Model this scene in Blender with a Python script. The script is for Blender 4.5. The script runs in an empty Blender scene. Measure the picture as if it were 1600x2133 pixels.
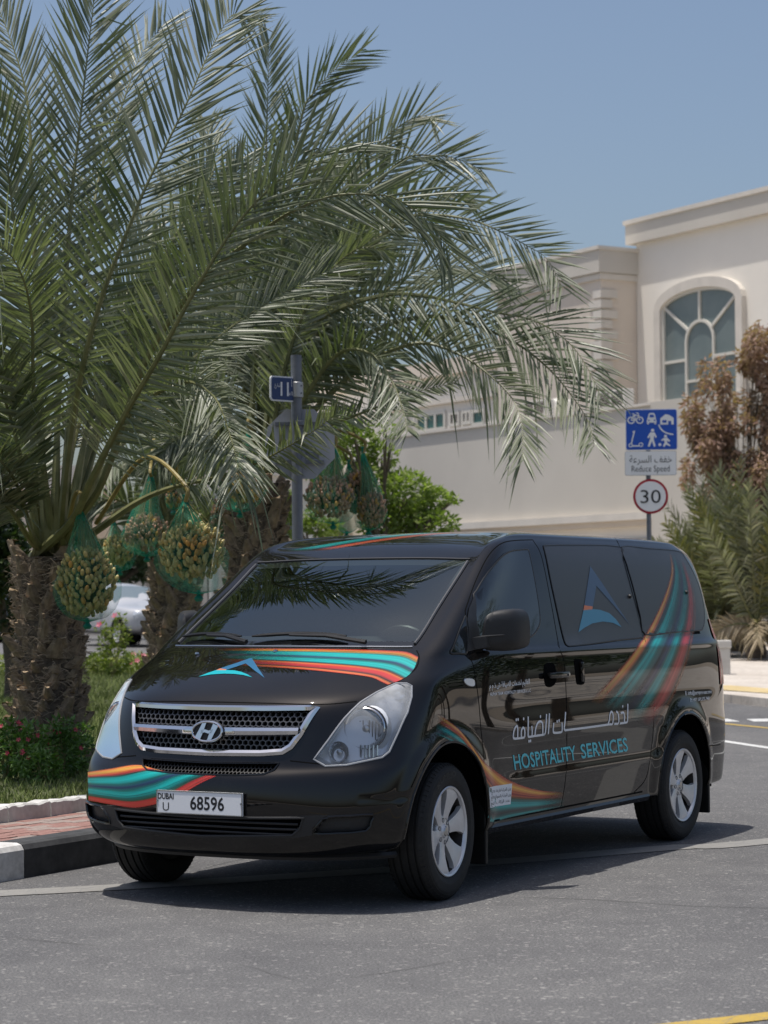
import bpy, bmesh, math, random
from mathutils import Vector, Matrix, noise
from mathutils.bvhtree import BVHTree
from mathutils.geometry import delaunay_2d_cdt

SC = bpy.context.scene
COL = SC.collection
R = math.radians
random.seed(7)

# ------------------------------------------------------------------ camera
FPX, CAMH, PITCH, ROLL = 4750.0, 1.514, R(2.229), R(-0.376)   # focal length in px of a 1600 px wide frame
cam_d = bpy.data.cameras.new('camera')
cam = bpy.data.objects.new('camera', cam_d)
COL.objects.link(cam)
_f = Vector((0, math.cos(PITCH), math.sin(PITCH)))
_u0 = Vector((0, -math.sin(PITCH), math.cos(PITCH)))
_r0 = Vector((1, 0, 0))
CR = _r0 * math.cos(ROLL) + _u0 * math.sin(ROLL)
CU = -_r0 * math.sin(ROLL) + _u0 * math.cos(ROLL)
CF = _f
CC = Vector((0, 0, CAMH))
cam.matrix_world = Matrix(((CR.x, CU.x, -CF.x, CC.x), (CR.y, CU.y, -CF.y, CC.y), (CR.z, CU.z, -CF.z, CC.z), (0, 0, 0, 1)))
cam_d.sensor_fit = 'HORIZONTAL'
cam_d.sensor_width = 36.0
cam_d.lens = FPX / 1600 * 36.0
cam_d.clip_start = 0.1
cam_d.clip_end = 3000
cam_d.dof.use_dof = True
cam_d.dof.focus_distance = 12.6
cam_d.dof.aperture_fstop = 6.5
SC.camera = cam
SC.render.resolution_x, SC.render.resolution_y = 768, 1024

# ------------------------------------------------------------------ sky, sun, exposure
SUN_EL, SUN_AZ = R(79.5), R(-97)        # azimuth measured from +Y towards +X
sun_from = Vector((math.sin(SUN_AZ) * math.cos(SUN_EL), math.cos(SUN_AZ) * math.cos(SUN_EL), math.sin(SUN_EL)))
w = bpy.data.worlds.new('World')
SC.world = w
w.use_nodes = True
nt = w.node_tree
nt.nodes.clear()
sky = nt.nodes.new('ShaderNodeTexSky')
sky.sky_type = 'NISHITA'
sky.sun_disc = False
sky.sun_elevation = SUN_EL
sky.sun_rotation = SUN_AZ
sky.altitude = 20
sky.air_density = 1.0
sky.dust_density = 3.0
sky.ozone_density = 2.0
bg = nt.nodes.new('ShaderNodeBackground')
bg.inputs['Strength'].default_value = 0.098
wo = nt.nodes.new('ShaderNodeOutputWorld')
nt.links.new(sky.outputs[0], bg.inputs[0])
nt.links.new(bg.outputs[0], wo.inputs[0])
sun_d = bpy.data.lights.new('sun', 'SUN')
sun_d.energy = 3.6
sun_d.angle = R(0.53)
sun_d.color = (1.0, 0.955, 0.89)
sun_o = bpy.data.objects.new('sun', sun_d)
COL.objects.link(sun_o)
sun_o.rotation_euler = sun_from.to_track_quat('Z', 'Y').to_euler()
VS = SC.view_settings
VS.view_transform = 'Standard'
VS.look = 'None'
VS.exposure = 0.27
VS.gamma = 1.0
VS.use_curve_mapping = False
SC.cycles.use_denoising = True
SC.cycles.max_bounces = 8
SC.cycles.transparent_max_bounces = 24
SC.cycles.caustics_reflective = False
SC.cycles.caustics_refractive = False
SC.cycles.sample_clamp_indirect = 6.0

# ------------------------------------------------------------------ helpers
def ray_px(x, y):
    return CC.copy(), (CF + CR * ((x - 800) / FPX) - CU * ((y - 1066.5) / FPX))

def at(x, y, depth):
    """point seen at photo pixel (x, y) at a distance `depth` along +Y"""
    o, d = ray_px(x, y)
    return o + d * (depth / d.y)

def at_z(x, y, z=0.0):
    o, d = ray_px(x, y)
    return o + d * ((z - o.z) / d.z)

def tag(o, label=None, cat=None, group=None, kind=None):
    if label: o['label'] = label
    if cat: o['category'] = cat
    if group: o['group'] = group
    if kind: o['kind'] = kind
    return o

def empty(name, loc=(0, 0, 0), rz=0.0, parent=None):
    o = bpy.data.objects.new(name, None)
    COL.objects.link(o)
    o.location = loc
    o.rotation_euler = (0, 0, rz)
    o.empty_display_size = 0.1
    if parent: o.parent = parent
    return o

def newmesh(name, verts, faces, mat=None, smooth=False):
    me = bpy.data.meshes.new(name)
    me.from_pydata([tuple(v) for v in verts], [], faces)
    if mat is not None:
        for m in (mat if isinstance(mat, (list, tuple)) else [mat]):
            me.materials.append(m)
    if smooth:
        me.polygons.foreach_set('use_smooth', [True] * len(me.polygons))
    me.update()
    return me

def link(name, me, parent=None, loc=None, rot=None):
    o = bpy.data.objects.new(name, me)
    COL.objects.link(o)
    if parent: o.parent = parent
    if loc is not None: o.location = loc
    if rot is not None: o.rotation_euler = rot
    return o

class MB:
    """collects shapes, then becomes ONE mesh object"""
    def __init__(s):
        s.v = []; s.f = []; s.mi = []
    def add(s, vs, fs, mi=0):
        n = len(s.v)
        s.v.extend([Vector(v) for v in vs])
        for f in fs:
            s.f.append([i + n for i in f]); s.mi.append(mi)
        return s
    def box(s, lo, hi, mi=0):
        x0, y0, z0 = lo; x1, y1, z1 = hi
        vs = [(x0,y0,z0),(x1,y0,z0),(x1,y1,z0),(x0,y1,z0),(x0,y0,z1),(x1,y0,z1),(x1,y1,z1),(x0,y1,z1)]
        return s.add(vs, [(0,3,2,1),(4,5,6,7),(0,1,5,4),(1,2,6,5),(2,3,7,6),(3,0,4,7)], mi)
    def bbox(s, lo, hi, b, mi=0):
        """box with chamfered edges"""
        bm = bmesh.new()
        bmesh.ops.create_cube(bm, size=1.0)
        for v in bm.verts:
            v.co = Vector([(lo[k] + hi[k]) / 2 + v.co[k] * (hi[k] - lo[k]) for k in range(3)])
        bmesh.ops.bevel(bm, geom=bm.edges[:], offset=b, segments=2, profile=0.6, affect='EDGES')
        bm.verts.index_update()
        s.add([v.co.copy() for v in bm.verts], [[v.index for v in f.verts] for f in bm.faces], mi)
        bm.free()
        return s
    def tube(s, pts, r, n=8, cap=True, mi=0, closed=False):
        pts = [Vector(p) for p in pts]
        rs = r if isinstance(r, (list, tuple)) else [r] * len(pts)
        m = len(pts); rings = []
        up = None
        for i, p in enumerate(pts):
            if closed: t = pts[(i + 1) % m] - pts[i - 1]
            else: t = pts[min(i + 1, m - 1)] - pts[max(i - 1, 0)]
            if t.length < 1e-9: t = Vector((0, 0, 1))
            t.normalize()
            if up is None:
                up = Vector((0, 0, 1)) if abs(t.z) < .9 else Vector((1, 0, 0))
            a = t.cross(up)
            if a.length < 1e-6: a = t.orthogonal()
            a.normalize(); b = a.cross(t); up = b
            rings.append([p + (a * math.cos(2 * math.pi * k / n) + b * math.sin(2 * math.pi * k / n)) * rs[i] for k in range(n)])
        vs = [q for rg in rings for q in rg]; fs = []
        for i in range(m if closed else m - 1):
            j = (i + 1) % m
            for k in range(n):
                fs.append((i*n+k, i*n+(k+1)%n, j*n+(k+1)%n, j*n+k))
        if cap and not closed:
            fs.append(tuple(range(n))[::-1]); fs.append(tuple((m-1)*n+k for k in range(n)))
        return s.add(vs, fs, mi)
    def lathe(s, prof, n=32, axis='y', c=(0, 0, 0), mi=0, closed=False):
        """prof = [(r, h)...] turned about an axis"""
        c = Vector(c); vs = []; fs = []
        for r, h in prof:
            for k in range(n):
                a = 2 * math.pi * k / n
                if axis == 'y': p = Vector((r*math.cos(a), h, r*math.sin(a)))
                elif axis == 'x': p = Vector((h, r*math.cos(a), r*math.sin(a)))
                else: p = Vector((r*math.cos(a), r*math.sin(a), h))
                vs.append(c + p)
        m = len(prof)
        for i in range(m if closed else m - 1):
            j = (i + 1) % m
            for k in range(n):
                fs.append((i*n+k, i*n+(k+1)%n, j*n+(k+1)%n, j*n+k))
        return s.add(vs, fs, mi)
    def prism(s, poly, a, b, f, mi=0):
        """polygon poly of 2D points extruded from a to b; f(u, v, d) -> 3D"""
        n = len(poly)
        vs = [f(u, v, a) for u, v in poly] + [f(u, v, b) for u, v in poly]
        fs = [tuple(range(n))[::-1], tuple(range(n, 2*n))] + [(i, (i+1) % n, n+(i+1) % n, n+i) for i in range(n)]
        return s.add(vs, fs, mi)
    def xform(s, M):
        s.v = [M @ v for v in s.v]; return s
    def mesh(s, name, mat, smooth=False, fixn=True):
        me = newmesh(name, s.v, s.f, mat, smooth)
        if isinstance(mat, (list, tuple)) and len(mat) > 1:
            me.polygons.foreach_set('material_index', s.mi)
        if fixn:
            bm = bmesh.new(); bm.from_mesh(me)
            bmesh.ops.recalc_face_normals(bm, faces=bm.faces[:])
            bm.to_mesh(me); bm.free()
        return me
    def build(s, name, mat, parent=None, smooth=False, loc=None, rot=None, fixn=True):
        o = link(name, s.mesh(name, mat, smooth, fixn), parent, loc, rot)
        if smooth == 'auto' or smooth is True:
            o.data.set_sharp_from_angle(angle=R(38))
        return o

def cr(pts, n=8, closed=False):
    """Catmull-Rom through 2D or 3D points"""
    P = [Vector(p) for p in pts]; m = len(P); out = []
    for i in range(m if closed else m - 1):
        p0 = P[i-1] if (closed or i > 0) else P[0] * 2 - P[1]
        p1 = P[i]; p2 = P[(i+1) % m]
        p3 = P[(i+2) % m] if (closed or i + 2 < m) else P[-1] * 2 - P[-2]
        for k in range(n):
            t = k / n
            out.append(0.5*((2*p1) + (p2-p0)*t + (2*p0-5*p1+4*p2-p3)*t*t + (3*p1-p0-3*p2+p3)*t*t*t))
    if not closed: out.append(P[-1].copy())
    return out

def resample(pts, n):
    P = [Vector(p) for p in pts]; d = [0.0]
    for a, b in zip(P, P[1:]): d.append(d[-1] + (b - a).length)
    out = []; j = 0
    for i in range(n):
        t = d[-1] * i / (n - 1)
        while j < len(P) - 2 and d[j+1] < t: j += 1
        s = (t - d[j]) / max(1e-9, d[j+1] - d[j])
        out.append(P[j].lerp(P[j+1], min(1, max(0, s))))
    return out

def sstep(a, b, x):
    t = min(1.0, max(0.0, (x - a) / (b - a))); return t*t*(3-2*t)

def inpoly(x, y, P):
    c = False; n = len(P)
    for i in range(n):
        x1, y1 = P[i][0], P[i][1]; x2, y2 = P[i-1][0], P[i-1][1]
        if (y1 > y) != (y2 > y) and x < (x2-x1)*(y-y1)/(y2-y1)+x1: c = not c
    return c

# ------------------------------------------------------------------ materials
def mat(name, col, rough=0.5, metal=0.0, coat=0.0, spec=None, trans=0.0):
    m = bpy.data.materials.new(name); m.use_nodes = True
    b = m.node_tree.nodes['Principled BSDF']
    b.inputs['Base Color'].default_value = (*col, 1)
    b.inputs['Roughness'].default_value = rough
    b.inputs['Metallic'].default_value = metal
    b.inputs['Coat Weight'].default_value = coat
    b.inputs['Coat Roughness'].default_value = 0.04
    if spec is not None: b.inputs['Specular IOR Level'].default_value = spec
    return m

class NT:
    """short-hand for building node trees"""
    def __init__(s, m):
        s.m = m; s.t = m.node_tree; s.b = s.t.nodes.get('Principled BSDF')
        s.out = [n for n in s.t.nodes if n.type == 'OUTPUT_MATERIAL'][0]
    def n(s, kind, **kw):
        nd = s.t.nodes.new('ShaderNode' + kind)
        for k, v in kw.items():
            if k.startswith('i_'): nd.inputs[k[2:].replace('_', ' ')].default_value = v
            else: setattr(nd, k, v)
        return nd
    def l(s, a, b): s.t.links.new(a, b)
    def coord(s, kind='Object', scale=None):
        c = s.n('TexCoord').outputs[kind]
        if scale:
            mp = s.n('Mapping'); mp.inputs['Scale'].default_value = scale
            s.l(c, mp.inputs[0]); c = mp.outputs[0]
        return c
    def noise(s, scale, detail=3, rough=.55, co=None):
        nd = s.n('TexNoise'); nd.inputs['Scale'].default_value = scale
        nd.inputs['Detail'].default_value = detail; nd.inputs['Roughness'].default_value = rough
        s.l(co if co else s.coord(), nd.inputs['Vector'])
        return nd.outputs['Fac']
    def ramp(s, fac, stops, mode='LINEAR'):
        nd = s.n('ValToRGB'); e = nd.color_ramp.elements; nd.color_ramp.interpolation = mode
        while len(e) < len(stops): e.new(0.5)
        for k, (p, c) in enumerate(stops):
            e[k].position = p; e[k].color = (*c, 1) if len(c) == 3 else c
        s.l(fac, nd.inputs[0]); return nd.outputs[0]
    def mix(s, fac, a, b, mode='MIX'):
        nd = s.n('MixRGB'); nd.blend_type = mode
        for sock, v in zip((nd.inputs[0], nd.inputs[1], nd.inputs[2]), (fac, a, b)):
            if isinstance(v, (int, float)): sock.default_value = v
            elif isinstance(v, tuple): sock.default_value = (*v, 1) if len(v) == 3 else v
            else: s.l(v, sock)
        return nd.outputs[0]
    def math(s, op, a, b=0.0, c=None):
        nd = s.n('Math'); nd.operation = op
        for sock, v in zip(nd.inputs, (a, b, c)):
            if v is None: continue
            if isinstance(v, (int, float)): sock.default_value = v
            else: s.l(v, sock)
        return nd.outputs[0]
    def bump(s, h, strength=.3, dist=.01):
        nd = s.n('Bump'); nd.inputs['Strength'].default_value = strength; nd.inputs['Distance'].default_value = dist
        s.l(h, nd.inputs['Height']); s.l(nd.outputs[0], s.b.inputs['Normal']); return nd

def noisy(name, c1, c2, scale=6.0, rough=.8, bump=.0, bdist=.01, detail=5, spec=None, coords='Object', lo=.35, hi=.65, scale2=None):
    m = mat(name, c1, rough, spec=spec); t = NT(m)
    co = t.coord(coords)
    f = t.noise(scale, detail, co=co)
    c = t.ramp(f, [(lo, c1), (hi, c2)])
    if scale2:
        g = t.noise(scale2, 3, co=co)
        c = t.mix(.35, c, t.ramp(g, [(.3, (.55, .55, .55)), (.7, (1.3, 1.3, 1.3))]), 'MULTIPLY')
    t.l(c, t.b.inputs['Base Color'])
    if bump: t.bump(f, bump, bdist)
    return m

# frame shared by the kerb and the van: x = along the kerb towards the camera, y = towards the road, z = up
TH = R(29.15)
VO = Vector((-0.509, 12.051, 0))
VROT = math.atan2(-math.cos(TH), -math.sin(TH))
VM = Matrix.Translation(VO) @ Matrix.Rotation(VROT, 4, 'Z')
VMI = VM.inverted()
# ================================================================== THE SETTING: ground, road, kerb, pavement, lawn
def asphalt():
    m = mat('asphalt', (.15, .15, .152), .88, spec=.3); t = NT(m)
    co = t.coord()
    big = t.noise(.22, 4, co=co); mid = t.noise(3.0, 4, .6, co)
    vo = t.n('TexVoronoi'); vo.inputs['Scale'].default_value = 62; t.l(co, vo.inputs['Vector'])
    fine = t.noise(95, 4, .75, co)
    c = t.ramp(fine, [(.28, (.040, .040, .043)), (.50, (.122, .121, .122)), (.72, (.27, .266, .26))])
    c = t.mix(t.ramp(vo.outputs['Color'], [(.79, (0, 0, 0)), (.93, (.75, .75, .75))]), c, (.33, .32, .305))
    c = t.mix(1.0, c, t.ramp(mid, [(.3, (.86, .86, .87)), (.7, (1.10, 1.10, 1.09))]), 'MULTIPLY')
    c = t.mix(1.0, c, t.ramp(big, [(.3, (.86, .86, .87)), (.7, (1.12, 1.115, 1.10))]), 'MULTIPLY')
    # hairline cracks, oil drips and darker wheel paths
    wv = t.n('TexNoise'); wv.inputs['Scale'].default_value = 1.1; wv.inputs['Detail'].default_value = 5; t.l(co, wv.inputs['Vector'])
    wc = t.mix(.22, co, wv.outputs['Color'], 'ADD')
    ck = t.n('TexVoronoi'); ck.feature = 'DISTANCE_TO_EDGE'; ck.inputs['Scale'].default_value = .33; t.l(wc, ck.inputs['Vector'])
    crk = t.math('MULTIPLY', t.ramp(ck.outputs['Distance'], [(.0, (1, 1, 1)), (.0045, (0, 0, 0))]), t.ramp(t.noise(.5, 2, co=co), [(.52, (0, 0, 0)), (.62, (.75, .75, .75))]))
    c = t.mix(crk, c, (.05, .05, .05))
    ol = t.n('TexVoronoi'); ol.inputs['Scale'].default_value = 1.3; t.l(co, ol.inputs['Vector'])
    sp = t.math('MULTIPLY', t.ramp(ol.outputs['Distance'], [(.03, (1, 1, 1)), (.11, (0, 0, 0))]), t.ramp(ol.outputs['Color'], [(.55, (0, 0, 0)), (.75, (.6, .6, .6))]))
    c = t.mix(sp, c, (.045, .045, .047))
    st = t.coord('Object', (.55, .12, 1)); c = t.mix(1.0, c, t.ramp(t.noise(1.0, 3, .5, st), [(.35, (.88, .88, .885)), (.65, (1.07, 1.065, 1.05))]), 'MULTIPLY')
    t.l(c, t.b.inputs['Base Color'])
    t.bump(t.math('ADD', fine, vo.outputs['Distance']), .55, .006)
    return m
M_ASPH = asphalt()
M_SAND = noisy('sandy ground', (.30, .25, .19), (.40, .34, .27), 2.5, .95, .3, .02, scale2=.2)
M_DIRT = noisy('brown soil', (.16, .11, .075), (.25, .18, .125), 5, .95, .6, .03)
def worn_paint(name, col, wear=.5, under=(.15, .15, .152)):
    m = mat(name, col, .7); t = NT(m); co = t.coord()
    f = t.noise(26, 6, .7, co); g = t.noise(1.6, 3, .5, co)
    vo = t.n('TexVoronoi'); vo.feature = 'DISTANCE_TO_EDGE'; vo.inputs['Scale'].default_value = 9; t.l(co, vo.inputs['Vector'])
    a = t.ramp(t.math('ADD', f, t.math('MULTIPLY', g, .35)), [(wear - .08, (1, 1, 1)), (wear + .12, (0, 0, 0))])
    c = t.mix(a, col, tuple(k * .86 for k in col))
    c = t.mix(t.ramp(vo.outputs['Distance'], [(.0, (.7, .7, .7)), (.03, (0, 0, 0))]), c, under)
    n2 = t.ramp(t.noise(150, 3, .7, co), [(.52, (0, 0, 0)), (.66, (.55, .55, .55))])
    c = t.mix(n2, c, under)
    t.l(c, t.b.inputs['Base Color']); t.bump(f, .3, .003)
    return m
M_LINEW = worn_paint('worn cream road paint', (.27, .26, .24), .70)
M_LINEW2 = worn_paint('white road paint', (.62, .62, .60))
M_LINEY = worn_paint('yellow road paint', (.46, .31, .05), .6)
M_KW = noisy('white painted kerb', (.54, .53, .51), (.66, .65, .63), 9, .8, .25, .006, scale2=30)
M_KB = noisy('black painted kerb', (.028, .029, .031), (.055, .056, .058), 9, .75, .3, .006, scale2=30)
M_EDGE = noisy('white limewashed edging', (.50, .49, .465), (.64, .63, .60), 14, .85, .5, .012, scale2=3)
M_PAVR = noisy('red paver', (.24, .125, .105), (.33, .195, .165), 5, .9, .35, .004, scale2=40)
M_PAVG = noisy('grey paver', (.26, .205, .18), (.34, .27, .24), 5, .9, .35, .004, scale2=40)
M_PAVB = noisy('sand joint', (.22, .17, .14), (.30, .24, .20), 20, .95)
M_CONC = noisy('pale paving', (.46, .41, .355), (.55, .50, .44), 1.2, .9, scale2=12)
M_TACT = noisy('yellow tactile paving', (.47, .36, .17), (.56, .44, .23), 3, .85, scale2=20)

def sheet(name, pts, m, z=None, kind='structure', wm=None):
    vs = [Vector(p) if z is None else Vector((p[0], p[1], z)) for p in pts]
    o = MB().add(vs, [tuple(range(len(vs)))]).build(name, m)
    if o.data.polygons[0].normal.z < 0: o.data.flip_normals()
    o['kind'] = kind
    if wm is not None: o.matrix_world = wm
    return o
sheet('ground', [(-2500, -600), (2500, -600), (2500, 2800), (-2500, 2800)], M_SAND, -.06)
sheet('road', [(-70, -60), (60, -60), (60, 90), (-70, 90)], M_ASPH, 0)

def band(name, pts, width, m, z=.004):
    P = cr(pts, 6) if len(pts) > 2 else [Vector(p) for p in pts]
    vs = []; k = len(P)
    for i, p in enumerate(P):
        t = P[min(i+1, k-1)] - P[max(i-1, 0)]; n = Vector((-t.y, t.x)).normalized() * (width / 2)
        vs += [(p.x - n.x, p.y - n.y, z), (p.x + n.x, p.y + n.y, z)]
    o = MB().add(vs, [(2*i, 2*i+1, 2*i+3, 2*i+2) for i in range(k-1)]).build(name, m)
    o['kind'] = 'structure'; return o
def vw(x, y): p = VM @ Vector((x, y, 0)); return (p.x, p.y)
band('road_marking', [vw(-12.5, 5.2), vw(-7.2, 3.0), vw(-3.33, 1.44), vw(-2.74, 1.04), vw(-1.50, .37), vw(-.5, -.28), vw(.62, -1.10), vw(1.9, -2.3)], .24, M_LINEW)
band('road_marking', [(-2.4, 6.35), (5.5, 10.47)], .12, M_LINEY)
band('road_marking', [(2.9, 26.9), (3.59, 24.25), (3.87, 23.15), (5.0, 19.0), (6.3, 15.0)], .13, M_LINEW2)
band('road_marking', [(3.5, 29.3), (4.1, 27.63), (4.46, 26.65), (6.2, 22.0)], .12, M_LINEY)
for x0, x1 in ((3.0, 3.45), (3.75, 4.36), (4.52, 5.2), (5.4, 6.1)):
    sheet('road_marking', [(x0, 28.05), (x1, 28.1), (x1 - .06, 28.75), (x0, 28.65)], M_LINEW2, .004)

# kerb of painted stones along the left of the road
kerb = MB().box((-9, -1.765, -.05), (16, -1.60, .15)).build('kerb', M_KB)
kerb['kind'] = 'structure'; kerb.matrix_world = VM
seg = 1.0
def kmesh(m):
    mb = MB(); bm = bmesh.new()
    prof = [(-1.58, -.03), (-1.582, .155), (-1.60, .182), (-1.63, .192), (-1.775, .190), (-1.775, -.03)]
    vs = [(0.004, y, z) for y, z in prof] + [(seg - .004, y, z) for y, z in prof]
    n = len(prof)
    return mb.add(vs, [tuple(range(n)), tuple(range(n, 2*n))] + [(i, (i+1) % n, n+(i+1) % n, n+i) for i in range(n)]).mesh('kerb_stone', m)
KMW, KMB = kmesh(M_KW), kmesh(M_KB)
for k in range(-9, 12):
    o = link('kerb_stone', KMW if k % 2 == 0 else KMB, kerb); o.location = (.215 + k * seg, 0, 0)
# narrow brick pavement
pav = MB().box((-9, -2.46, -.05), (16, -1.775, .168)).build('pavement', M_PAVB)
pav['kind'] = 'structure'; pav.matrix_world = VM
PM = [MB().bbox((.003, .003, 0), (.197, .095, .03), .004).mesh('paver', m) for m in (M_PAVR, M_PAVG, M_PAVR)]
random.seed(11)
for r in range(7):
    for c in range(-17, 12):
        o = link('paver', PM[random.choice((0, 2, 1, 2, 0))], pav)
        o.location = (c * .2 + (.1 if r % 2 else 0), -1.872 - r * .0965, .157 + random.uniform(-.002, .003))
        o.rotation_euler = (random.uniform(-.008, .008), random.uniform(-.008, .008), 0)
# scalloped white edging stones between pavement and lawn
edg = MB().box((-9, -2.58, -.05), (16, -2.50, .20)).build('lawn_edging', M_EDGE)
edg['kind'] = 'structure'; edg.matrix_world = VM
random.seed(5)
for v in range(3):
    pass
EM = []
for v in range(4):
    mb = MB(); n = 12; vs = []
    for q in range(n + 1):
        x = .006 + .408 * q / n
        top = .275 + .010 * abs(math.sin(math.pi * 2.5 * q / n + v)) + random.uniform(-.004, .004)
        vs += [(x, -2.455 + random.uniform(-.004, .004), .13), (x, -2.46 + random.uniform(-.005, .005), top - .012), (x, -2.475, top), (x, -2.575, top - .004), (x, -2.59, .13)]
    mb.add(vs, [(q*5+e, q*5+e+1, q*5+5+e+1, q*5+5+e) for q in range(n) for e in range(4)] + [(0,1,2,3,4), tuple(n*5+e for e in range(5))])
    EM.append(mb.mesh('edging_stone', M_EDGE))
for c in range(-21, 14):
    o = link('edging_stone', EM[c % 4], edg); o.location = (c * .42 + .1, random.uniform(-.008, .008), random.uniform(-.006, .006))

# lawn: gently uneven sheet with real blades where it shows
M_LAWN = noisy('lawn soil and thatch', (.045, .055, .018), (.085, .095, .035), 3, .95, .4, .03, scale2=18)
LZ = .255
def lawn_z(x, y): return LZ + .02 * noise.noise(Vector((x * .7, y * .7, 0)))
vs = []; fs = []; nx, ny = 60, 34
for j in range(ny + 1):
    for i in range(nx + 1):
        p = VM @ Vector((-36 + 48 * i / nx, -2.56 - 18 * j / ny, 0)); vs.append((p.x, p.y, -.05 if (j == ny or i in (0, nx)) else lawn_z(p.x, p.y)))
fs = [(j*(nx+1)+i, j*(nx+1)+i+1, (j+1)*(nx+1)+i+1, (j+1)*(nx+1)+i) for j in range(ny) for i in range(nx) if vs[j*(nx+1)+i][0] / vs[j*(nx+1)+i][1] < .105]
lawn = MB().add(vs, fs).build('lawn', M_LAWN, smooth=True); lawn['kind'] = 'structure'
if lawn.data.polygons[0].normal.z < 0: lawn.data.flip_normals()
def grass_mat():
    m = mat('grass blades', (.10, .14, .035), .6, spec=.3); t = NT(m)
    co = t.coord(); a = t.noise(14, 2, co=co); b = t.noise(.9, 2, co=co)
    c = t.ramp(a, [(.3, (.085, .125, .028)), (.5, (.16, .21, .052)), (.72, (.28, .30, .11))])
    c = t.mix(t.ramp(b, [(.45, (0, 0, 0)), (.75, (.6, .6, .6))]), c, (.19, .185, .075))
    t.l(c, t.b.inputs['Base Color']); t.b.inputs['Subsurface Weight'].default_value = 0
    return m
M_GRASS = grass_mat()
random.seed(21); vs = []; fs = []
def blade(x, y, h):
    a = random.uniform(0, 6.283); w_ = .006; z = lawn_z(x, y) - .005
    dx, dy = math.cos(a) * w_, math.sin(a) * w_
    lx, ly = random.uniform(-.6, .6) * h, random.uniform(-.6, .6) * h
    n = len(vs); vs.extend([(x-dx, y-dy, z), (x+dx, y+dy, z), (x+lx, y+ly, z+h)]); fs.append((n, n+1, n+2))
for k in range(26000):                      # front strip by the edging
    p = VM @ Vector((random.uniform(-7.5, 1.5), -2.58 - 2.6 * random.random() ** 1.3, 0)); blade(p.x, p.y, random.uniform(.025, .06))
for k in range(30000):                      # deeper lawn
    d = 17 + 24 * random.random() ** 1.4; px_ = random.uniform(-60, 420)
    p = at(px_, 1500, d); blade(p.x, p.y, random.uniform(.03, .07) * (1 + d / 40))
gr = newmesh('grass', vs, fs, M_GRASS); go = link('grass', gr); tag(go, 'short green lawn grass behind the white edging stones', 'grass', kind='stuff')

# far road on the left, slightly higher; pale pavement on the right
o = MB().add([(-60, 41.8, .30), (-1.5, 41.8, .30), (2, 75, .44), (-60, 75, .44), (-60, 41.0, -.05), (-1.2, 41.0, -.05), (3, 75, -.05)], [(0, 1, 2, 3), (4, 5, 1, 0), (5, 6, 2, 1)]).build('far_road', M_ASPH); o['kind'] = 'structure'
pv_ = [(5.33, 31.8), (6.4, 28.6), (9.5, 24.0), (22, 14), (40, 14), (40, 75), (1.5, 75), (1.2, 44), (3.2, 38.2), (4.6, 34.6)]
fp = MB(); n = len(pv_)
def rz(p): return .12 + .30 * sstep(33, 50, p[1])
top = [(x, y, rz((x, y))) for x, y in pv_]
fp.add(top + [(x, y, -.05) for x, y in pv_], [(i, (i+1) % n, n+(i+1) % n, n+i) for i in range(n)])
# fan-filled top, split so the gentle rise is followed
tris = []; P2 = [Vector((x, y)) for x, y in pv_]; ext = list(P2)
for yy in range(16, 75, 3):
    for xx in range(-2, 40, 3):
        if inpoly(xx, yy, pv_): ext.append(Vector((xx, yy)))
vv, ee, ff, _, _, _ = delaunay_2d_cdt(ext, [(i, (i+1) % n) for i in range(n)], [], 1, 1e-5)
fp.add([(v.x, v.y, rz(v)) for v in vv], [list(f) for f in ff])
o = fp.build('far_pavement', M_CONC); o['kind'] = 'structure'
band_pts = [(4.75, 35.6), (5.75, 33.2), (6.6, 31.0), (8.2, 28.0), (11, 24.5)]
tb = MB(); P = cr(band_pts, 6); vs = []
for i, p in enumerate(P):
    t = P[min(i+1, len(P)-1)] - P[max(i-1, 0)]; nn = Vector((-t.y, t.x)).normalized() * .42
    if nn.x < 0: nn = -nn
    vs += [(p.x - nn.x*.3, p.y - nn.y*.3, rz(p - nn*.3) + .012), (p.x + nn.x*1.7, p.y + nn.y*1.7, rz(p + nn*1.7) + .012)]
o = tb.add(vs, [(2*i, 2*i+1, 2*i+3, 2*i+2) for i in range(len(P)-1)]).build('tactile_paving', M_TACT); o['kind'] = 'structure'
sheet('planting_bed', [(6.2, 44, .33), (20, 36, .33), (26, 60, .45), (7.0, 60, .45)], M_DIRT)
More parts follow.
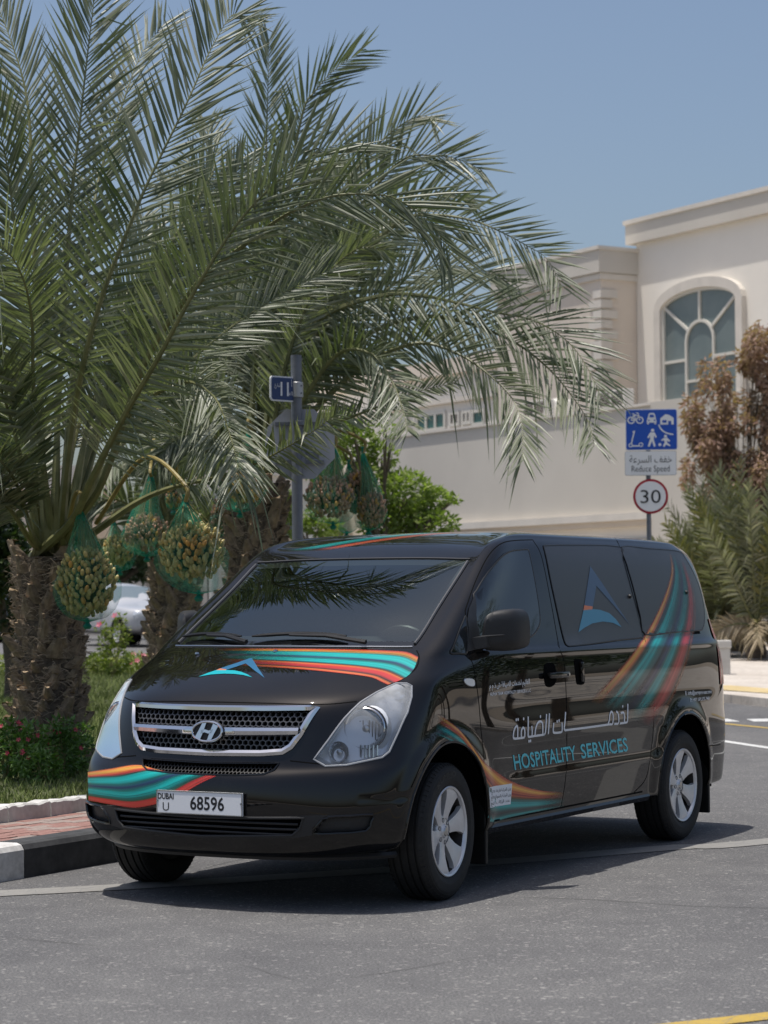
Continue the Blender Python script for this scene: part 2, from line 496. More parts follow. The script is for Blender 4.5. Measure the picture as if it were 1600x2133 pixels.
# ================================================================== THE VAN: body surface
# control rows, bottom to top; the first six stations run from the front centre round the corner, x = forward, y = left, z = up
ROWS = [
 ([(.70,0,.27),(.69,.30,.27),(.62,.56,.27),(.52,.72,.275),(.42,.80,.28),(.25,.84,.29)], .84, .295, (-3.90,-4.05,-4.12,-4.14)),
 ([(.80,0,.275),(.79,.30,.277),(.72,.58,.285),(.60,.76,.295),(.46,.875,.305),(.25,.91,.31)], .915, .31, (-3.95,-4.14,-4.23,-4.25)),
 ([(.835,0,.36),(.825,.30,.36),(.755,.60,.365),(.65,.80,.37),(.485,.915,.375),(.25,.935,.375)], .935, .37, (-3.97,-4.17,-4.25,-4.27)),
 ([(.85,0,.50),(.84,.31,.50),(.765,.61,.505),(.655,.82,.51),(.485,.93,.52),(.25,.948,.54)], .950, .56, (-3.98,-4.18,-4.26,-4.275)),
 ([(.838,0,.635),(.826,.31,.635),(.745,.61,.645),(.632,.82,.655),(.465,.932,.67),(.25,.955,.69)], .957, .70, (-3.97,-4.17,-4.25,-4.265)),
 ([(.80,0,.69),(.785,.31,.69),(.715,.60,.70),(.60,.805,.715),(.445,.925,.74),(.25,.956,.77)], .958, .79, (-3.95,-4.15,-4.235,-4.25)),
 ([(.765,0,.76),(.752,.31,.76),(.70,.56,.765),(.575,.77,.80),(.42,.905,.84),(.24,.952,.87)], .958, .88, (-3.95,-4.145,-4.23,-4.245)),
 ([(.745,0,.88),(.732,.31,.88),(.665,.56,.885),(.53,.755,.91),(.38,.88,.95),(.20,.943,.99)], .954, 1.00, (-3.95,-4.14,-4.225,-4.24)),
 ([(.685,0,1.005),(.672,.31,1.003),(.61,.555,1.0),(.48,.72,1.02),(.33,.83,1.06),(.16,.92,1.09)], .948, 1.11, (-3.94,-4.13,-4.215,-4.23)),
 ([(.57,0,1.09),(.56,.30,1.085),(.50,.54,1.08),(.38,.71,1.09),(.24,.815,1.12),(.08,.895,1.155)], .940, 1.19, (-3.93,-4.12,-4.205,-4.22)),
 ([(.36,0,1.19),(.35,.30,1.185),(.31,.54,1.175),(.20,.715,1.175),(.08,.81,1.20),(-.06,.88,1.225)], .928, 1.245, (-3.92,-4.11,-4.195,-4.21)),
 ([(.10,0,1.275),(.09,.30,1.275),(.045,.55,1.275),(-.03,.748,1.275),(-.075,.825,1.285),(-.19,.893,1.288)], .910, 1.285, (-3.91,-4.10,-4.185,-4.20)),
 ([(-.19,0,1.445),(-.195,.29,1.443),(-.225,.53,1.44),(-.30,.728,1.435),(-.325,.795,1.442),(-.43,.860,1.45)], .872, 1.45, (-3.88,-4.06,-4.14,-4.155)),
 ([(-.50,0,1.612),(-.505,.28,1.61),(-.53,.51,1.605),(-.57,.705,1.60),(-.595,.764,1.61),(-.70,.822,1.622)], .832, 1.62, (-3.86,-4.045,-4.125,-4.14)),
 ([(-.85,0,1.775),(-.852,.27,1.774),(-.850,.50,1.770),(-.828,.685,1.764),(-.855,.728,1.78),(-.96,.770,1.798)], .780, 1.80, (-3.81,-3.985,-4.06,-4.075)),
 ([(-1.05,0,1.845),(-1.055,.27,1.843),(-1.06,.48,1.84),(-1.04,.64,1.835),(-1.06,.69,1.85),(-1.14,.72,1.86)], .725, 1.868, (-3.72,-3.89,-3.965,-3.98)),
 ([(-1.35,0,1.893),(-1.35,.25,1.891),(-1.36,.44,1.886),(-1.35,.56,1.883),(-1.37,.59,1.890),(-1.42,.60,1.897)], .60, 1.905, (-3.58,-3.72,-3.79,-3.80)),
 ([(-1.65,0,1.915),(-1.66,0,1.915),(-1.68,0,1.915),(-1.70,0,1.916),(-1.74,0,1.917),(-1.80,0,1.918)], .0, 1.925, (-3.30,-3.36,-3.40,-3.42)),
]
def build_table():
    T = []
    for k, (fr, L, U, rear) in enumerate(ROWS):
        row = [Vector(p) for p in fr]
        x0 = fr[5][0]
        xs = [0.0, -.5, -1.3, -2.2, -3.0, -3.55]
        if x0 < .13:                                    # behind the pillar: spread the side stations evenly
            xe = -3.58 if L > .62 else (-3.42 if L > 0 else -3.2)
            xs = [x0 + (xe - x0) * t for t in (.09, .22, .42, .63, .83, 1.0)]
        lt = [.985, .998, 1, 1, 1, .99]
        for j, (x, q) in enumerate(zip(xs, lt)):
            u = U
            if k >= 14 and k < 17: u = U - [.0, .0, 0, .0, .002, .006][j]
            row.append(Vector((x, L * q, u)))
        du = .0 if k < 14 else (.016 if k < 17 else .012)
        for j, (x, q) in enumerate(zip(rear, (.955, .85, .50, 0))):
            row.append(Vector((x, L * q, U - du * (.6 + .2 * j))))
        T.append(row)
    # the bumper wraps down a little lower at the back corner
    return T

import numpy as np
def basis(ts, n):
    """rows of uniform cubic B-spline weights over the padded control index (n + 2 columns)"""
    B = np.zeros((len(ts), n + 2))
    for k, u in enumerate(ts):
        i = min(int(u), n - 2); t = u - i
        B[k, i:i+4] = ((1-t)**3/6, (3*t**3-6*t*t+4)/6, (-3*t**3+3*t*t+3*t+1)/6, t**3/6)
    return B
def padded(C):
    """mirror at the centre columns and at the roof spine, extrapolate below the lowest row"""
    F_ = np.array([1., -1., 1.])
    C = np.concatenate([C[:, 1:2] * F_, C, C[:, -2:-1] * F_], axis=1)
    return np.concatenate([2*C[0:1] - C[1:2], C, C[-2:-1] * F_], axis=0)
def surf_grid(C, us, vs):
    return np.einsum('ab,bcd,ec->aed', basis(vs, C.shape[0]), padded(C), basis(us, C.shape[1]))
def surf_eval(C, u, v): return Vector(surf_grid(C, [u], [v])[0, 0])

TAB = build_table()
NR, NC = len(TAB), len(TAB[0])
TA = np.array([[tuple(p) for p in r] for r in TAB])
CT = TA.copy()
for it in range(4):
    CT = CT + .9 * (TA - surf_grid(CT, range(NC), range(NR)))

ARCH = [(0.0, .345, .448), (-3.215, .345, .448)]
def shape_detail(p):
    """pressed panels, wheel-arch flares and the sharp waist line of the flanks"""
    p = p.copy()
    if abs(p.y) > .80 and p.z < 1.30:
        d = 0.0
        for ax, az, ar in ARCH:
            r = math.hypot(p.x - ax, p.z - az)
            if r < ar + .16 and p.z > .2:
                d += .017 * (1 - sstep(ar + .03, ar + .115, r)) * sstep(.84, .92, abs(p.y))
        # pressed field in the lower doors
        a = sstep(-2.86, -2.76, p.x) * (1 - sstep(-.80, -.50, p.x))
        d -= .010 * a * sstep(.565, .585, p.z) * (1 - sstep(.735, .80, p.z))
        # groove along the sill line
        d -= .005 * math.exp(-((p.z - .553) / .008) ** 2)
        # shoulder line under the windows
        b = sstep(-4.0, -3.6, p.x) * (1 - sstep(-1.05, -.2, p.x))
        d += .006 * b * math.exp(-((p.z - 1.225) / .02) ** 2)
        # lower bulge: gentle hollow between belt and door press
        d -= .007 * b * math.exp(-((p.z - .95) / .09) ** 2)
        p.y += d if p.y > 0 else -d
    return p

SU, SV = 20, 10
NU, NV = (NC - 1) * SU + 1, (NR - 1) * SV + 1
G = [[shape_detail(Vector(p)) for p in row] for row in surf_grid(CT, [i / SU for i in range(NU)], [j / SV for j in range(NV)])]
for j in range(NV):
    G[j][0].y = 0.0; G[j][NU-1].y = 0.0
for i in range(NU): G[NV-1][i].y = 0.0

def vid(i, j, side): return (j * NU + i) * 2 + (0 if side > 0 else 1)
SV_V = []
for j in range(NV):
    for i in range(NU):
        p = G[j][i]
        SV_V.append(p.copy()); SV_V.append(Vector((p.x, -p.y, p.z)))
def full_faces():
    fs = []
    for j in range(NV - 1):
        for i in range(NU - 1):
            fs.append((i, j, 1, (vid(i,j,1), vid(i+1,j,1), vid(i+1,j+1,1), vid(i,j+1,1))))
            fs.append((i, j, -1, (vid(i,j,-1), vid(i,j+1,-1), vid(i+1,j+1,-1), vid(i+1,j,-1))))
    return fs
FF = full_faces()
BVH = BVHTree.FromPolygons(SV_V, [f[3] for f in FF])

def hit(px, py):
    """where the sight line through a photo pixel meets the body (van frame)"""
    o, d = ray_px(px, py)
    o2 = VMI @ o; d2 = (VMI.to_3x3() @ d).normalized()
    loc, nrm, idx, dist = BVH.ray_cast(o2, d2)
    if loc is None: return None, None
    if nrm.dot(d2) > 0: nrm = -nrm
    return loc, nrm

def onside(x, z, s=1):
    loc, n, i, d = BVH.ray_cast(Vector((x, 3*s, z)), Vector((0, -s, 0)))
    if loc is None: return None, None
    if n.y * s < 0: n = -n
    return loc, n
def onfront(y, z):
    loc, n, i, d = BVH.ray_cast(Vector((3, y, z)), Vector((-1, 0, 0)))
    if loc is None: return None, None
    if n.x < 0: n = -n
    return loc, n
def ontop(x, y):
    loc, n, i, d = BVH.ray_cast(Vector((x, y, 4)), Vector((0, 0, -1)))
    if loc is None: return None, None
    if n.z < 0: n = -n
    return loc, n
PROJ = {'s': (lambda a, b: onside(a, b, 1), lambda p: (p.x, p.z)), 'f': (onfront, lambda p: (p.y, p.z)), 't': (ontop, lambda p: (p.x, p.y))}

def to2(pts, axis):
    out = []
    for q in pts:
        loc, n = hit(*q)
        k = 0
        while loc is None and k < 60:                    # just outside the silhouette: slip inwards
            k += 1; loc, n = hit(q[0] + (1150 - q[0]) * k * .002, q[1] + (1400 - q[1]) * k * .002)
        if loc is None: raise ValueError('no hit for %s' % (q,))
        out.append(PROJ[axis][1](loc))
    return out

def cdt_patch(poly, axis, off, res=.035, maxedge=.03):
    """fine triangulated sheet that follows the body inside a 2D outline"""
    P = [Vector((a, b)) for a, b in poly]
    D = []
    for i in range(len(P)):
        a, b = P[i], P[(i+1) % len(P)]
        k = max(1, int((b - a).length / maxedge))
        for t in range(k): D.append(a.lerp(b, t / k))
    n = len(D)
    xs = [p.x for p in D]; ys = [p.y for p in D]
    pts = list(D)
    x = min(xs) + res / 2
    DD = [(p.x, p.y) for p in D]
    while x < max(xs):
        y = min(ys) + res / 2
        while y < max(ys):
            if inpoly(x, y, DD) and min((x-p.x)**2 + (y-p.y)**2 for p in D) > (res*.45)**2: pts.append(Vector((x, y)))
            y += res
        x += res
    vs, es, fs, ov, oe, of = delaunay_2d_cdt(pts, [(i, (i+1) % n) for i in range(n)], [], 1, 1e-6)
    V3 = []; last = None
    for v in vs:
        loc, nn = PROJ[axis][0](v.x, v.y)
        if loc is None:
            loc, nn = last if last else (Vector((0, 0, 0)), Vector((0, 0, 1)))
        last = (loc, nn)
        V3.append(loc + nn * off)
    return V3, [list(f) for f in fs], n

def patch(name, poly, axis, off, m, parent, res=.035, mirror=False, smooth=True):
    V3, fs, n = cdt_patch(poly, axis, off, res)
    if mirror: V3 = [Vector((v.x, -v.y, v.z)) for v in V3]
    mb = MB().add(V3, fs)
    o = link(name, newmesh(name, mb.v, mb.f, m, smooth), parent)
    bm = bmesh.new(); bm.from_mesh(o.data)
    bmesh.ops.recalc_face_normals(bm, faces=bm.faces[:])
    # make normals face outwards
    c = Vector((-1.6, 0, .9)); s = sum((f.normal.dot(f.calc_center_median() - c) * f.calc_area()) for f in bm.faces)
    if s < 0: bmesh.ops.reverse_faces(bm, faces=bm.faces[:])
    bm.to_mesh(o.data); bm.free()
    return o

def strip(name, pts, width, m, parent, off=.0012, closed=False, mirror=False, lift=0.0):
    """narrow band laid along a line of (location, normal) points on the body"""
    L = [(p.copy(), n.copy()) for p, n in pts]
    if mirror: L = [(Vector((p.x, -p.y, p.z)), Vector((n.x, -n.y, n.z))) for p, n in L]
    vs = []; fs = []; k = len(L)
    for i, (p, n) in enumerate(L):
        a = L[(i-1) % k][0] if (closed or i > 0) else p
        b = L[(i+1) % k][0] if (closed or i < k-1) else p
        t = (b - a).normalized(); s = t.cross(n).normalized() * (width / 2)
        vs += [p + n * off - s, p + n * (off + lift), p + n * off + s]
    for i in range(k if closed else k - 1):
        j = (i + 1) % k
        fs += [(i*3, i*3+1, j*3+1, j*3), (i*3+1, i*3+2, j*3+2, j*3+1)]
    return MB().add(vs, fs).build(name, m, parent, smooth=True)

def pxline(pts, n=6, smooth=True, axis=None, closed=False):
    """photo pixels -> dense (location, normal) list on the body"""
    q = cr(pts, n, closed) if smooth else [Vector(p) for p in pts]
    out = []
    for p in q:
        l, nn = hit(p.x, p.y)
        if l is not None: out.append((l, nn))
    return out
def line2(pts, axis, n=6, closed=False, smooth=True):
    q = cr(pts, n, closed) if smooth else [Vector(p) for p in pts]
    out = []
    for p in q:
        l, nn = PROJ[axis][0](p.x, p.y)
        if l is not None: out.append((l, nn))
    return out
# ================================================================== THE VAN: materials and parts
def paint_mat():
    m = mat('black car paint', (.012, .011, .011), .28, coat=1.0); t = NT(m)
    t.b.inputs['Coat Roughness'].default_value = .02
    t.b.inputs['Specular IOR Level'].default_value = .0
    n = t.noise(2.2, 4)
    d = t.ramp(n, [(.4, (.0045, .0042, .0042)), (.8, (.009, .008, .0075))])
    t.l(d, t.b.inputs['Base Color'])
    w_ = t.noise(1.4, 2)
    b = t.bump(w_, .022, .05)
    t.l(b.outputs[0], t.b.inputs['Coat Normal'])
    return m
M_PAINT = paint_mat()
M_WRAP = mat('dark window wrap film', (.022, .021, .022), .42, coat=.25)
M_WRAP.node_tree.nodes['Principled BSDF'].inputs['Coat Roughness'].default_value = .22
M_SEAM = mat('panel gap', (.002, .002, .002), .9, spec=.1)
M_RUB = mat('black rubber seal', (.006, .006, .006), .45)
M_BLKPL = noisy('black textured plastic', (.012, .012, .013), (.018, .018, .019), 300, .5, .15, .001)
M_CHROME = mat('chrome trim', (.72, .73, .75), .07, 1.0)
M_CHROMED = mat('dull chrome', (.42, .43, .44), .25, 1.0)
M_TYRE = noisy('tyre rubber', (.008, .008, .008), (.016, .015, .014), 40, .75, .2, .002)
M_ALLOY = noisy('silver alloy', (.62, .62, .63), (.72, .72, .73), 12, .33)
M_ALLOY.node_tree.nodes['Principled BSDF'].inputs['Metallic'].default_value = .45
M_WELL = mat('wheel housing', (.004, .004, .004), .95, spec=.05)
M_WHITE = mat('white print', (.85, .86, .88), .45)
M_TEAL = mat('teal print', (.08, .58, .66), .4)
M_PLATE = mat('number plate white', (.82, .83, .85), .35)
M_INK = mat('black print', (.01, .01, .012), .5)
M_SKIN = mat('skin', (.42, .23, .15), .5)

def glass_mat(name, tint, ior=1.55, rough=.0, dark=0.0):
    m = bpy.data.materials.new(name); m.use_nodes = True
    t = NT(m); t.t.nodes.remove(t.b)
    tr = t.n('BsdfTransparent'); tr.inputs[0].default_value = (*tint, 1)
    gl = t.n('BsdfGlossy'); gl.inputs['Roughness'].default_value = rough; gl.inputs[0].default_value = (.90, 1, 1, 1)
    fr = t.n('Fresnel'); fr.inputs[0].default_value = ior
    mx = t.n('MixShader')
    t.l(fr.outputs[0], mx.inputs[0]); t.l(tr.outputs[0], mx.inputs[1]); t.l(gl.outputs[0], mx.inputs[2])
    t.l(mx.outputs[0], t.out.inputs[0])
    return m
M_WSCREEN = glass_mat('windscreen glass', (.66, .74, .72), 2.05)
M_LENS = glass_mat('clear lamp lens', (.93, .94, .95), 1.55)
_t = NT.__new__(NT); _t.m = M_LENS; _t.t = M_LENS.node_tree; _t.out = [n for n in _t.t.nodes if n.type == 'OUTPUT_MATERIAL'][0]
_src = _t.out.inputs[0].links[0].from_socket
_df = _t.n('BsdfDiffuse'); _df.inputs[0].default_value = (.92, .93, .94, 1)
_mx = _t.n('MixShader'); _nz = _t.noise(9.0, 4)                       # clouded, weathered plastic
_sz = _t.n('SeparateXYZ'); _t.l(_t.coord(), _sz.inputs[0])           # haze whitened towards the upper edge: sun glare painted into it
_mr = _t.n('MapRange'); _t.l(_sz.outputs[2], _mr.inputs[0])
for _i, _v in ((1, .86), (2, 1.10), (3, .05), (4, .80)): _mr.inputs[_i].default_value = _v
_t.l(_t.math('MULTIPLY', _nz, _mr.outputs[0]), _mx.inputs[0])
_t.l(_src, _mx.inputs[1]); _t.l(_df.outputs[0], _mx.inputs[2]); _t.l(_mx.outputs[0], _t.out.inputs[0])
M_GREYTRIM = mat('grey trim', (.06, .06, .064), .4)
M_SIDEGLASS = mat('tinted side glass', (.006, .007, .008), .05, coat=.4)

van = empty('van', VO, VROT)
tag(van, 'black minivan with colourful stripe wrap parked beside the kerb in front of the palms', 'van')

# ---- outlines of the openings, traced on the photograph and laid on the body
HL_PX = [(654,1582),(678,1596),(722,1594),(796,1578),(811,1566),(830,1525),(849,1484),(857.6,1452),(857.6,1429),(848,1424),(825,1423.5),(785,1442),(751,1463),(717,1497),(686,1539)]
HL2 = to2(HL_PX, 'f')
HLc = [(a, b) for a, b in HL2]
GR2 = [(-.548,.988),(-.30,.983),(0,.981),(.30,.983),(.548,.988),(.53,.955),(.492,.86),(.455,.803),(.415,.778),(.30,.768),(0,.763),(-.30,.768),(-.415,.778),(-.455,.803),(-.492,.86),(-.53,.955)]
SLOT2 = [(-.405,.722),(0,.714),(.405,.722),(.39,.69),(.345,.670),(.2,.663),(0,.660),(-.2,.663),(-.345,.670),(-.39,.69)]
LOW2 = [(-.56,.465),(0,.452),(.56,.465),(.54,.41),(.50,.378),(0,.358),(-.50,.378),(-.54,.41)]
FOG_PX = [(683,1702),(730,1700),(776,1697),(774,1712),(762,1731),(700,1736),(652,1736),(664,1716)]
FOG2 = to2(FOG_PX, 'f')
def mir(P): return [(-a, b) for a, b in P]

R10 = 11 * SV; R13 = 14 * SV; C3 = 3 * SU
def face_kind(i, j, side, c):
    if R10 + 2 <= j < R13 - 2 and i < C3 - 2: return 'glass'
    for ax, az, ar in ARCH:
        if abs(c.y) > .55 and math.hypot(c.x - ax, c.z - az) < ar: return None
    if c.x > .1 and c.z < 1.2 and i < 5 * SU:
        if c.x > .12 and abs(c.y) > .5 and inpoly(abs(c.y), c.z, HLc): return None
        if inpoly(c.y, c.z, SLOT2) or inpoly(c.y, c.z, LOW2): return None
        if inpoly(c.y, c.z, GR2): return None
        if inpoly(abs(c.y), c.z, FOG2): return None
    if R10 <= j < R10 + 2 and i < C3 - 2: return 'cowl'
    return 'body'
body_f = []; cowl_f = []; glass_f = []
for (i, j, s, f) in FF:
    c = sum((SV_V[k] for k in f), Vector()) / 4
    k = face_kind(i, j, s, c)
    if k == 'body': body_f.append(f)
    elif k == 'cowl': cowl_f.append(f)
    elif k == 'glass': glass_f.append(f)
# pull the ragged rim of each wheel arch onto its circle
BV = [v.copy() for v in SV_V]
used = {}
for f in body_f:
    for k in f: used[k] = used.get(k, 0) + 1
for k in used:
    v = BV[k]
    if abs(v.y) < .55: continue
    for ax, az, ar in ARCH:
        r = math.hypot(v.x - ax, v.z - az)
        if r < ar + .018 and v.z > .28:
            q = (ar) / max(r, 1e-6)
            v.x = ax + (v.x - ax) * q; v.z = az + (v.z - az) * q
def sub(name, fs, V, m, parent, smooth=True, weld=True):
    ids = sorted({k for f in fs for k in f}); mp = {k: n for n, k in enumerate(ids)}
    me = newmesh(name, [V[k] for k in ids], [[mp[k] for k in f] for f in fs], m, smooth)
    bm = bmesh.new(); bm.from_mesh(me)
    bmesh.ops.remove_doubles(bm, verts=bm.verts[:], dist=.0004)
    bmesh.ops.recalc_face_normals(bm, faces=bm.faces[:])
    c = Vector((-1.6, 0, .9)); s = sum(f.normal.dot(f.calc_center_median() - c) * f.calc_area() for f in bm.faces)
    if s < 0: bmesh.ops.reverse_faces(bm, faces=bm.faces[:])
    bm.to_mesh(me); bm.free()
    return link(name, me, parent)
body = sub('body', body_f, BV, M_PAINT, van)
sub('windscreen_base', cowl_f, SV_V, M_SIDEGLASS, van)
wsc = sub('windscreen', glass_f, SV_V, M_WSCREEN, van)
# black printed border of the windscreen
border = [f for (i, j, s, f) in FF if (R10 + 2 <= j < R13 - 2 and i < C3 - 2) and (j >= R13 - 4 or i >= C3 - 6 or j < R10 + 4)]
sub('windscreen_border', border, [v - Vector((.004, 0, .006)) for v in SV_V], M_RUB, van)
# floor pan, inner housings
mb = MB()
mb.box((-4.05, -.80, .27), (-3.72, .80, .62)); mb.box((-2.68, -.80, .27), (-.50, .80, .33)); mb.box((-3.7, -.62, .26), (.5, .62, .40))
mb.box((.5, -.55, .285), (.70, .55, .33))
mb.build('floor_pan', M_WELL, van)
for k, (ax, az, ar) in enumerate(ARCH):
    for s in (1, -1):
        m_ = MB(); n = 24; vs = []; fs = []
        for q in range(n + 1):
            a = R(2) + R(176) * q / n
            for y, rr in ((.50, ar + .02), (.88, ar + .02), (.935, ar + .004)):
                vs.append((ax + rr * math.cos(a), s * y, az + rr * math.sin(a)))
        for q in range(n):
            for e in range(2): fs.append((q*3+e, q*3+e+1, q*3+3+e+1, q*3+3+e))
        m_.add(vs, fs)
        # inner wall
        m_.add([(ax + (ar+.02)*math.cos(R(2)+R(176)*q/n), s*.50, az + (ar+.02)*math.sin(R(2)+R(176)*q/n)) for q in range(n+1)], [tuple(range(n+1))])
        m_.build('wheel_housing', M_WELL, van, smooth=False)
        # folded lip of the arch
        lip = []
        for q in range(41):
            a = R(-4) + R(188) * q / 40
            x, z = ax + (ar + .004) * math.cos(a), az + (ar + .004) * math.sin(a)
            l, nn = onside(x, z, 1)
            if l is not None: lip.append(Vector((x, s * (l.y - .004), z)))
        MB().tube(lip, .009, 6).build('arch_lip', M_PAINT, van, smooth=True)
        # mud flap
        xf = ax - .455
        MB().bbox((xf - .02, s*.70 if s > 0 else -.93, .13), (xf + .004, .93 if s > 0 else s*.70, .48), .008).build('mud_flap', M_RUB, van)
# sill trim below the doors
for s in (1, -1):
    mb = MB(); vs = []; n = 24
    prof = [(.885, .335), (.925, .345), (.938, .318), (.925, .292), (.86, .285)]
    for q in range(n + 1):
        x = -.47 + (-2.66 + .47) * q / n
        for y, z in prof: vs.append((x, s * y, z))
    fs = [(q*5+e, q*5+e+1, q*5+5+e+1, q*5+5+e) for q in range(n) for e in range(4)] + [tuple(range(5)), tuple(n*5+e for e in range(5))]
    mb.add(vs, fs).build('sill', M_PAINT, van, smooth=True)

# ---- side windows: wrapped or tinted panes slightly proud of the body
def shrink_round(P, n=4): return [(p.x, p.y) for p in cr(P, n, True)]
SIDEG = [
 ('front_door_window', [(997,1318),(991,1290),(987,1245),(993,1230),(1015,1194.5),(1042.5,1161.5),(1062,1149),(1080,1146),(1097.5,1145),(1101,1150),(1106,1172.5),(1115,1220),(1122,1266),(1124,1290),(1121,1306),(1108,1324),(1092,1329),(1040,1338),(1000,1343)], M_SIDEGLASS),
 ('quarter_window', [(938,1360),(945,1345),(955,1318),(964,1296),(970,1284),(972,1300),(973,1357),(955,1361)], M_SIDEGLASS),
 ('sliding_door_window', [(1133,1143),(1137,1137.5),(1146,1136.5),(1200,1136),(1289,1139.5),(1296,1165),(1310,1215),(1325,1270),(1337,1322),(1335,1328),(1290,1333),(1240,1340),(1190,1345.5),(1181,1344),(1175,1334),(1160,1270),(1145,1200)], M_WRAP),
 ('rear_side_window', [(1295,1140),(1350,1143),(1405,1147.5),(1420,1153),(1428,1165),(1445,1196),(1458,1230),(1466,1268),(1466.5,1295),(1463,1309),(1455,1313),(1400,1317),(1344,1321.5),(1334,1285),(1318,1220),(1305,1175)], M_WRAP),
]
SIDEG = [(nm, to2(P, 's'), mm, None) for nm, P, mm in SIDEG]
for nm, P, mm, lab in SIDEG:
    q = shrink_round(P, 3)
    for s in (1, -1):
        o = patch(nm, q, 's', .0035, mm, van, .05, mirror=(s < 0))
        ln = line2(q + [q[0]], 's', 1, smooth=False)
        strip('window_seal', ln[:-1], .011, M_RUB, o, .0035, closed=True, mirror=(s < 0), lift=.002)

# ---- panel gaps
def seam(pts, axis='s', w=.006, both=True, sm=True):
    ln = line2(pts, axis, 6, smooth=sm)
    strip('panel_gap', ln, w, M_SEAM, body, .0008)
    if both: strip('panel_gap', ln, w, M_SEAM, body, .0008, mirror=True)
def seam_px(pts, w=.006, both=True):
    ln = pxline(pts, 6)
    strip('panel_gap', ln, w, M_SEAM, body, .0008)
    if both: strip('panel_gap', ln, w, M_SEAM, body, .0008, mirror=True)
seam_px([(969,1272),(985,1225),(1000,1190),(1015,1161.5),(1032,1141),(1051,1129.5),(1078,1125.5),(1110,1124.5)])
seam_px([(969,1272),(974,1330),(976,1361),(986,1386),(990,1410),(997,1458),(1002,1520),(1007,1570),(1012,1640),(1012,1700)])
seam_px([(1110,1124.5),(1128,1159),(1147,1250),(1165,1348),(1174,1373),(1179,1433),(1181,1529),(1179,1614),(1169,1682)])
seam_px([(1276,1113),(1291,1140),(1318,1235),(1342,1325),(1355,1400),(1361,1460),(1362,1500),(1357,1560),(1346,1620),(1320,1652)])
seam([(-.46,.352),(-1.4,.352),(-2.55,.352)], w=.01)
seam_px([(1345,1327),(1400,1322),(1458,1317)], w=.02)
seam([(-2.87,1.105),(-2.88,1.11),(-3.02,1.108),(-3.045,1.09),(-3.06,.945),(-3.04,.925),(-2.93,.922),(-2.905,.94),(-2.87,1.09),(-2.87,1.105)], both=False, w=.004)
seam([(-3.62,.565),(-3.80,.558),(-3.93,.555)], w=.006)
seam([(.42,.60),(.34,.70),(.30,.735)], w=.006)
# hood line and bumper line across the front
hl_top = [(0,1.012),(.30,1.01),(.56,1.006),(.70,1.018)]
seam(hl_top, 'f', .006); seam([(.655,.715),(.60,.722),(.46,.735)], 'f', .006)
bl = pxline([(868,1355),(873,1368),(870,1385),(862,1397),(845,1410),(826,1422)], 5)
strip('panel_gap', bl, .006, M_SEAM, body, .0008); strip('panel_gap', bl, .006, M_SEAM, body, .0008, mirror=True)

# ---- windscreen pillars: grey trim strips along the glass edge
edge = [G[j][C3 - 2] for j in range(R10 + 1, R13 - 1, 2)]
for s in (1, -1):
    MB().tube([Vector((p.x, s * p.y, p.z + .004)) for p in edge], .008, 6).build('windscreen_trim', M_GREYTRIM, van, smooth=True)
top = [Vector((G[R13-2][i].x, G[R13-2][i].y, G[R13-2][i].z + .003)) for i in range(C3 - 1, -1, -2)] + [Vector((G[R13-2][i].x, -G[R13-2][i].y, G[R13-2][i].z + .003)) for i in range(1, C3, 2)]
MB().tube(top, .005, 6).build('windscreen_trim', M_GREYTRIM, van, smooth=True)
# pale sealing strip at the rear edge of the hood
rr = [Vector((G[R10][i].x, G[R10][i].y, G[R10][i].z + .002)) for i in range(C3 - 2, -1, -2)] + [Vector((G[R10][i].x, -G[R10][i].y, G[R10][i].z + .002)) for i in range(2, C3 - 1, 2)]
MB().tube(rr, .006, 6).build('hood_seal', M_CHROMED, van, smooth=True)

# ---- wipers
def on_screen(u, v):  # u: 0..1 across from right (-) to left (+), v: 0..1 up the glass
    j = (R10 + 1) + v * (R13 - R10 - 2); i = abs(u) * C3
    p = surf_eval(CT, i / SU, j / SV)
    return Vector((p.x + .012, p.y * (1 if u >= 0 else -1), p.z + .020))
for (u0, v0, u1, v1, ub0, vb0, ub1, vb1) in [(-.22, -.02, -.62, .06, -.93, .045, -.30, .05), (.60, -.02, .03, .065, -.22, .05, .42, .055)]:
    wp = empty('wiper', (0, 0, 0), 0, van)
    a, b = on_screen(u0, v0), on_screen(u1, v1)
    MB().tube([a, a.lerp(b, .5) + Vector((.01, 0, .015)), b], [.014, .011, .008], 6).build('wiper_arm', M_BLKPL, wp, smooth=True)
    pts = [on_screen(ub0 + (ub1 - ub0) * k / 8, vb0 + (vb1 - vb0) * k / 8 + .03 * math.sin(math.pi * k / 8)) for k in range(9)]
    MB().tube(pts, [.005] + [.011] * 7 + [.005], 6).build('wiper_blade', M_RUB, wp, smooth=True)
for y in (.02, -.47):
    l, n = ontop(.16, y)
    MB().lathe([(.0, .012), (.012, .01), (.014, 0)], 10, 'z', l).build('washer_nozzle', M_CHROMED, van, smooth=True)

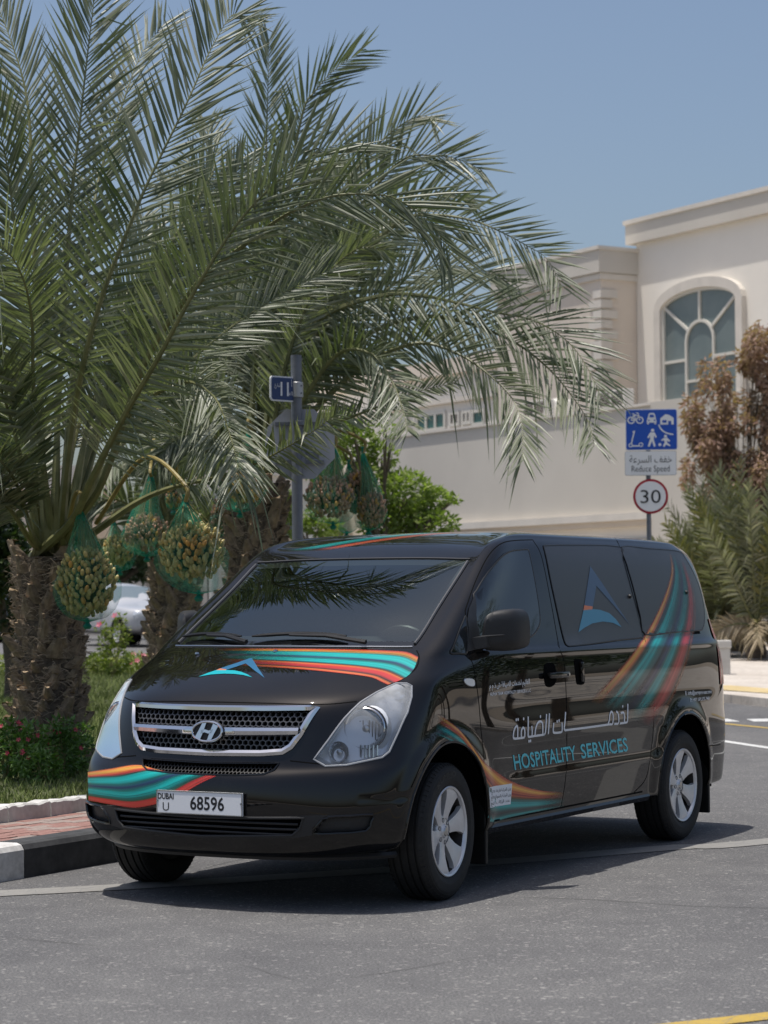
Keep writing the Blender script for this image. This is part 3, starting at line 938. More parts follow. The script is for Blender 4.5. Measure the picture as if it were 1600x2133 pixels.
# ---- front lamps
def headlamp(s):
    def m3(v): return Vector((v.x, v.y * s, v.z))
    hl = empty('headlight', (0, 0, 0), 0, van)
    P = HL2
    V3, fs, n = cdt_patch(P, 'f', 0.0, .03)
    rim = [V3[i].copy() for i in range(n)]
    # reflector housing: the outline sunk into the body
    cen = sum(rim, Vector()) / n
    mb = MB(); depth = Vector((-.060, -.026, 0))
    inner = [cen + (p - cen) * .93 + depth for p in rim]
    vs = [m3(p) for p in rim] + [m3(p) for p in inner]
    mb.add(vs, [(i, (i+1) % n, n+(i+1) % n, n+i) for i in range(n)])
    Vb = [m3(cen + (v - cen) * .93 + depth) for v in V3]
    mb.add(Vb, fs)
    mb.build('reflector_housing', M_LAMPIN, hl, smooth=True)
    # round main reflector with bulb
    c0 = Vector((.56, .70, .895))
    l, nn = hit(757, 1516); ax = Vector((.93, .30, .12)).normalized()
    c0 = l - ax * .072
    def disc(prof, nm, mm, c=c0, axd=ax, seg=28):
        M = axd.to_track_quat('Z', 'Y').to_matrix().to_4x4()
        q = MB().lathe(prof, seg, 'z'); q.xform(Matrix.Translation(c) @ M); q.v = [m3(v) for v in q.v]
        return q.build(nm, mm, hl, smooth=True)
    disc([(.098, .044), (.103, .040), (.104, .032), (.096, .030), (.088, .024)], 'bezel_ring', M_CHROME)
    disc([(.1045, .033), (.111, .031)], 'bezel_gap', M_BLKPL)
    disc([(.086, .028), (.07, -.01), (.045, -.03), (.02, -.035), (0, -.036)], 'main_reflector', M_CHROME)
    disc([(.0, .022), (.016, .018), (.02, .008), (.018, -.02), (.02, -.03)], 'bulb', M_CHROMED, seg=14)
    # fluted vertical prisms
    q = MB()
    e1 = ax.cross(Vector((0, 0, 1))).normalized(); e2 = e1.cross(ax)
    for k in range(-4, 5):
        if k == 0: continue
        h = math.sqrt(max(0, .078**2 - (k*.016)**2)) * .9
        q.tube([m3(c0 + ax*.004 + e1*(k*.016) - e2*h), m3(c0 + ax*.004 + e1*(k*.016) + e2*h*.6)], .0035, 4)
    o = q.build('prism', M_BLKPL, hl); o['kind'] = 'stuff'
    # lower indicator bowl and step
    l2, n2 = hit(703, 1566); c2 = l2 - ax * .05
    disc([(.052, .03), (.046, .0), (.02, -.02), (0, -.022)], 'indicator_reflector', M_CHROME, c2, ax, 20)
    disc([(0, .018), (.013, .014), (.014, -.01)], 'indicator_bulb', M_CHROMED, c2, ax, 12)
    l3, n3 = hit(765, 1564); c3_ = l3 - ax * .045
    q = MB()
    for k in range(5):
        a = c3_ + e1 * (-.04 + .02 * k)
        q.tube([m3(a - e2 * .03), m3(a + e2 * .03)], .006, 5)
    o = q.build('side_lamp_prism', M_CHROME, hl); o['kind'] = 'stuff'
    l4, n4 = hit(828, 1440); c4 = l4 - ax * .05
    disc([(.04, .02), (.03, 0), (0, -.015)], 'position_reflector', M_CHROME, c4, ax, 18)
    # pale shelf round the bowl
    disc([(.111, .026), (.118, .018), (.128, .0)], 'bowl_surround', M_LAMPIN, c0, ax)
    # clear cover
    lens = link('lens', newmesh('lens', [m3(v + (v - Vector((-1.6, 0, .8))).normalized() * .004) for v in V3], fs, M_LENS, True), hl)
    rimtube = [m3(p + (p - Vector((-1.6, 0, .8))).normalized() * .001) for p in rim]
    MB().tube(rimtube, .0055, 6, closed=True).build('lamp_seal', M_LAMPRIM, hl, smooth=True)
M_LAMPIN = mat('lamp inner silver', (.90, .91, .92), .25, .3)
M_LAMPRIM = mat('lamp rim', (.35, .36, .38), .3, .2)
M_AMBER = mat('amber bulb', (.5, .16, .03), .3)
for s in (1, -1): headlamp(s)

# ---- grille
def P3(y, z, off):
    l, n = onfront(y, z)
    return l + n * off
def recess(poly, depth, nm, m):
    """closed dark box behind an opening in the nose"""
    V3, fs, n = cdt_patch(poly, 'f', 0, .06, .05)
    d = Vector((-depth, 0, 0)); mb = MB()
    mb.add([v + d for v in V3], fs)
    rim = [V3[i] for i in range(n)]
    mb.add([r + Vector((-.0, 0, 0)) for r in rim] + [r + d for r in rim], [(i, (i+1) % n, n+(i+1) % n, n+i) for i in range(n)])
    return mb.build(nm, m, van)
def dens(poly, n=4): return [(p.x, p.y) for p in cr(poly, n, True)]
def edge_tube(poly, r, off, nm, m, parent, sm=True, n=8, flat=1.0):
    pts = [P3(a, b, off) for a, b in poly]
    return MB().tube(pts, r, n, closed=True).build(nm, m, parent, smooth=True)
grille = empty('grille', (0, 0, 0), 0, van)
rg = recess(GR2, .06, 'grille_backing', M_WELL); rg.parent = grille
# chrome frame of flat section
def frame_band(poly, w, off, nm, m, parent, lift):
    pts = []
    k = len(poly)
    for a, b in poly:
        l, n = onfront(a, b)
        pts.append((l, n))
    return strip(nm, pts, w, m, parent, off, closed=True, lift=lift)
def densify(poly, d=.03):
    out = []
    for i in range(len(poly)):
        a, b = Vector(poly[i]), Vector(poly[(i+1) % len(poly)])
        k = max(1, int((b - a).length / d))
        out += [tuple(a.lerp(b, t / k)) for t in range(k)]
    return out
GRd = densify(GR2, .03)
frame_band(GRd, .030, .007, 'grille_frame', M_CHROME, grille, .008)
edge_tube(GRd, .006, .004, 'grille_frame_edge', M_CHROMED, grille)
def honeycomb(poly, cell, off, nm, m, parent, wire=.0026, inset=None):
    mb = MB(); dx = cell * math.sqrt(3); rowh = cell * 1.5 * .86
    ys = [p[0] for p in poly]; zs = [p[1] for p in poly]
    r = 0; z = min(zs)
    while z < max(zs) + cell:
        y = min(ys) + (dx / 2 if r % 2 else 0)
        while y < max(ys) + dx:
            if inpoly(y, z, poly):
                H = [(y + cell * math.cos(R(30 + 60*k)), z + cell * .86 * math.sin(R(30 + 60*k))) for k in range(6)]
                h = [(y + (cell - wire) * math.cos(R(30 + 60*k)), z + (cell - wire) * .86 * math.sin(R(30 + 60*k))) for k in range(6)]
                try:
                    A = [P3(a, b, off) for a, b in H]; B = [P3(a, b, off) for a, b in h]
                except TypeError:
                    y += dx; continue
                C = [p - Vector((.018, 0, 0)) for p in B]
                mb.add(A + B + C, [(k, (k+1) % 6, 6+(k+1) % 6, 6+k) for k in range(6)] + [(6+k, 6+(k+1) % 6, 12+(k+1) % 6, 12+k) for k in range(6)])
            y += dx
        z += rowh; r += 1
    o = mb.build(nm, m, parent); o['kind'] = 'stuff'
    return o
GRi = [(a * .975, .88 + (b - .88) * .93) for a, b in GR2]
M_HONEY = mat('grey satin plastic', (.10, .10, .105), .3, .3)
honeycomb([p for p in GRi], .0185, -.012, 'grille_mesh', M_HONEY, grille, .0030)
# chrome cross bar either side of the badge
for s in (1, -1):
    mb = MB(); vs = []; n = 16
    for q in range(n + 1):
        t = q / n; y = s * (.085 + (.485 - .085) * t)
        zt = .893 + .004 * t; zb = .846 + .008 * t
        for z, o_ in ((zt, .0), (zt - .006, .016), ((zt + zb) / 2, .020), (zb + .006, .012), (zb, -.004)):
            vs.append(P3(y, z, o_))
    fs = [(q*5+e, q*5+e+1, q*5+5+e+1, q*5+5+e) for q in range(n) for e in range(4)]
    mb.add(vs, fs).build('cross_bar', M_CHROME, grille, smooth=True)
# oval badge with a slanted letter
bc, bn = onfront(0, .866); bn = (bn + Vector((.4, 0, 0))).normalized(); bc = bc + bn * .02
e1 = Vector((0, 1, 0)); e2 = bn.cross(e1).normalized()
if e2.z < 0: e2 = -e2
def bp(u, v, d): return bc + e1 * u + e2 * v + bn * d
badge = empty('badge', (0, 0, 0), 0, grille)
mb = MB(); n = 40
mb.add([bp(.098*math.cos(2*math.pi*k/n), .058*math.sin(2*math.pi*k/n), -.004) for k in range(n)] + [bp(.094*math.cos(2*math.pi*k/n), .054*math.sin(2*math.pi*k/n), .004) for k in range(n)], [(k, (k+1) % n, n+(k+1) % n, n+k) for k in range(n)] + [tuple(range(n, 2*n))])
mb.build('badge_plate', M_INK, badge)
MB().tube([bp(.088*math.cos(2*math.pi*k/n), .049*math.sin(2*math.pi*k/n), .008) for k in range(n)], .0068, 8, closed=True).build('badge_ring', M_CHROME, badge, smooth=True)
# letter strokes; seen from the front +u is to the viewer's right
def bl_(pts, nm='badge_letter'):
    mb = MB().prism(pts, .002, .013, lambda a, b, d: bp(a, b, d))
    return mb.build(nm, M_CHROME, badge)
bl_([(-.066,-.028),(-.036,-.040),(-.022,-.006),(-.006,.043),(-.030,.040),(-.046,.008)])
bl_([(.066,.028),(.036,.040),(.022,.006),(.006,-.043),(.030,-.040),(.046,-.008)])
bl_([(-.036,-.012),(-.012,-.004),(.010,-.010),(.032,-.008),(.036,.012),(.012,.004),(-.010,.010),(-.032,.008)])

slot = empty('air_slot', (0, 0, 0), 0, van)
rs = recess(SLOT2, .05, 'slot_backing', M_WELL); rs.parent = slot
honeycomb([(a*.98, .69 + (b-.69)*.95) for a, b in SLOT2], .0125, -.014, 'slot_mesh', M_RUB, slot, .0022)
edge_tube(densify(SLOT2), .006, -.001, 'slot_rim', M_PAINT, slot)
INS2 = [(-.80,.485),(-.60,.478),(0,.462),(.60,.478),(.80,.485),(.795,.45),(.76,.40),(.62,.385),(.52,.368),(0,.348),(-.52,.368),(-.62,.385),(-.76,.40),(-.795,.45)]
V3, fs, n_ = cdt_patch(INS2, 'f', .0015, .02, .02)
fs = [f for f in fs if not any(inpoly(sum(V3[k].y for k in f)/3, sum(V3[k].z for k in f)/3, q) for q in (LOW2, FOG2, mir(FOG2)))]
link('bumper_insert', newmesh('bumper_insert', V3, fs, M_BLKPL, True), van)
low = empty('lower_grille', (0, 0, 0), 0, van)
rl = recess(LOW2, .07, 'lower_backing', M_WELL); rl.parent = low
edge_tube(densify(LOW2), .007, -.001, 'lower_rim', M_BLKPL, low)
for z in (.435, .408, .382):
    pts = [P3(-.53 + 1.06 * k / 20, z + .004 * math.cos(math.pi * (k / 20 - .5)) - .004, -.012) for k in range(21)]
    MB().tube(pts, .006, 6).build('slat', M_BLKPL, low, smooth=True)
for s in (1, -1):
    fp = [(a * s, b) for a, b in FOG2]
    fg = empty('fog_lamp_cover', (0, 0, 0), 0, van)
    rf = recess(fp, .03, 'cover_panel', M_BLKPL); rf.parent = fg
    edge_tube(densify(dens(fp, 2)), .008, .0, 'cover_rim', M_PAINT, fg)
# chin lip below the bumper
lip = [Vector((G[SV][i].x - .06, G[SV][i].y * .93, .262)) for i in range(int(4.2*SU), -1, -2)]
lip = lip + [Vector((p.x, -p.y, p.z)) for p in lip[-2::-1]]
MB().tube(lip, .018, 6).build('chin_lip', M_BLKPL, van, smooth=True)

# ---- mirrors
def mirror_(s):
    r = empty('wing_mirror', (0, 0, 0), 0, van)
    def f(p): return Vector((p[0], p[1] * s, p[2]))
    # shell: lofted rounded boxes, wide outline seen from the front
    out = [(.965,1.265),(.975,1.40),(1.00,1.445),(1.05,1.462),(1.13,1.466),(1.17,1.445),(1.185,1.39),(1.185,1.30),(1.165,1.265),(1.10,1.248),(1.03,1.246)]
    out = [(p.x, p.y) for p in cr(out, 3, True)]
    cy, cz = 1.085, 1.355; mb = MB(); n = len(out); vs = []
    rings = [(-.34, .50), (-.345, .72), (-.365, .90), (-.40, .985), (-.45, 1.0), (-.495, 1.0), (-.50, .95)]
    for x, q in rings:
        for y, z in out: yy = cy + (y - cy) * q; yy = .925 + (yy - .965) * .71; vs.append(f((x - .05 - (yy - .93) * .95, yy, cz + (z - cz) * q)))
    fs = [(k*n+i, k*n+(i+1) % n, k*n+n+(i+1) % n, k*n+n+i) for k in range(len(rings)-1) for i in range(n)]
    fs += [tuple(range(n)), tuple((len(rings)-1)*n+i for i in range(n))]
    mb.add(vs, fs).build('mirror_shell', M_BLKPL, r, smooth=True)
    MB().tube([f((-.40,.935,1.322)), f((-.425,.97,1.326)), f((-.475,1.02,1.330)), f((-.55,1.07,1.334))], [.007,.006,.005,.003], 6).build('mirror_crease', M_BLKPL, r, smooth=True)
    MB().add([f(v) for v in [(-.36,.88,1.25),(-.36,.88,1.318),(-.47,.88,1.325),(-.47,.88,1.25),(-.40,.97,1.268),(-.40,.97,1.322),(-.48,.97,1.325),(-.48,.97,1.265)]], [(0,1,2,3),(4,7,6,5),(0,4,5,1),(1,5,6,2),(2,6,7,3),(3,7,4,0)]).build('mirror_arm', M_BLKPL, r)
    # triangular foot on the door
    q = to2([(974,1358),(972,1290),(976,1268),(988,1240),(990,1290),(999,1330),(1000,1352)], 's')
    V3, fs3, n3 = cdt_patch(q, 's', .006, .05)
    link('mirror_foot', newmesh('mirror_foot', [f(v) for v in V3], fs3, M_BLKPL, True), r)
for s in (1, -1): mirror_(s)

# ---- door handles, side repeater, tail lamp edge
def handle(s):
    h = empty('door_handle', (0, 0, 0), 0, van)
    P = [(-1.14,1.12),(-1.16,1.155),(-1.22,1.165),(-1.285,1.15),(-1.30,1.10),(-1.285,1.05),(-1.22,1.03),(-1.16,1.04),(-1.14,1.08)]
    patch('handle_recess', dens(P, 3), 's', .002, M_WELL, h, .03, mirror=(s < 0))
    l, n = onside(-1.27, 1.10)
    y = l.y
    mb = MB(); mb.bbox((-1.41, y + .012, 1.078), (-1.15, y + .040, 1.112), .010)
    mb.v = [Vector((v.x, v.y * s, v.z)) for v in mb.v]
    mb.build('handle_bar', M_PAINT, h, smooth=True)
    k = MB().lathe([(.008, 0), (.008, .004)], 10, 'y', (-1.385, y + .041, 1.095)).add([(-1.385 + .008*math.cos(R(36*q)), y + .045, 1.095 + .008*math.sin(R(36*q))) for q in range(10)], [tuple(range(10))])
    k.v = [Vector((v.x, v.y * s, v.z)) for v in k.v]; k.build('key_lock', M_CHROMED, h)
    h2 = empty('sliding_door_handle', (0, 0, 0), 0, van)
    P = [(-1.555,1.165),(-1.60,1.175),(-1.675,1.165),(-1.685,1.10),(-1.68,1.045),(-1.66,1.03),(-1.60,1.03),(-1.565,1.05)]
    patch('handle_recess', dens(P, 3), 's', .002, M_WELL, h2, .03, mirror=(s < 0))
    l, n = onside(-1.62, 1.10); y = l.y
    mb = MB(); mb.bbox((-1.640, y - .002, 1.045), (-1.610, y + .022, 1.16), .010)
    mb.v = [Vector((v.x, v.y * s, v.z)) for v in mb.v]; mb.build('handle_bar', M_PAINT, h2, smooth=True)
    rp = empty('side_repeater', (0, 0, 0), 0, van)
    P = to2([(966,1416),(972,1413),(984,1415),(987,1420),(986,1429),(975,1428),(967,1422)], 's')
    patch('repeater_lens', dens(P, 3), 's', .006, M_LAMPIN, rp, .02, mirror=(s < 0))
    strip('repeater_rim', line2(dens(P, 3), 's', 1, smooth=False), .006, M_CHROMED, rp, .004, closed=True, mirror=(s < 0), lift=.003)
    # tail lamp wrapping the rear corner
    tl = []
    for z in (.95, 1.02, 1.10, 1.18, 1.26, 1.32, 1.38): tl.append(z)
    vs = []; fs = []
    for q, z in enumerate(tl):
        w_ = .06 + .05 * math.sin(math.pi * (q + .5) / len(tl))
        for e in range(5):
            a = R(-4 - 58 * e / 4)
            o_ = Vector((-3.6, 0, z)); d_ = Vector((-math.cos(R(71) - R(36)*e/4), math.sin(R(71) - R(36)*e/4), 0))
            loc, nn, _, _ = BVH.ray_cast(o_, d_)
            vs.append(Vector((loc.x, loc.y * s, loc.z)) + Vector((d_.x, d_.y * s, 0)) * .006)
    for q in range(len(tl)-1):
        for e in range(4): fs.append((q*5+e, q*5+e+1, q*5+5+e+1, q*5+5+e))
    MB().add(vs, fs).build('tail_lamp', M_RED, van, smooth=True)
M_RED = mat('red lamp plastic', (.55, .02, .022), .3)
for s in (1, -1): handle(s)
# small latch knobs on the wrapped panes
for x, z in ((-2.565, 1.53), (-3.52, 1.555)):
    l, n = onside(x, z)
    MB().lathe([(0, .016), (.010, .013), (.013, .004), (.014, 0)], 12, 'y', l + n * .003).build('latch_knob', M_RUB, van, smooth=True)

# ---- wheels
def make_wheel(nm):
    w_ = empty(nm)
    w_.parent = van
    rt = .345; hw = .1075
    prof = [(.222, -.090), (.232, -.101), (.262, -.113), (.300, -.112), (.328, -.100), (.341, -.084)]
    for gx in (-.062, -.022, .022, .062):
        prof += [(rt, gx - .014), (rt, gx - .006), (rt - .009, gx - .0045), (rt - .009, gx + .0045), (rt, gx + .006)]
    prof += [(rt, .078), (.341, .084), (.328, .100), (.318, .1085), (.314, .1085), (.311, .111), (.300, .112), (.268, .1135), (.262, .113), (.258, .1115), (.240, .106), (.232, .101), (.222, .090)]
    MB().lathe(prof, 64, 'y').build('tyre', M_TYRE, w_, smooth=True)
    # shoulder lugs
    mb = MB()
    for k in range(72):
        a = 2 * math.pi * k / 72
        for sgn in (1, -1):
            q = MB().box((-.007, .080, .330), (.007, .099, .3462)); q.v = [Vector((v.x, v.y * sgn - (.0 if v.z > .34 else 0), v.z - (.013 if abs(v.y) > .09 and v.z > .34 else 0))) for v in q.v]
            q.xform(Matrix.Rotation(a, 4, 'Y')); mb.add(q.v, q.f)
    o = mb.build('tread_lugs', M_TYRE, w_); o['kind'] = 'stuff'
    MB().lathe([(.226, .098), (.229, .104), (.225, .108), (.216, .104), (.210, .090)], 64, 'y').build('rim', M_ALLOY, w_, smooth=True)
    MB().lathe([(.2105, .0895), (.203, .05), (.196, -.09), (.222, -.095)], 64, 'y').build('rim_barrel', M_BRAKE, w_, smooth=True)  # barrel coloured darker than the rim, so the spoke gaps stay dark
    MB().lathe([(.0, -.02), (.17, -.02), (.185, -.01)], 40, 'y').build('brake_disc', M_BRAKE, w_, smooth=True)
    # hub
    hub = MB().lathe([(.0, .084), (.030, .083), (.034, .078), (.036, .074), (.062, .074), (.078, .070), (.084, .060), (.082, .02)], 36, 'y')
    hub.build('hub', M_ALLOY, w_, smooth=True)
    for k in range(6):
        a = 2*math.pi*(k + .5)/6
        MB().lathe([(.0115, .0765), (.0125, .072), (.0, .0735)], 12, 'y', (.057*math.cos(a), 0, .057*math.sin(a))).build('lug_hole', M_WELL, w_, smooth=True)
    MB().lathe([(0, .0895), (.022, .088), (.027, .083), (.028, .077)], 24, 'y').build('centre_cap', M_CHROMED, w_, smooth=True)
    # six broad spokes, flared towards the rim, with a ridge
    for k in range(6):
        a0 = 2*math.pi*k/6
        vs = []; rings = [(.066, .46, .076), (.10, .34, .080), (.14, .30, .087), (.18, .315, .095), (.205, .35, .099), (.216, .39, .097)]
        for r_, ha, y in rings:
            for e, (t, dy) in enumerate(((-1, -.030), (-1, -.004), (-.55, .0), (0, .001), (.55, .0), (1, -.004), (1, -.030))):
                a = a0 + ha * t
                vs.append((r_*math.cos(a), y + dy, r_*math.sin(a)))
        fs = [(q*7+e, q*7+e+1, q*7+7+e+1, q*7+7+e) for q in range(len(rings)-1) for e in range(6)]
        MB().add(vs, fs).build('spoke', M_ALLOY, w_, smooth=True)
    # raised maker's lettering on the sidewall
    tx = text_flat('KUMHO')
    wd = max(v[0] for v in tx[0])
    for side_a in (90,):
        mb = MB(); vs = []
        for (x, y, z) in tx[0]:
            a = R(side_a) + (x - wd / 2) / wd * R(50)
            rr_ = .278 + y / .7 * .026
            vs.append((rr_*math.cos(a), .1148, rr_*math.sin(a)))
        mb.add(vs, tx[1]).build('sidewall_lettering', M_TYRELET, w_)
    return w_
M_TYRELET = mat('raised tyre lettering', (.022, .022, .021), .55)
M_BRAKE = mat('dark brake parts', (.035, .032, .03), .6, .3)

def text_flat(body, offset=0.0, space=1.0):
    c = bpy.data.curves.new('txt', 'FONT'); c.body = body; c.resolution_u = 3; c.offset = offset; c.space_character = space
    o = bpy.data.objects.new('txt', c); COL.objects.link(o)
    bpy.context.view_layer.update()
    me = bpy.data.meshes.new_from_object(o)
    vs = [tuple(v.co) for v in me.vertices]; fs = [list(p.vertices) for p in me.polygons]
    bpy.data.objects.remove(o); bpy.data.curves.remove(c); bpy.data.meshes.remove(me)
    return vs, fs

def place_wheel(w_, x, y, steer, spin):
    w_.location = (x, y, .345)
    rz = steer if y > 0 else steer + math.pi
    w_.rotation_euler = Matrix.Rotation(rz, 3, 'Z').to_4x4().to_euler()
    for ch in w_.children: ch.rotation_euler = (0, spin, 0)
def copy_tree(o, parent=None):
    c = o.copy(); COL.objects.link(c)
    c.parent = parent
    for ch in o.children: copy_tree(ch, c)
    return c
wh = make_wheel('wheel')
place_wheel(wh, 0, .842, R(4.5), R(12))
for (x, y, st, sp) in ((-3.2, .835, 0, R(38)), (0, -.842, R(4.5), R(5)), (-3.2, -.835, 0, R(50))):
    place_wheel(copy_tree(wh, van), x, y, st, sp)
# ================================================================== THE VAN: printed wrap, lettering, plate, cabin
def stripe_mat(name, stops, s_fade, seed=0.0, t_fade=(.03, .97), dim=1.0):
    """coloured bands across v, fading out along u into the black film below"""
    m = bpy.data.materials.new(name); m.use_nodes = True; t = NT(m)
    uv = t.n('TexCoord').outputs['UV']
    sep = t.n('SeparateXYZ'); t.l(uv, sep.inputs[0])
    mp = t.n('Mapping'); mp.inputs['Scale'].default_value = (.9, 17, 1); mp.inputs['Location'].default_value = (seed, seed, 0); t.l(uv, mp.inputs[0])
    n1 = t.noise(1.0, 4, .6, mp.outputs[0])
    mp2 = t.n('Mapping'); mp2.inputs['Scale'].default_value = (1.6, 5, 1); mp2.inputs['Location'].default_value = (seed*2, 3+seed, 0); t.l(uv, mp2.inputs[0])
    n2 = t.noise(1.0, 2, .5, mp2.outputs[0])
    tt = t.math('ADD', sep.outputs[1], t.math('MULTIPLY', t.math('SUBTRACT', n2, .5), .06))
    c = t.ramp(tt, stops)
    c = t.mix(1.0, c, t.ramp(n1, [(.30, (.22, .22, .25)), (.42, (.9*dim, .9*dim, .9*dim)), (.65, (1.2*dim, 1.2*dim, 1.2*dim))]), 'MULTIPLY')
    t.l(c, t.b.inputs['Base Color'])
    t.b.inputs['Roughness'].default_value = .35; t.b.inputs['Coat Weight'].default_value = .35; t.b.inputs['Coat Roughness'].default_value = .05
    a = t.ramp(sep.outputs[0], [(p, (v, v, v)) for p, v in s_fade])
    n3 = t.ramp(n1, [(.30, (.75, .75, .75)), (.6, (1.1, 1.1, 1.1))])
    a = t.math('MULTIPLY', a, n3)
    e = t.ramp(sep.outputs[1], [(0, (0, 0, 0)), (t_fade[0], (1, 1, 1)), (t_fade[1], (1, 1, 1)), (1, (0, 0, 0))])
    a = t.math('MULTIPLY', a, e)
    tr = t.n('BsdfTransparent'); mx = t.n('MixShader')
    t.l(a, mx.inputs[0]); t.l(tr.outputs[0], mx.inputs[1]); t.l(t.b.outputs[0], mx.inputs[2]); t.l(mx.outputs[0], t.out.inputs[0])
    return m

def doff(l):
    """film thickness: a little more where the print runs over a pane"""
    return .0052 if (l.y > .6 and any(inpoly(l.x, l.z, q[1]) for q in SIDEG)) else .0016
def ribbon(name, A, B, m, n=40, k=14, arch=True, local=None, bulge=None):
    A = resample(cr(A, 8), n); B = resample(cr(B, 8), n)
    vs = []; ok = []; uvs = []
    for i in range(n):
        for j in range(k + 1):
            q = A[i].lerp(B[i], j / k)
            if bulge: q = q + Vector(bulge) * (math.sin(math.pi * j / k) * (i / (n-1)) ** 8)
            if local: l, nn = PROJ[local][0](q.x, q.y)
            else: l, nn = hit(q.x, q.y)
            ok.append(l is not None)
            vs.append(l + nn * doff(l) if l is not None else Vector((0, 0, 1)))
            uvs.append((i / (n - 1), j / k))
    fs = []
    for i in range(n - 1):
        for j in range(k):
            f = (i*(k+1)+j, i*(k+1)+j+1, (i+1)*(k+1)+j+1, (i+1)*(k+1)+j)
            if not all(ok[q] for q in f): continue
            c = sum((vs[q] for q in f), Vector()) / 4
            if arch and abs(c.y) > .7 and any(math.hypot(c.x-ax, c.z-az) < ar + .004 for ax, az, ar in ARCH): continue
            if max((vs[f[q]] - vs[f[q-1]]).length for q in range(4)) > .35: continue
            fs.append(f)
    me = newmesh(name, vs, fs, m, True)
    ul = me.uv_layers.new(name='UVMap')
    for lp in me.loops: ul.data[lp.index].uv = uvs[lp.vertex_index]
    bm = bmesh.new(); bm.from_mesh(me)
    bmesh.ops.delete(bm, geom=[v for v in bm.verts if not v.link_faces], context='VERTS')
    bmesh.ops.recalc_face_normals(bm, faces=bm.faces[:]); bm.to_mesh(me); bm.free()
    return link(name, me, van)

OR, YE, RD, TE, TD, NV_, GD, BK = (.62,.14,.025), (.80,.42,.05), (.44,.022,.02), (.0,.36,.34), (.0,.115,.105), (.008,.025,.09), (.012,.06,.03), (.006,.006,.008)
M_S1 = stripe_mat('stripe print bumper', [(0,BK),(.03,OR),(.08,YE),(.13,OR),(.17,RD),(.21,GD),(.26,TE),(.36,TE),(.42,TD),(.50,NV_),(.56,TD),(.62,TE),(.70,TE),(.76,TD),(.82,GD),(.85,RD),(.93,(.50,.05,.03)),(1,RD)], [(0,1),(.80,1),(1,.75)], .3)
ribbon('stripe_print', [(183.5,1607),(230,1600),(275,1593),(300,1595),(322,1605)], [(185,1668),(235,1677),(290,1683),(360,1665),(420,1632),(452,1617)], M_S1)
M_S2 = stripe_mat('stripe print hood', [(0,RD),(.06,OR),(.11,YE),(.16,TD),(.20,TE),(.30,TE),(.36,NV_),(.42,TD),(.47,TE),(.58,TE),(.64,BK),(.68,OR),(.74,RD),(.82,RD),(.88,BK),(.93,OR),(1,RD)], [(0,0),(.12,.1),(.45,.85),(.6,1),(1,1)], 1.7)
ribbon('stripe_print', [(450,1350.5),(600,1351),(740,1353),(820,1355.5),(850,1358.5),(871,1368)], [(470,1385),(600,1393),(700,1402),(768,1411),(793,1421),(806,1427)], M_S2, 50, bulge=(14, 8))
M_S3 = stripe_mat('stripe print roof', [(0,TD),(.12,TE),(.35,TE),(.5,TD),(.6,BK),(.66,RD),(.85,OR),(1,RD)], [(0,.0),(.15,.5),(.8,.5),(1,0)], 2.4)
ribbon('stripe_print', [(-.93,-.60),(-1.06,-.40),(-1.30,-.20),(-1.70,-.02)], [(-.92,-.30),(-1.02,-.12),(-1.22,.08),(-1.60,.28)], M_S3, 30, 12, local='t')
M_S4 = stripe_mat('stripe print door', [(0,RD),(.06,OR),(.14,YE),(.22,OR),(.31,RD),(.38,OR),(.43,GD),(.49,TD),(.54,TE),(.66,TE),(.73,TD),(.80,(.03,.04,.05)),(.86,TD),(.92,TE),(1,TD)], [(0,0),(.07,.6),(.18,1),(.84,1),(1,0)], .9)
ribbon('stripe_print', [(912,1486),(935,1502),(957,1520),(980,1548),(995,1569),(1010,1587),(1031,1604),(1067,1627),(1120,1645),(1176,1650)], [(905,1530),(945,1548),(975,1572),(995,1620),(1004,1680),(1016,1714),(1060,1704),(1110,1693),(1176,1680)], M_S4, 60, 22)
M_S5 = stripe_mat('stripe print rear', [(0,RD),(.05,OR),(.08,YE),(.12,OR),(.17,BK),(.22,TD),(.26,TE),(.34,TE),(.40,TD),(.48,(.02,.025,.05)),(.56,NV_),(.60,TD),(.64,TE),(.69,TE),(.74,GD),(.80,RD),(.88,(.55,.05,.04)),(.94,BK),(.97,OR),(1,RD)], [(0,0),(.10,.35),(.40,.6),(.50,.97),(.76,.92),(.90,.5),(1,0)], 3.3, (.05, .93))
ribbon('stripe_print', [(1392,1150),(1396,1190),(1382,1240),(1354,1300),(1320,1355),(1278,1405),(1225,1460)], [(1425,1170),(1445,1235),(1449,1290),(1442,1342),(1427,1395),(1402,1455),(1365,1520)], M_S5, 60, 22)

# ---- logo of a peaked letter, on the sliding door pane and on the hood
M_LB = mat('slate blue print', (.045, .085, .15), .4)
M_LT = mat('petrol blue print', (.05, .21, .32), .4)
M_LO = mat('orange print', (.55, .16, .07), .4)
M_LBH = mat('mid blue print', (.02, .12, .24), .35)
M_LTH = mat('turquoise print', (.0, .36, .42), .35)
def px_poly(nm, pts, crop, axis, m, off=.0052, smooth=False, res=.03):
    ox, oy, sc = crop
    q = [(ox + x / sc, oy + y / sc) for x, y in pts]
    if smooth: q = [(p.x, p.y) for p in cr(q, 3, True)]
    return patch(nm, to2(q, axis), axis, off, m, van, res)
C5 = (1100, 1090, 3.636)
px_poly('logo_print', [(465,325),(560,460),(650,598),(770,775),(640,620),(512,475),(500,550),(485,632),(420,622)], C5, 's', M_LB)
px_poly('logo_print', [(420,622),(485,632),(481,655),(414,660)], C5, 's', M_LO)
px_poly('logo_print', [(414,660),(470,650),(540,657),(610,682),(660,728),(703,788),(640,756),(560,745),(480,760),(420,793),(376,827)], C5, 's', M_LT)
C3_ = (360, 1090, 4.0)
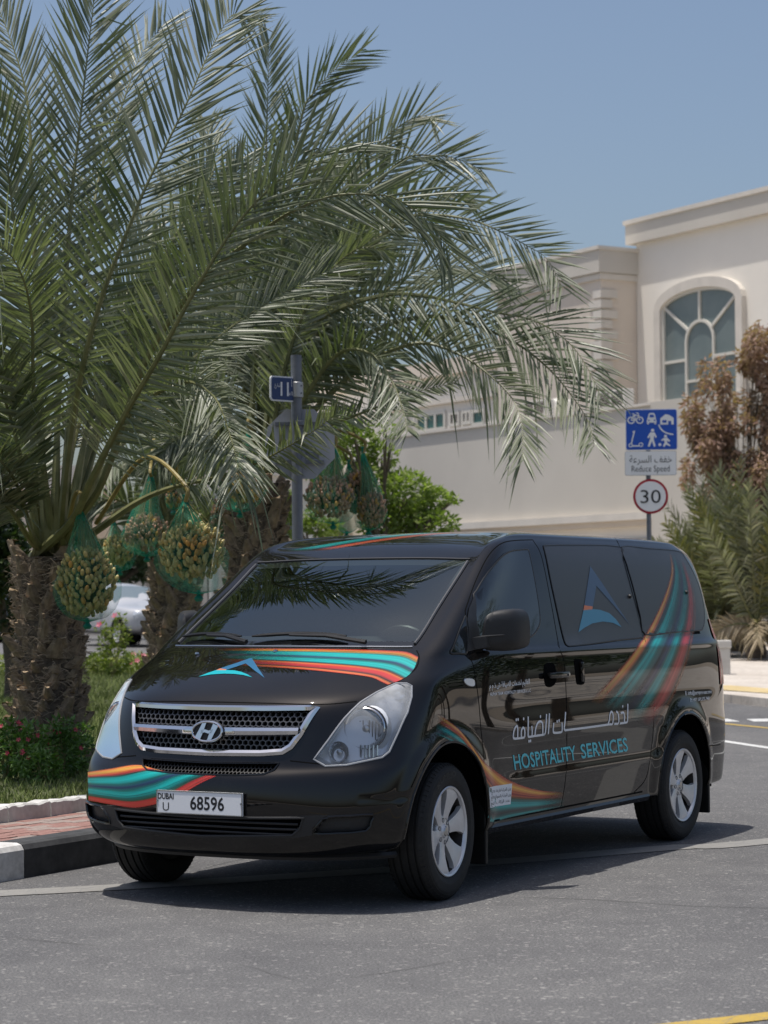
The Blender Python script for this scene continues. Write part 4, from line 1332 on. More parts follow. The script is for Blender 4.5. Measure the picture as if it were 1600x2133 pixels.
px_poly('logo_print', [(655,1123),(705,1200),(765,1292),(680,1228),(607,1170),(530,1197),(452,1222),(395,1212),(530,1167)], C3_, 't', M_LBH, .0020)
px_poly('logo_print', [(395,1212),(452,1221),(440,1226),(362,1226)], C3_, 't', M_LO, .0020)
px_poly('logo_print', [(362,1226),(440,1225),(510,1228),(570,1240),(620,1260),(662,1286),(590,1267),(520,1258),(430,1255),(320,1262),(216,1280),(290,1250)], C3_, 't', M_LTH, .0020)

# ---- lettering
AR = {'ا': 'ﺍﺎﺍﺎ', 'أ': 'ﺃﺄﺃﺄ', 'ب': 'ﺏﺐﺑﺒ', 'ة': 'ﺓﺔﺓﺔ', 'ت': 'ﺕﺖﺗﺘ', 'ح': 'ﺡﺢﺣﺤ', 'خ': 'ﺥﺦﺧﺨ', 'د': 'ﺩﺪﺩﺪ', 'ذ': 'ﺫﺬﺫﺬ', 'ر': 'ﺭﺮﺭﺮ', 'ز': 'ﺯﺰﺯﺰ', 'س': 'ﺱﺲﺳﺴ', 'ش': 'ﺵﺶﺷﺸ', 'ض': 'ﺽﺾﺿﻀ', 'ع': 'ﻉﻊﻋﻌ', 'غ': 'ﻍﻎﻏﻐ', 'ف': 'ﻑﻒﻓﻔ', 'ك': 'ﻙﻚﻛﻜ', 'ل': 'ﻝﻞﻟﻠ', 'م': 'ﻡﻢﻣﻤ', 'ن': 'ﻥﻦﻧﻨ', 'ه': 'ﻩﻪﻫﻬ', 'و': 'ﻭﻮﻭﻮ', 'ي': 'ﻱﻲﻳﻴ'}
NOJ = set('اأدذرزوة')
def arab(s):
    """joined letter forms in left-to-right order of drawing"""
    out = []
    for i, ch in enumerate(s):
        if ch not in AR: out.append(ch); continue
        prev = i > 0 and s[i-1] in AR and s[i-1] not in NOJ
        nxt = i + 1 < len(s) and s[i+1] in AR and ch not in NOJ
        out.append(AR[ch][(3 if nxt else 1) if prev else (2 if nxt else 0)])
    return ''.join(reversed(out))

def body_text(nm, txt, p0, p1, h0, m, axis='s', off=.0022, bold=0.0, cap=.70, slack=1.0):
    """text from photo pixel p0 to p1 along its baseline; h0 = photo pixel above p0 that marks the cap height"""
    vs, fs = text_flat(txt, bold)
    x0 = min(v[0] for v in vs); x1 = max(v[0] for v in vs)
    A, B, H = to2([p0, p1, h0], axis)
    A, B, H = Vector(A), Vector(B), Vector(H)
    ex = (B - A); ey = (H - A); out = []
    for x, y, z in vs:
        q = A + ex * ((x - x0) / (x1 - x0)) + ey * (y / cap)
        l, n = PROJ[axis][0](q.x, q.y)
        out.append(l + n * off)
    me = newmesh(nm, out, fs, m); return link(nm, me, van)
def C7(x, y): return (1040 + x / 4.706, 1380 + y / 4.706)
body_text('side_lettering', 'HOSPITALITY', C7(150,1052), C7(756,950), C7(130,908), M_TEAL, bold=.012)
body_text('side_lettering', 'SERVICES', C7(806,940), C7(1262,866), C7(788,803), M_TEAL, bold=.012)
body_text('side_lettering', 'ALPHA TEAM HOSPITALITY SERVICES L L C', (1020.5,1449.5), (1105,1441), (1020,1443.0), M_WHITE, bold=.012)
body_text('side_lettering', arab('الفاتيم لخدمات الضيافة ش ذ م م'), (1019,1434), (1103,1424), (1018.6,1425), M_WHITE, cap=.6, bold=.012)
body_text('side_lettering', 'E: info@servpro-uae.com', (1427.5,1448), (1482,1444), (1427,1440), M_WHITE, bold=.012)
body_text('side_lettering', 'P: +971 58 575 7481', (1438,1462), (1477.5,1457.5), (1437.5,1455), M_WHITE, bold=.012)
# large calligraphic line as drawn strokes
STK = [[(1258,405),(1257,500),(1254,575),(1240,588),(1180,597)], [(1188,496),(1212,490),(1222,510),(1224,590)],
 [(1143,480),(1158,492),(1165,520),(1167,592),(1125,602)],
 [(1062,606),(1075,570),(1082,510),(1098,482),(1112,510),(1112,580),(1104,604),(1078,606)], [(1078,606),(860,637),(640,664)],
 [(648,485),(643,560),(634,640),(640,664)],
 [(532,592),(526,660),(536,688),(604,682),(614,660),(612,590)],
 [(489,500),(485,600),(478,702)], [(461,505),(456,600),(448,690),(432,706)], [(440,706),(390,713),(340,720)],
 [(348,716),(352,660),(370,600),(395,578),(418,590),(424,640),(424,706)], [(316,622),(320,680),(318,724)], [(340,720),(318,724),(290,728)],
 [(281,530),(281,620),(280,715),(290,728)],
 [(246,734),(248,680),(240,645),(228,642),(214,670),(214,735)], [(246,734),(214,739),(150,747)],
 [(150,747),(136,735),(138,690),(150,645),(170,622),(178,650),(178,740)]]
DOTS = [(1208,430),(1168,368),(565,578),(584,570),(401,530),(289,770),(304,767),(236,553),(164,563),(182,559)]
mb = MB()
for st in STK:
    q = cr([C7(*p) for p in st], 5)
    pts = []
    for p in q:
        l, n = hit(p.x, p.y); pts.append((l, n))
    vs = []; k = len(pts)
    for i, (l, n) in enumerate(pts):
        t = (pts[min(i+1, k-1)][0] - pts[max(i-1, 0)][0]).normalized(); s_ = t.cross(n).normalized() * .0062
        s_.x *= 1.15
        vs += [l + n*.0022 - s_, l + n*.0022 + s_]
    mb.add(vs, [(2*i, 2*i+1, 2*i+3, 2*i+2) for i in range(k-1)])
for d in DOTS:
    if d == (1168, 368): continue
    l, n = hit(*C7(*d)); mb.add([l + n*.0022 + Vector((.0085*math.cos(R(36*q)), 0, .0085*math.sin(R(36*q)))) for q in range(10)], [tuple(range(10))])
o = mb.build('side_lettering', M_WHITE, van); o['kind'] = 'stuff'
# weight notice sticker
SN = [(1019,1640),(1066,1632),(1063,1675),(1018,1683)]
patch('notice_sticker', to2(SN, 's'), 's', .0024, M_WHITE, van, .03)
body_text('sticker_lettering', arab('وزن المركبة فارغة: ٠٥٧١ كغ'), (1023,1653), (1063,1645), (1022.6,1647.5), M_INK, off=.0034, cap=.6)
body_text('sticker_lettering', arab('وزن المركبة بالحمولة: ٠٥٤٢ كغ'), (1022.5,1665), (1063,1657), (1022,1659.5), M_INK, off=.0034, cap=.6)
body_text('sticker_lettering', arab('عدد الركاب: ١ شخص'.replace('ص', '')), (1022,1677), (1061,1669.5), (1021.6,1671.5), M_INK, off=.0034, cap=.6)

# ---- number plate
pl = empty('number_plate', (0, .012, 0), 0, van)
pc, pn = onfront(0, .522); px_ = pc.x + .018
PZ, PW, PH, PY = .523, .253, .057, .012
MB().bbox((px_ - .012, -PW, PZ - PH), (px_, PW, PZ + PH), .004).build('plate', M_PLATE, pl)
fr = MB()
for lo, hi in (((px_, -PW, PZ + PH - .004), (px_ + .002, PW, PZ + PH)), ((px_, -PW, PZ - PH), (px_ + .002, PW, PZ - PH + .004)), ((px_, -PW, PZ - PH), (px_ + .002, -PW + .004, PZ + PH)), ((px_, PW - .004, PZ - PH), (px_ + .002, PW, PZ + PH))):
    fr.box(lo, hi)
fr.build('plate_frame', M_CHROMED, pl)
MB().box((px_ - .10, -.05, PZ - .03), (px_ - .012, .05, PZ + .03)).build('plate_bracket', M_BLKPL, pl)
def plate_text(txt, y0, y1, z0, zh, bold=0.0, cap=.70):
    vs, fs = text_flat(txt, bold); x0 = min(v[0] for v in vs); x1 = max(v[0] for v in vs)
    link('plate_lettering', newmesh('plate_lettering', [(px_ + .0006, y0 + (y1-y0)*(v[0]-x0)/(x1-x0), z0 + zh*v[1]/cap) for v in vs], fs, M_INK), pl)
plate_text('68596', -.052, .148, PZ - .032, .064, .02)
plate_text('U', -.216, -.178, PZ - .044, .042)
plate_text('DUBAI', -.245, -.150, PZ + .014, .028, .03)
for y in (-.245, .245):
    MB().lathe([(0, .004), (.004, .003), (.005, 0)], 10, 'x', (px_, y, PZ + .005)).build('plate_screw', M_CHROMED, pl, smooth=True)

# ---- cabin seen through the windscreen
M_DASH = noisy('grey dashboard', (.06, .06, .062), (.085, .085, .085), 60, .7)
M_SEAT = noisy('grey seat cloth', (.10, .10, .10), (.16, .155, .15), 40, .9)
M_LINER = mat('headliner', (.16, .155, .15), .9)
cab = empty('cabin', (0, 0, 0), 0, van)
vs = []; n = 14
for k in range(n + 1):
    y = -.72 + 1.44 * k / n; hump = .05 * math.exp(-((y - .38) / .16) ** 2)
    for x, z in ((.02, 1.255), (-.10, 1.265 + hump * .3), (-.30, 1.275 + hump), (-.42, 1.27 + hump), (-.50, 1.20), (-.52, .80)):
        vs.append((x - .06 * abs(y / .72) ** 2, y, z))
MB().add(vs, [(k*6+e, k*6+e+1, k*6+6+e+1, k*6+6+e) for k in range(n) for e in range(5)]).build('dashboard', M_DASH, cab, smooth=True)
sw = MB().tube([Vector((-.62 + .07*math.sin(a), .38 + .19*math.cos(a), 1.20 + .17*math.sin(a))) for a in [2*math.pi*k/28 for k in range(28)]], .015, 8, closed=True)
sw.tube([(-.62, .20, 1.21), (-.615, .38, 1.19), (-.62, .56, 1.21)], .014, 6); sw.tube([(-.615, .38, 1.19), (-.48, .38, 1.12)], .03, 8)
sw.build('steering_wheel', M_RUB, cab, smooth=True)
for y in (.40, -.40):
    st = empty('front_seat', (0, 0, 0), 0, cab)
    MB().bbox((-1.42, y - .24, .75), (-.92, y + .24, .92), .05).build('seat_cushion', M_SEAT, st, smooth=True)
    b_ = MB().bbox((-.08, y - .24, 0), (.08, y + .24, .60), .06); b_.xform(Matrix.Translation((-1.38, 0, .85)) @ Matrix.Rotation(R(-12), 4, 'Y')); b_.build('seat_back', M_SEAT, st, smooth=True)
    b_ = MB().bbox((-.05, y - .13, 0), (.06, y + .13, .19), .045); b_.xform(Matrix.Translation((-1.50, 0, 1.48)) @ Matrix.Rotation(R(-8), 4, 'Y')); b_.build('headrest', M_SEAT, st, smooth=True)
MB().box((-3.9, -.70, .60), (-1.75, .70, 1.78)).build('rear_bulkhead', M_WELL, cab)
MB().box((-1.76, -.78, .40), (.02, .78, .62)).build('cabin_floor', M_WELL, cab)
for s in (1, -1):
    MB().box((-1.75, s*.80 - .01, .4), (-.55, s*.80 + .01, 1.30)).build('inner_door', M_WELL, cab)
# ================================================================== DATE PALMS
def leaf_mat(name, stops, transl=.22, rough=.42):
    m = mat(name, stops[1][1], rough, spec=.45); t = NT(m)
    at_ = t.n('Attribute'); at_.attribute_name = 'tone'
    oi = t.n('ObjectInfo')
    f = t.math('ADD', t.math('MULTIPLY', at_.outputs['Fac'], .75), t.math('MULTIPLY', oi.outputs['Random'], .25))
    c = t.ramp(f, stops); t.l(c, t.b.inputs['Base Color'])
    tr = t.n('BsdfTranslucent'); t.l(t.mix(1.0, c, (1.0, 1.25, .45), 'MULTIPLY'), tr.inputs[0])
    mx = t.n('MixShader'); mx.inputs[0].default_value = transl
    t.l(t.b.outputs[0], mx.inputs[1]); t.l(tr.outputs[0], mx.inputs[2]); t.l(mx.outputs[0], t.out.inputs[0])
    return m
M_FROND = leaf_mat('palm leaflet', [(.0, (.058, .080, .042)), (.30, (.142, .166, .100)), (.6, (.265, .278, .20)), (.85, (.39, .39, .31)), (1, (.50, .48, .39))], .22, .42)
M_FRONDY = leaf_mat('yellowed palm leaflet', [(.0, (.08, .095, .025)), (.4, (.15, .155, .045)), (.75, (.24, .215, .07)), (1, (.34, .28, .12))])
M_RACH = noisy('palm rachis', (.12, .13, .05), (.20, .20, .085), 8, .5)
M_BOOT = noisy('palm leaf base', (.17, .128, .09), (.34, .26, .175), 9, .9, .6, .01, scale2=40)
M_BOOTC = noisy('cut face of leaf base', (.34, .25, .155), (.50, .38, .25), 16, .9, .4, .006)
M_TRUNK = noisy('palm trunk fibre', (.07, .053, .039), (.16, .125, .09), 22, .95, .9, .02, scale2=90)

def frond_mesh(P, L, seed, n_leaf=78, V=None, roll=0.0, start=.10, width=.030, droop=.05, mm=None, lift=.25):
    """P: dense rachis points (local); two ranks of stiff folded leaflets"""
    rnd = random.Random(seed)
    m = len(P); d = [0.0]
    for a, b in zip(P, P[1:]): d.append(d[-1] + (b - a).length)
    T = d[-1]
    def samp(t):
        s = t * T; j = 0
        while j < m - 2 and d[j+1] < s: j += 1
        q = (s - d[j]) / max(1e-9, d[j+1] - d[j])
        return P[j].lerp(P[j+1], q), (P[min(j+2, m-1)] - P[max(j-1, 0)]).normalized()
    vs = []; fs = []; tone = []
    for side in (1, -1):
        for k in range(n_leaf):
            t = start + (1.0 - start) * (k + .5 * (side > 0) + rnd.uniform(-.25, .25)) / n_leaf
            t = min(max(t, start), .998)
            p, tan = samp(t)
            s = tan.cross(V); 
            if s.length < .05: s = tan.orthogonal()
            s.normalize(); nn = s.cross(tan).normalized()
            if roll:
                q = Matrix.Rotation(roll, 3, tan); s = q @ s; nn = q @ nn
            f = (t - start) / (1 - start)
            ln = L * (.58 + .52 * math.sin(math.pi * (.12 + .66 * f))) * rnd.uniform(.88, 1.1)
            if f > .88: ln *= 1 - (f - .88) * 2.2
            ang = R(56 - 32 * f ** 1.2 + rnd.uniform(-6, 6))
            up = lift * rnd.choice((.2, .7, 1.0, 1.6)) * rnd.uniform(.7, 1.3)
            dr = (tan * math.cos(ang) + (s * side) * math.sin(ang) + nn * up).normalized()
            g = droop * rnd.uniform(.4, 1.5)
            if rnd.random() < .04: g += rnd.uniform(.5, 1.2)
            w_ = width * rnd.uniform(.75, 1.15) * (1 - .35 * f)
            wv = dr.cross(nn + s * side * rnd.uniform(-.5, .5)).normalized()
            fold = dr.cross(wv).normalized()
            base = len(vs); tn = rnd.gauss(.42, .24)
            segs = ((0, .35), (.22, 1.0), (.60, .80), (1.0, 0.0))
            for u, q in segs:
                c = p + dr * (ln * u) + Vector((0, 0, -g * ln * u * u))
                if q == 0: vs.append(c); tone.append(tn)
                else:
                    vs += [c - wv * (w_ * q / 2) + fold * (w_ * q * .22), c, c + wv * (w_ * q / 2) + fold * (w_ * q * .22)]; tone += [tn, tn, tn]
            for e in range(2):
                a = base + e * 3
                fs += [(a, a+1, a+4, a+3), (a+1, a+2, a+5, a+4)]
            a = base + 6; fs += [(a, a+1, a+3), (a+1, a+2, a+3)]
    me = newmesh('leaflets', vs, fs, mm or M_FROND)
    at_ = me.attributes.new('tone', 'FLOAT', 'POINT'); at_.data.foreach_set('value', [min(1, max(0, q)) for q in tone])
    return me

def add_frond(palm, pts, L, seed, V=None, r0=.030, mm=None, **kw):
    """pts are world points of the leaf stalk; the frond becomes a part of the palm"""
    base = palm.location
    P = cr([Vector(p) - base for p in pts], 8)
    n = len(P)
    rs = [r0 * (1 - i / (n - 1)) ** 1.7 + .0045 * (1 - .6 * i / (n - 1)) for i in range(n)]
    fr = MB().tube(P, rs, 6).build('frond', M_RACH, palm, smooth=True)
    if V is None: V = (Vector(pts[len(pts)//2]) - CC).normalized() * -1
    me = frond_mesh(P, L, seed, V=V, mm=mm, **kw)
    link('leaflets', me, fr)
    return fr

def boot_mesh(seed):
    """stub of a cut leaf stalk"""
    rnd = random.Random(seed); mb = MB()
    w0, w1 = .088 * rnd.uniform(.85, 1.2), .045 * rnd.uniform(.8, 1.2); h = .16 * rnd.uniform(.7, 1.4); o = .085 * rnd.uniform(.6, 1.4)
    # x tangential, y outwards, z up
    prof = [(0, 0, 1.0), (.35, .35, .82), (.75, .80, .50), (1.0, 1.0, .36)]
    vs = []
    for t, q, ws in prof:
        w_ = w0 * ws * .5 * 2; th = .035 * (1 - .3 * t); z = h * t; y = o * q
        vs += [(-w_, y - .03, z), (-w_ * .55, y + th * .55, z), (0, y + th, z), (w_ * .55, y + th * .55, z), (w_, y - .03, z)]
    fs = [(k*5+e, k*5+e+1, k*5+5+e+1, k*5+5+e) for k in range(3) for e in range(4)]
    mb.add(vs, fs, 0); n = 15
    tl = [(v[0], v[1], v[2] + rnd.uniform(-.012, .02)) for v in vs[15:]]
    back = [(x, y - .05, z - .01) for x, y, z in (vs[15], vs[19])]
    mb.add(tl + back, [(0, 1, 2, 3, 4, 6, 5)], 1)
    return mb.mesh('leaf_base', [M_BOOT, M_BOOTC], fixn=False)
BOOTS = [boot_mesh(k) for k in range(8)]

def make_palm(px, py, depth, rad, h, label, seed, lean=(0, 0), rows=None, z0=None, boots=True):
    rnd = random.Random(seed)
    b = at(px, py, depth)
    if z0 is not None: b.z = z0
    palm = empty('palm_tree', b); tag(palm, label, 'palm tree', 'date palms along the verge')
    prof = []
    n = 14; nr = 20; vs = []; fs = []
    def axis(t): return Vector((lean[0] * t * t, lean[1] * t * t, h * t))
    def radius(t): return rad * (1.08 - .10 * t + .12 * math.exp(-t * 9) + .10 * sstep(.75, 1, t)) 
    for i in range(n + 1):
        t = i / n; c = axis(t)
        for k in range(nr):
            a = 2 * math.pi * k / nr; r_ = radius(t) * (1 + rnd.uniform(-.05, .05))
            vs.append(c + Vector((math.cos(a) * r_, math.sin(a) * r_, -.05 if i == 0 else 0)))
    for i in range(n):
        for k in range(nr): fs.append((i*nr+k, i*nr+(k+1) % nr, (i+1)*nr+(k+1) % nr, (i+1)*nr+k))
    fs.append(tuple(n*nr+k for k in range(nr)))
    tr = MB().add(vs, fs).build('trunk', M_TRUNK, palm, smooth=True)
    # stubs in spiral rows
    if boots:
        step = .088; k = 0; z = .04
        while z < h - .03:
            t = z / h; c = axis(t)
            for q in range(9):
                a = 2 * math.pi * (q / 9 + k * .236) + rnd.uniform(-.10, .10)
                if math.sin(a) > .55 or rnd.random() < .10: continue            # the far side is never seen
                r_ = radius(t) - .012
                o = link('leaf_base', BOOTS[rnd.randrange(8)], tr)
                o.location = c + Vector((math.cos(a) * r_, math.sin(a) * r_, rnd.uniform(-.02, .02)))
                s = rnd.uniform(.7, 1.2) * rad / .27
                o.scale = (s, s, s)
                o.rotation_euler = (rnd.uniform(-.25, .12), rnd.uniform(-.22, .22), a - math.pi / 2 + rnd.uniform(-.2, .2))
            z += step * rad / .27; k += 1
        # loose fibre hanging between the stubs
        vs = []; fs = []
        for q in range(2600):
            a = rnd.uniform(0, 6.283); t = rnd.random(); c = axis(t); r_ = radius(t) + rnd.uniform(.0, .05)
            p = c + Vector((math.cos(a)*r_, math.sin(a)*r_, 0)); e = Vector((math.cos(a)*rnd.uniform(-.02, .05) - math.sin(a)*rnd.uniform(-.14, .14), math.sin(a)*rnd.uniform(-.02, .05) + math.cos(a)*rnd.uniform(-.14, .14), rnd.uniform(-.10, .06)))
            w_ = Vector((0, 0, .0022)); m_ = p + e * .5 + Vector((math.cos(a)*.015, math.sin(a)*.015, .01)); k0 = len(vs)
            vs += [p - w_, p + w_, m_ - w_, m_ + w_, p + e]; fs += [(k0, k0+1, k0+3, k0+2), (k0+2, k0+3, k0+4)]
        fo = link('fibre', newmesh('fibre', vs, fs, M_FIBRE), palm); fo['kind'] = 'stuff'
    palm['top'] = 0
    return palm, b + axis(1.0)
M_FIBRE = noisy('dry palm fibre', (.24, .185, .13), (.42, .33, .24), 12, .9)

def auto_fronds(palm, top, n, L, seed, az=(0, 360), el=(20, 75), length=3.0, leaf=.42, n_leaf=60, spread=.14, skip=None, **kw):
    """arching fronds in a ring, seeded"""
    rnd = random.Random(seed)
    for k in range(n):
        a = R(az[0] + (az[1] - az[0]) * (k + rnd.random() * .8) / n); e = R(rnd.uniform(*el)); ln = length * rnd.uniform(.8, 1.15)
        h = Vector((math.cos(a), math.sin(a), 0)); pts = []
        p = top + h * spread + Vector((0, 0, rnd.uniform(-.15, .1))); dirv = h * math.cos(e) + Vector((0, 0, math.sin(e)))
        sag = rnd.uniform(.55, 1.15) * (1.25 - e * .5)
        for q in range(7):
            t = q / 6; pts.append(p + dirv * (ln * t) + Vector((0, 0, -sag * ln * .36 * t ** 2.2)))
        V = Vector((0, 0, 1)) if rnd.random() < .5 else (CC - top).normalized()
        add_frond(palm, pts, leaf, seed * 100 + k, V=V + h * .2, n_leaf=n_leaf, roll=rnd.uniform(-.6, .6), **kw)

def px_frond(palm, pts, d0, d1, L, seed, dm=None, **kw):
    """frond traced on the photograph; the stalk runs from distance d0 to d1"""
    n = len(pts); P = []
    for i, (x, y) in enumerate(pts):
        t = i / (n - 1)
        d = d0 + (d1 - d0) * t ** 1.3 + (dm or 0) * math.sin(math.pi * t)
        P.append(at(x, y, d))
    return add_frond(palm, P, L, seed, **kw)

D1 = 17.2
palm1, top1 = make_palm(102, 1602, D1, .225, 1.62, 'thick shaggy date palm nearest the camera, left of the van', 31, z0=.24)
F1 = [  # (stalk pixels, end distance, leaflet length, extras)
 ([(108,1100),(88,950),(70,805),(66,665),(46,575),(5,515),(-45,520)], 15.4, .58, dict(droop=.12)),
 ([(110,1090),(124,800),(147,442),(163,287),(182,116),(196,0),(206,-90)], 17.8, .60, {}),
 ([(130,1080),(152,880),(175,752),(217,605),(267,477),(310,376),(388,217),(438,105),(484,31),(512,48)], 16.6, .56, {}),
 ([(150,1085),(190,1000),(262,860),(330,745),(403,610),(484,480),(557,397),(627,339),(681,308),(735,297)], 14.7, .56, dict(droop=.05)),
 ([(155,1090),(215,1000),(300,760),(391,616),(446,558),(523,500),(596,447),(689,409),(774,405),(829,416),(900,468),(940,535)], 14.5, .50, dict(droop=.05)),
 ([(150,1095),(182,1030),(245,892),(315,826),(378,798),(413,801),(451,833),(472,885),(490,945),(500,1005)], 15.2, .46, dict(droop=.30)),
 ([(160,1120),(196,1108),(280,1050),(350,1018),(437,997),(520,972),(600,930),(650,900),(700,862)], 15.6, .30, dict(droop=.10, n_leaf=58)),
 ([(95,1090),(80,700),(66,400),(62,263),(50,174),(23,85),(0,23),(-20,-40)], 18.2, .50, {}),
 ([(85,1090),(60,800),(40,560),(27,438),(12,330),(-4,260),(-30,180)], 17.0, .52, {}),
 ([(125,1080),(150,800),(190,480),(209,360),(263,194),(295,112),(345,45)], 18.6, .46, {}),
 ([(140,1085),(230,800),(330,560),(420,400),(446,349),(440,300),(430,255)], 18.6, .44, {}),
 ([(60,1120),(20,1060),(-30,1020),(-90,1010)], 15.8, .40, dict(droop=.12)),
 ([(70,1120),(40,1020),(0,960),(-60,930)], 15.5, .40, dict(droop=.12)),
 ([(75,1110),(30,900),(-20,760),(-80,680)], 16.0, .50, {}),
 ([(120,1090),(160,900),(215,760),(300,640),(370,600)], 18.9, .45, {}),
 ([(150,1085),(210,900),(300,690),(380,560),(450,460),(505,330)], 18.4, .46, {}),
 ([(150,1090),(230,960),(360,790),(470,690),(590,610),(690,560)], 17.8, .46, {}),
 ([(140,1080),(200,820),(255,640),(290,540),(300,450)], 18.9, .48, {}),
 ([(85,1100),(50,960),(0,850),(-60,800)], 18.4, .48, {}),
]
for k, (pts, d1, L, kw) in enumerate(F1):
    kw = dict(kw); mm = kw.pop('mm', None)
    kw.setdefault('roll', random.Random(k + 5).uniform(-.5, .5)); kw.setdefault('n_leaf', 86)
    q0 = random.Random(k + 900); pts = [(62 + 80 * q0.random(), 1178 - 20 * q0.random())] + pts if k not in (6,) else pts
    if k in (2, 3, 4): kw['dm'] = -1.3
    px_frond(palm1, pts, D1, d1, L, 400 + k, mm=mm, width=.031, r0=.034, start=.33 if k != 6 else .36, **kw)

D3 = 22.0
palm3, top3 = make_palm(532, 1345, D3, .255, 2.40, 'date palm behind the van, beside the grey sign post', 33, z0=.25)
F3 = [
 ([(545,960),(552,700),(554,349),(558,194),(561,80)], 22.6, .50, {}),
 ([(550,950),(575,650),(600,400),(631,234),(658,188),(697,145),(752,108)], 22.2, .52, {}),
 ([(552,950),(620,640),(700,430),(760,330),(829,265),(880,240),(905,255)], 21.8, .52, {}),
 ([(552,955),(630,700),(720,480),(829,340),(906,324),(964,335),(1005,355)], 21.6, .52, {}),
 ([(555,960),(640,740),(740,560),(830,462),(906,448),(984,459),(1042,482),(1100,513),(1140,540),(1172,600)], 21.0, .56, dict(droop=.05)),
 ([(555,965),(590,760),(640,690),(700,645),(800,615),(875,615),(950,630),(1030,650),(1100,664),(1155,690),(1198,728),(1230,778),(1252,825)], 20.6, .60, dict(droop=.12)),
 ([(560,970),(660,800),(760,700),(880,660),(980,675),(1075,715),(1145,770),(1195,830),(1226,880),(1238,930)], 20.4, .50, dict(droop=.12)),
 ([(560,975),(650,860),(760,760),(870,715),(960,740),(1030,790),(1070,835),(1087,885),(1090,960)], 20.3, .50, dict(droop=.12)),
 ([(560,985),(620,925),(690,885),(760,858),(820,835),(890,810),(950,798)], 21.0, .24, dict(droop=.05, n_leaf=46)),
 ([(556,975),(620,850),(700,740),(770,735),(815,790),(838,850),(850,900)], 20.2, .46, dict(droop=.10)),
 ([(540,960),(500,760),(470,560),(440,430),(400,330)], 22.8, .46, {}),
 ([(555,960),(640,700),(740,520),(820,440),(930,400),(985,420)], 22.8, .48, {}),
 ([(556,960),(650,760),(760,640),(880,560),(990,560),(1060,590)], 22.6, .50, {}),
 ([(550,955),(585,720),(640,540),(690,420),(720,360)], 22.9, .48, {}),
 ([(545,960),(530,760),(500,640),(470,580)], 22.9, .46, {}),
 ([(540,985),(480,930),(420,900),(360,920),(330,960)], 21.6, .42, dict(droop=.12)),
 ([(552,955),(600,740),(660,600),(740,520),(800,520)], 21.2, .48, dict(droop=.05)),
]
for k, (pts, d1, L, kw) in enumerate(F3):
    kw = dict(kw); kw.setdefault('roll', random.Random(k + 77).uniform(-.5, .5)); kw.setdefault('n_leaf', 82)
    q0 = random.Random(k + 950); pts = [(500 + 60 * q0.random(), 1020 - 15 * q0.random())] + pts
    px_frond(palm3, pts, D3, d1, L, 700 + k, width=.034, r0=.042, start=.25, **kw)

D2 = 26.0
palm2, top2 = make_palm(364, 1398, D2, .25, 1.65, 'date palm between the two others, beside the silver car', 32, z0=.25)
F2 = [
 ([(360,1170),(340,1060),(300,980),(250,960),(210,1000)], 25.0, .44, dict(droop=.12)),
 ([(365,1165),(370,1000),(385,860),(410,720),(440,640)], 26.4, .48, {}),
 ([(360,1165),(330,1000),(300,860),(270,760),(230,690)], 26.6, .48, {}),
 ([(365,1165),(360,960),(350,800),(340,660),(335,560)], 27.0, .50, {}),
 ([(370,1170),(430,1080),(490,1040),(540,1060),(560,1110)], 25.2, .40, dict(droop=.12)),
 ([(356,1170),(300,1080),(240,1040),(190,1060),(170,1110)], 25.6, .42, dict(droop=.12)),
 ([(368,1160),(400,960),(440,800),(490,690),(550,640)], 26.8, .48, {}),
 ([(362,1165),(345,1050),(350,930),(390,850),(430,850)], 25.0, .42, {}),
]
for k, (pts, d1, L, kw) in enumerate(F2):
    kw = dict(kw); kw.setdefault('roll', random.Random(k + 177).uniform(-.5, .5)); kw.setdefault('n_leaf', 64)
    px_frond(palm2, pts, D2, d1, L, 900 + k, width=.040, r0=.034, start=.14, **kw)
# upright leaf stalks at the heart of the nearest palm
for k, (x0, x1, y1) in enumerate(((112, 120, 900), (128, 150, 880), (96, 84, 900), (138, 175, 930), (80, 55, 950))):
    MB().tube([at(x0, 1130, D1 - .12) - palm1.location, at((x0+x1)/2, (1130+y1)/2, D1 - .15) - palm1.location, at(x1, y1, D1 - .1) - palm1.location], [.05, .034, .02], 8).build('leaf_stalk', M_RACH, palm1, smooth=True)

# denser heart of the crowns: further fronds behind the traced ones
rnd_ = random.Random(4)
for k in range(5):
    a = R(150 - 26 * k); x1 = 560 + 470 * math.cos(a) * rnd_.uniform(.75, 1.0); y1 = 860 - 620 * abs(math.sin(a)) ** .8 * rnd_.uniform(.7, 1.0)
    px_frond(palm3, [(505 + 55 * rnd_.random(), 1010), (545 + (x1-545)*.3, 960 + (y1-960)*.45), (545 + (x1-545)*.65, 960 + (y1-960)*.82), (x1, y1 + 40)], D3, D3 + rnd_.uniform(.4, 2.0), .48, 1300 + k, n_leaf=60, width=.035, r0=.04, start=.28, roll=rnd_.uniform(-.7, .7))
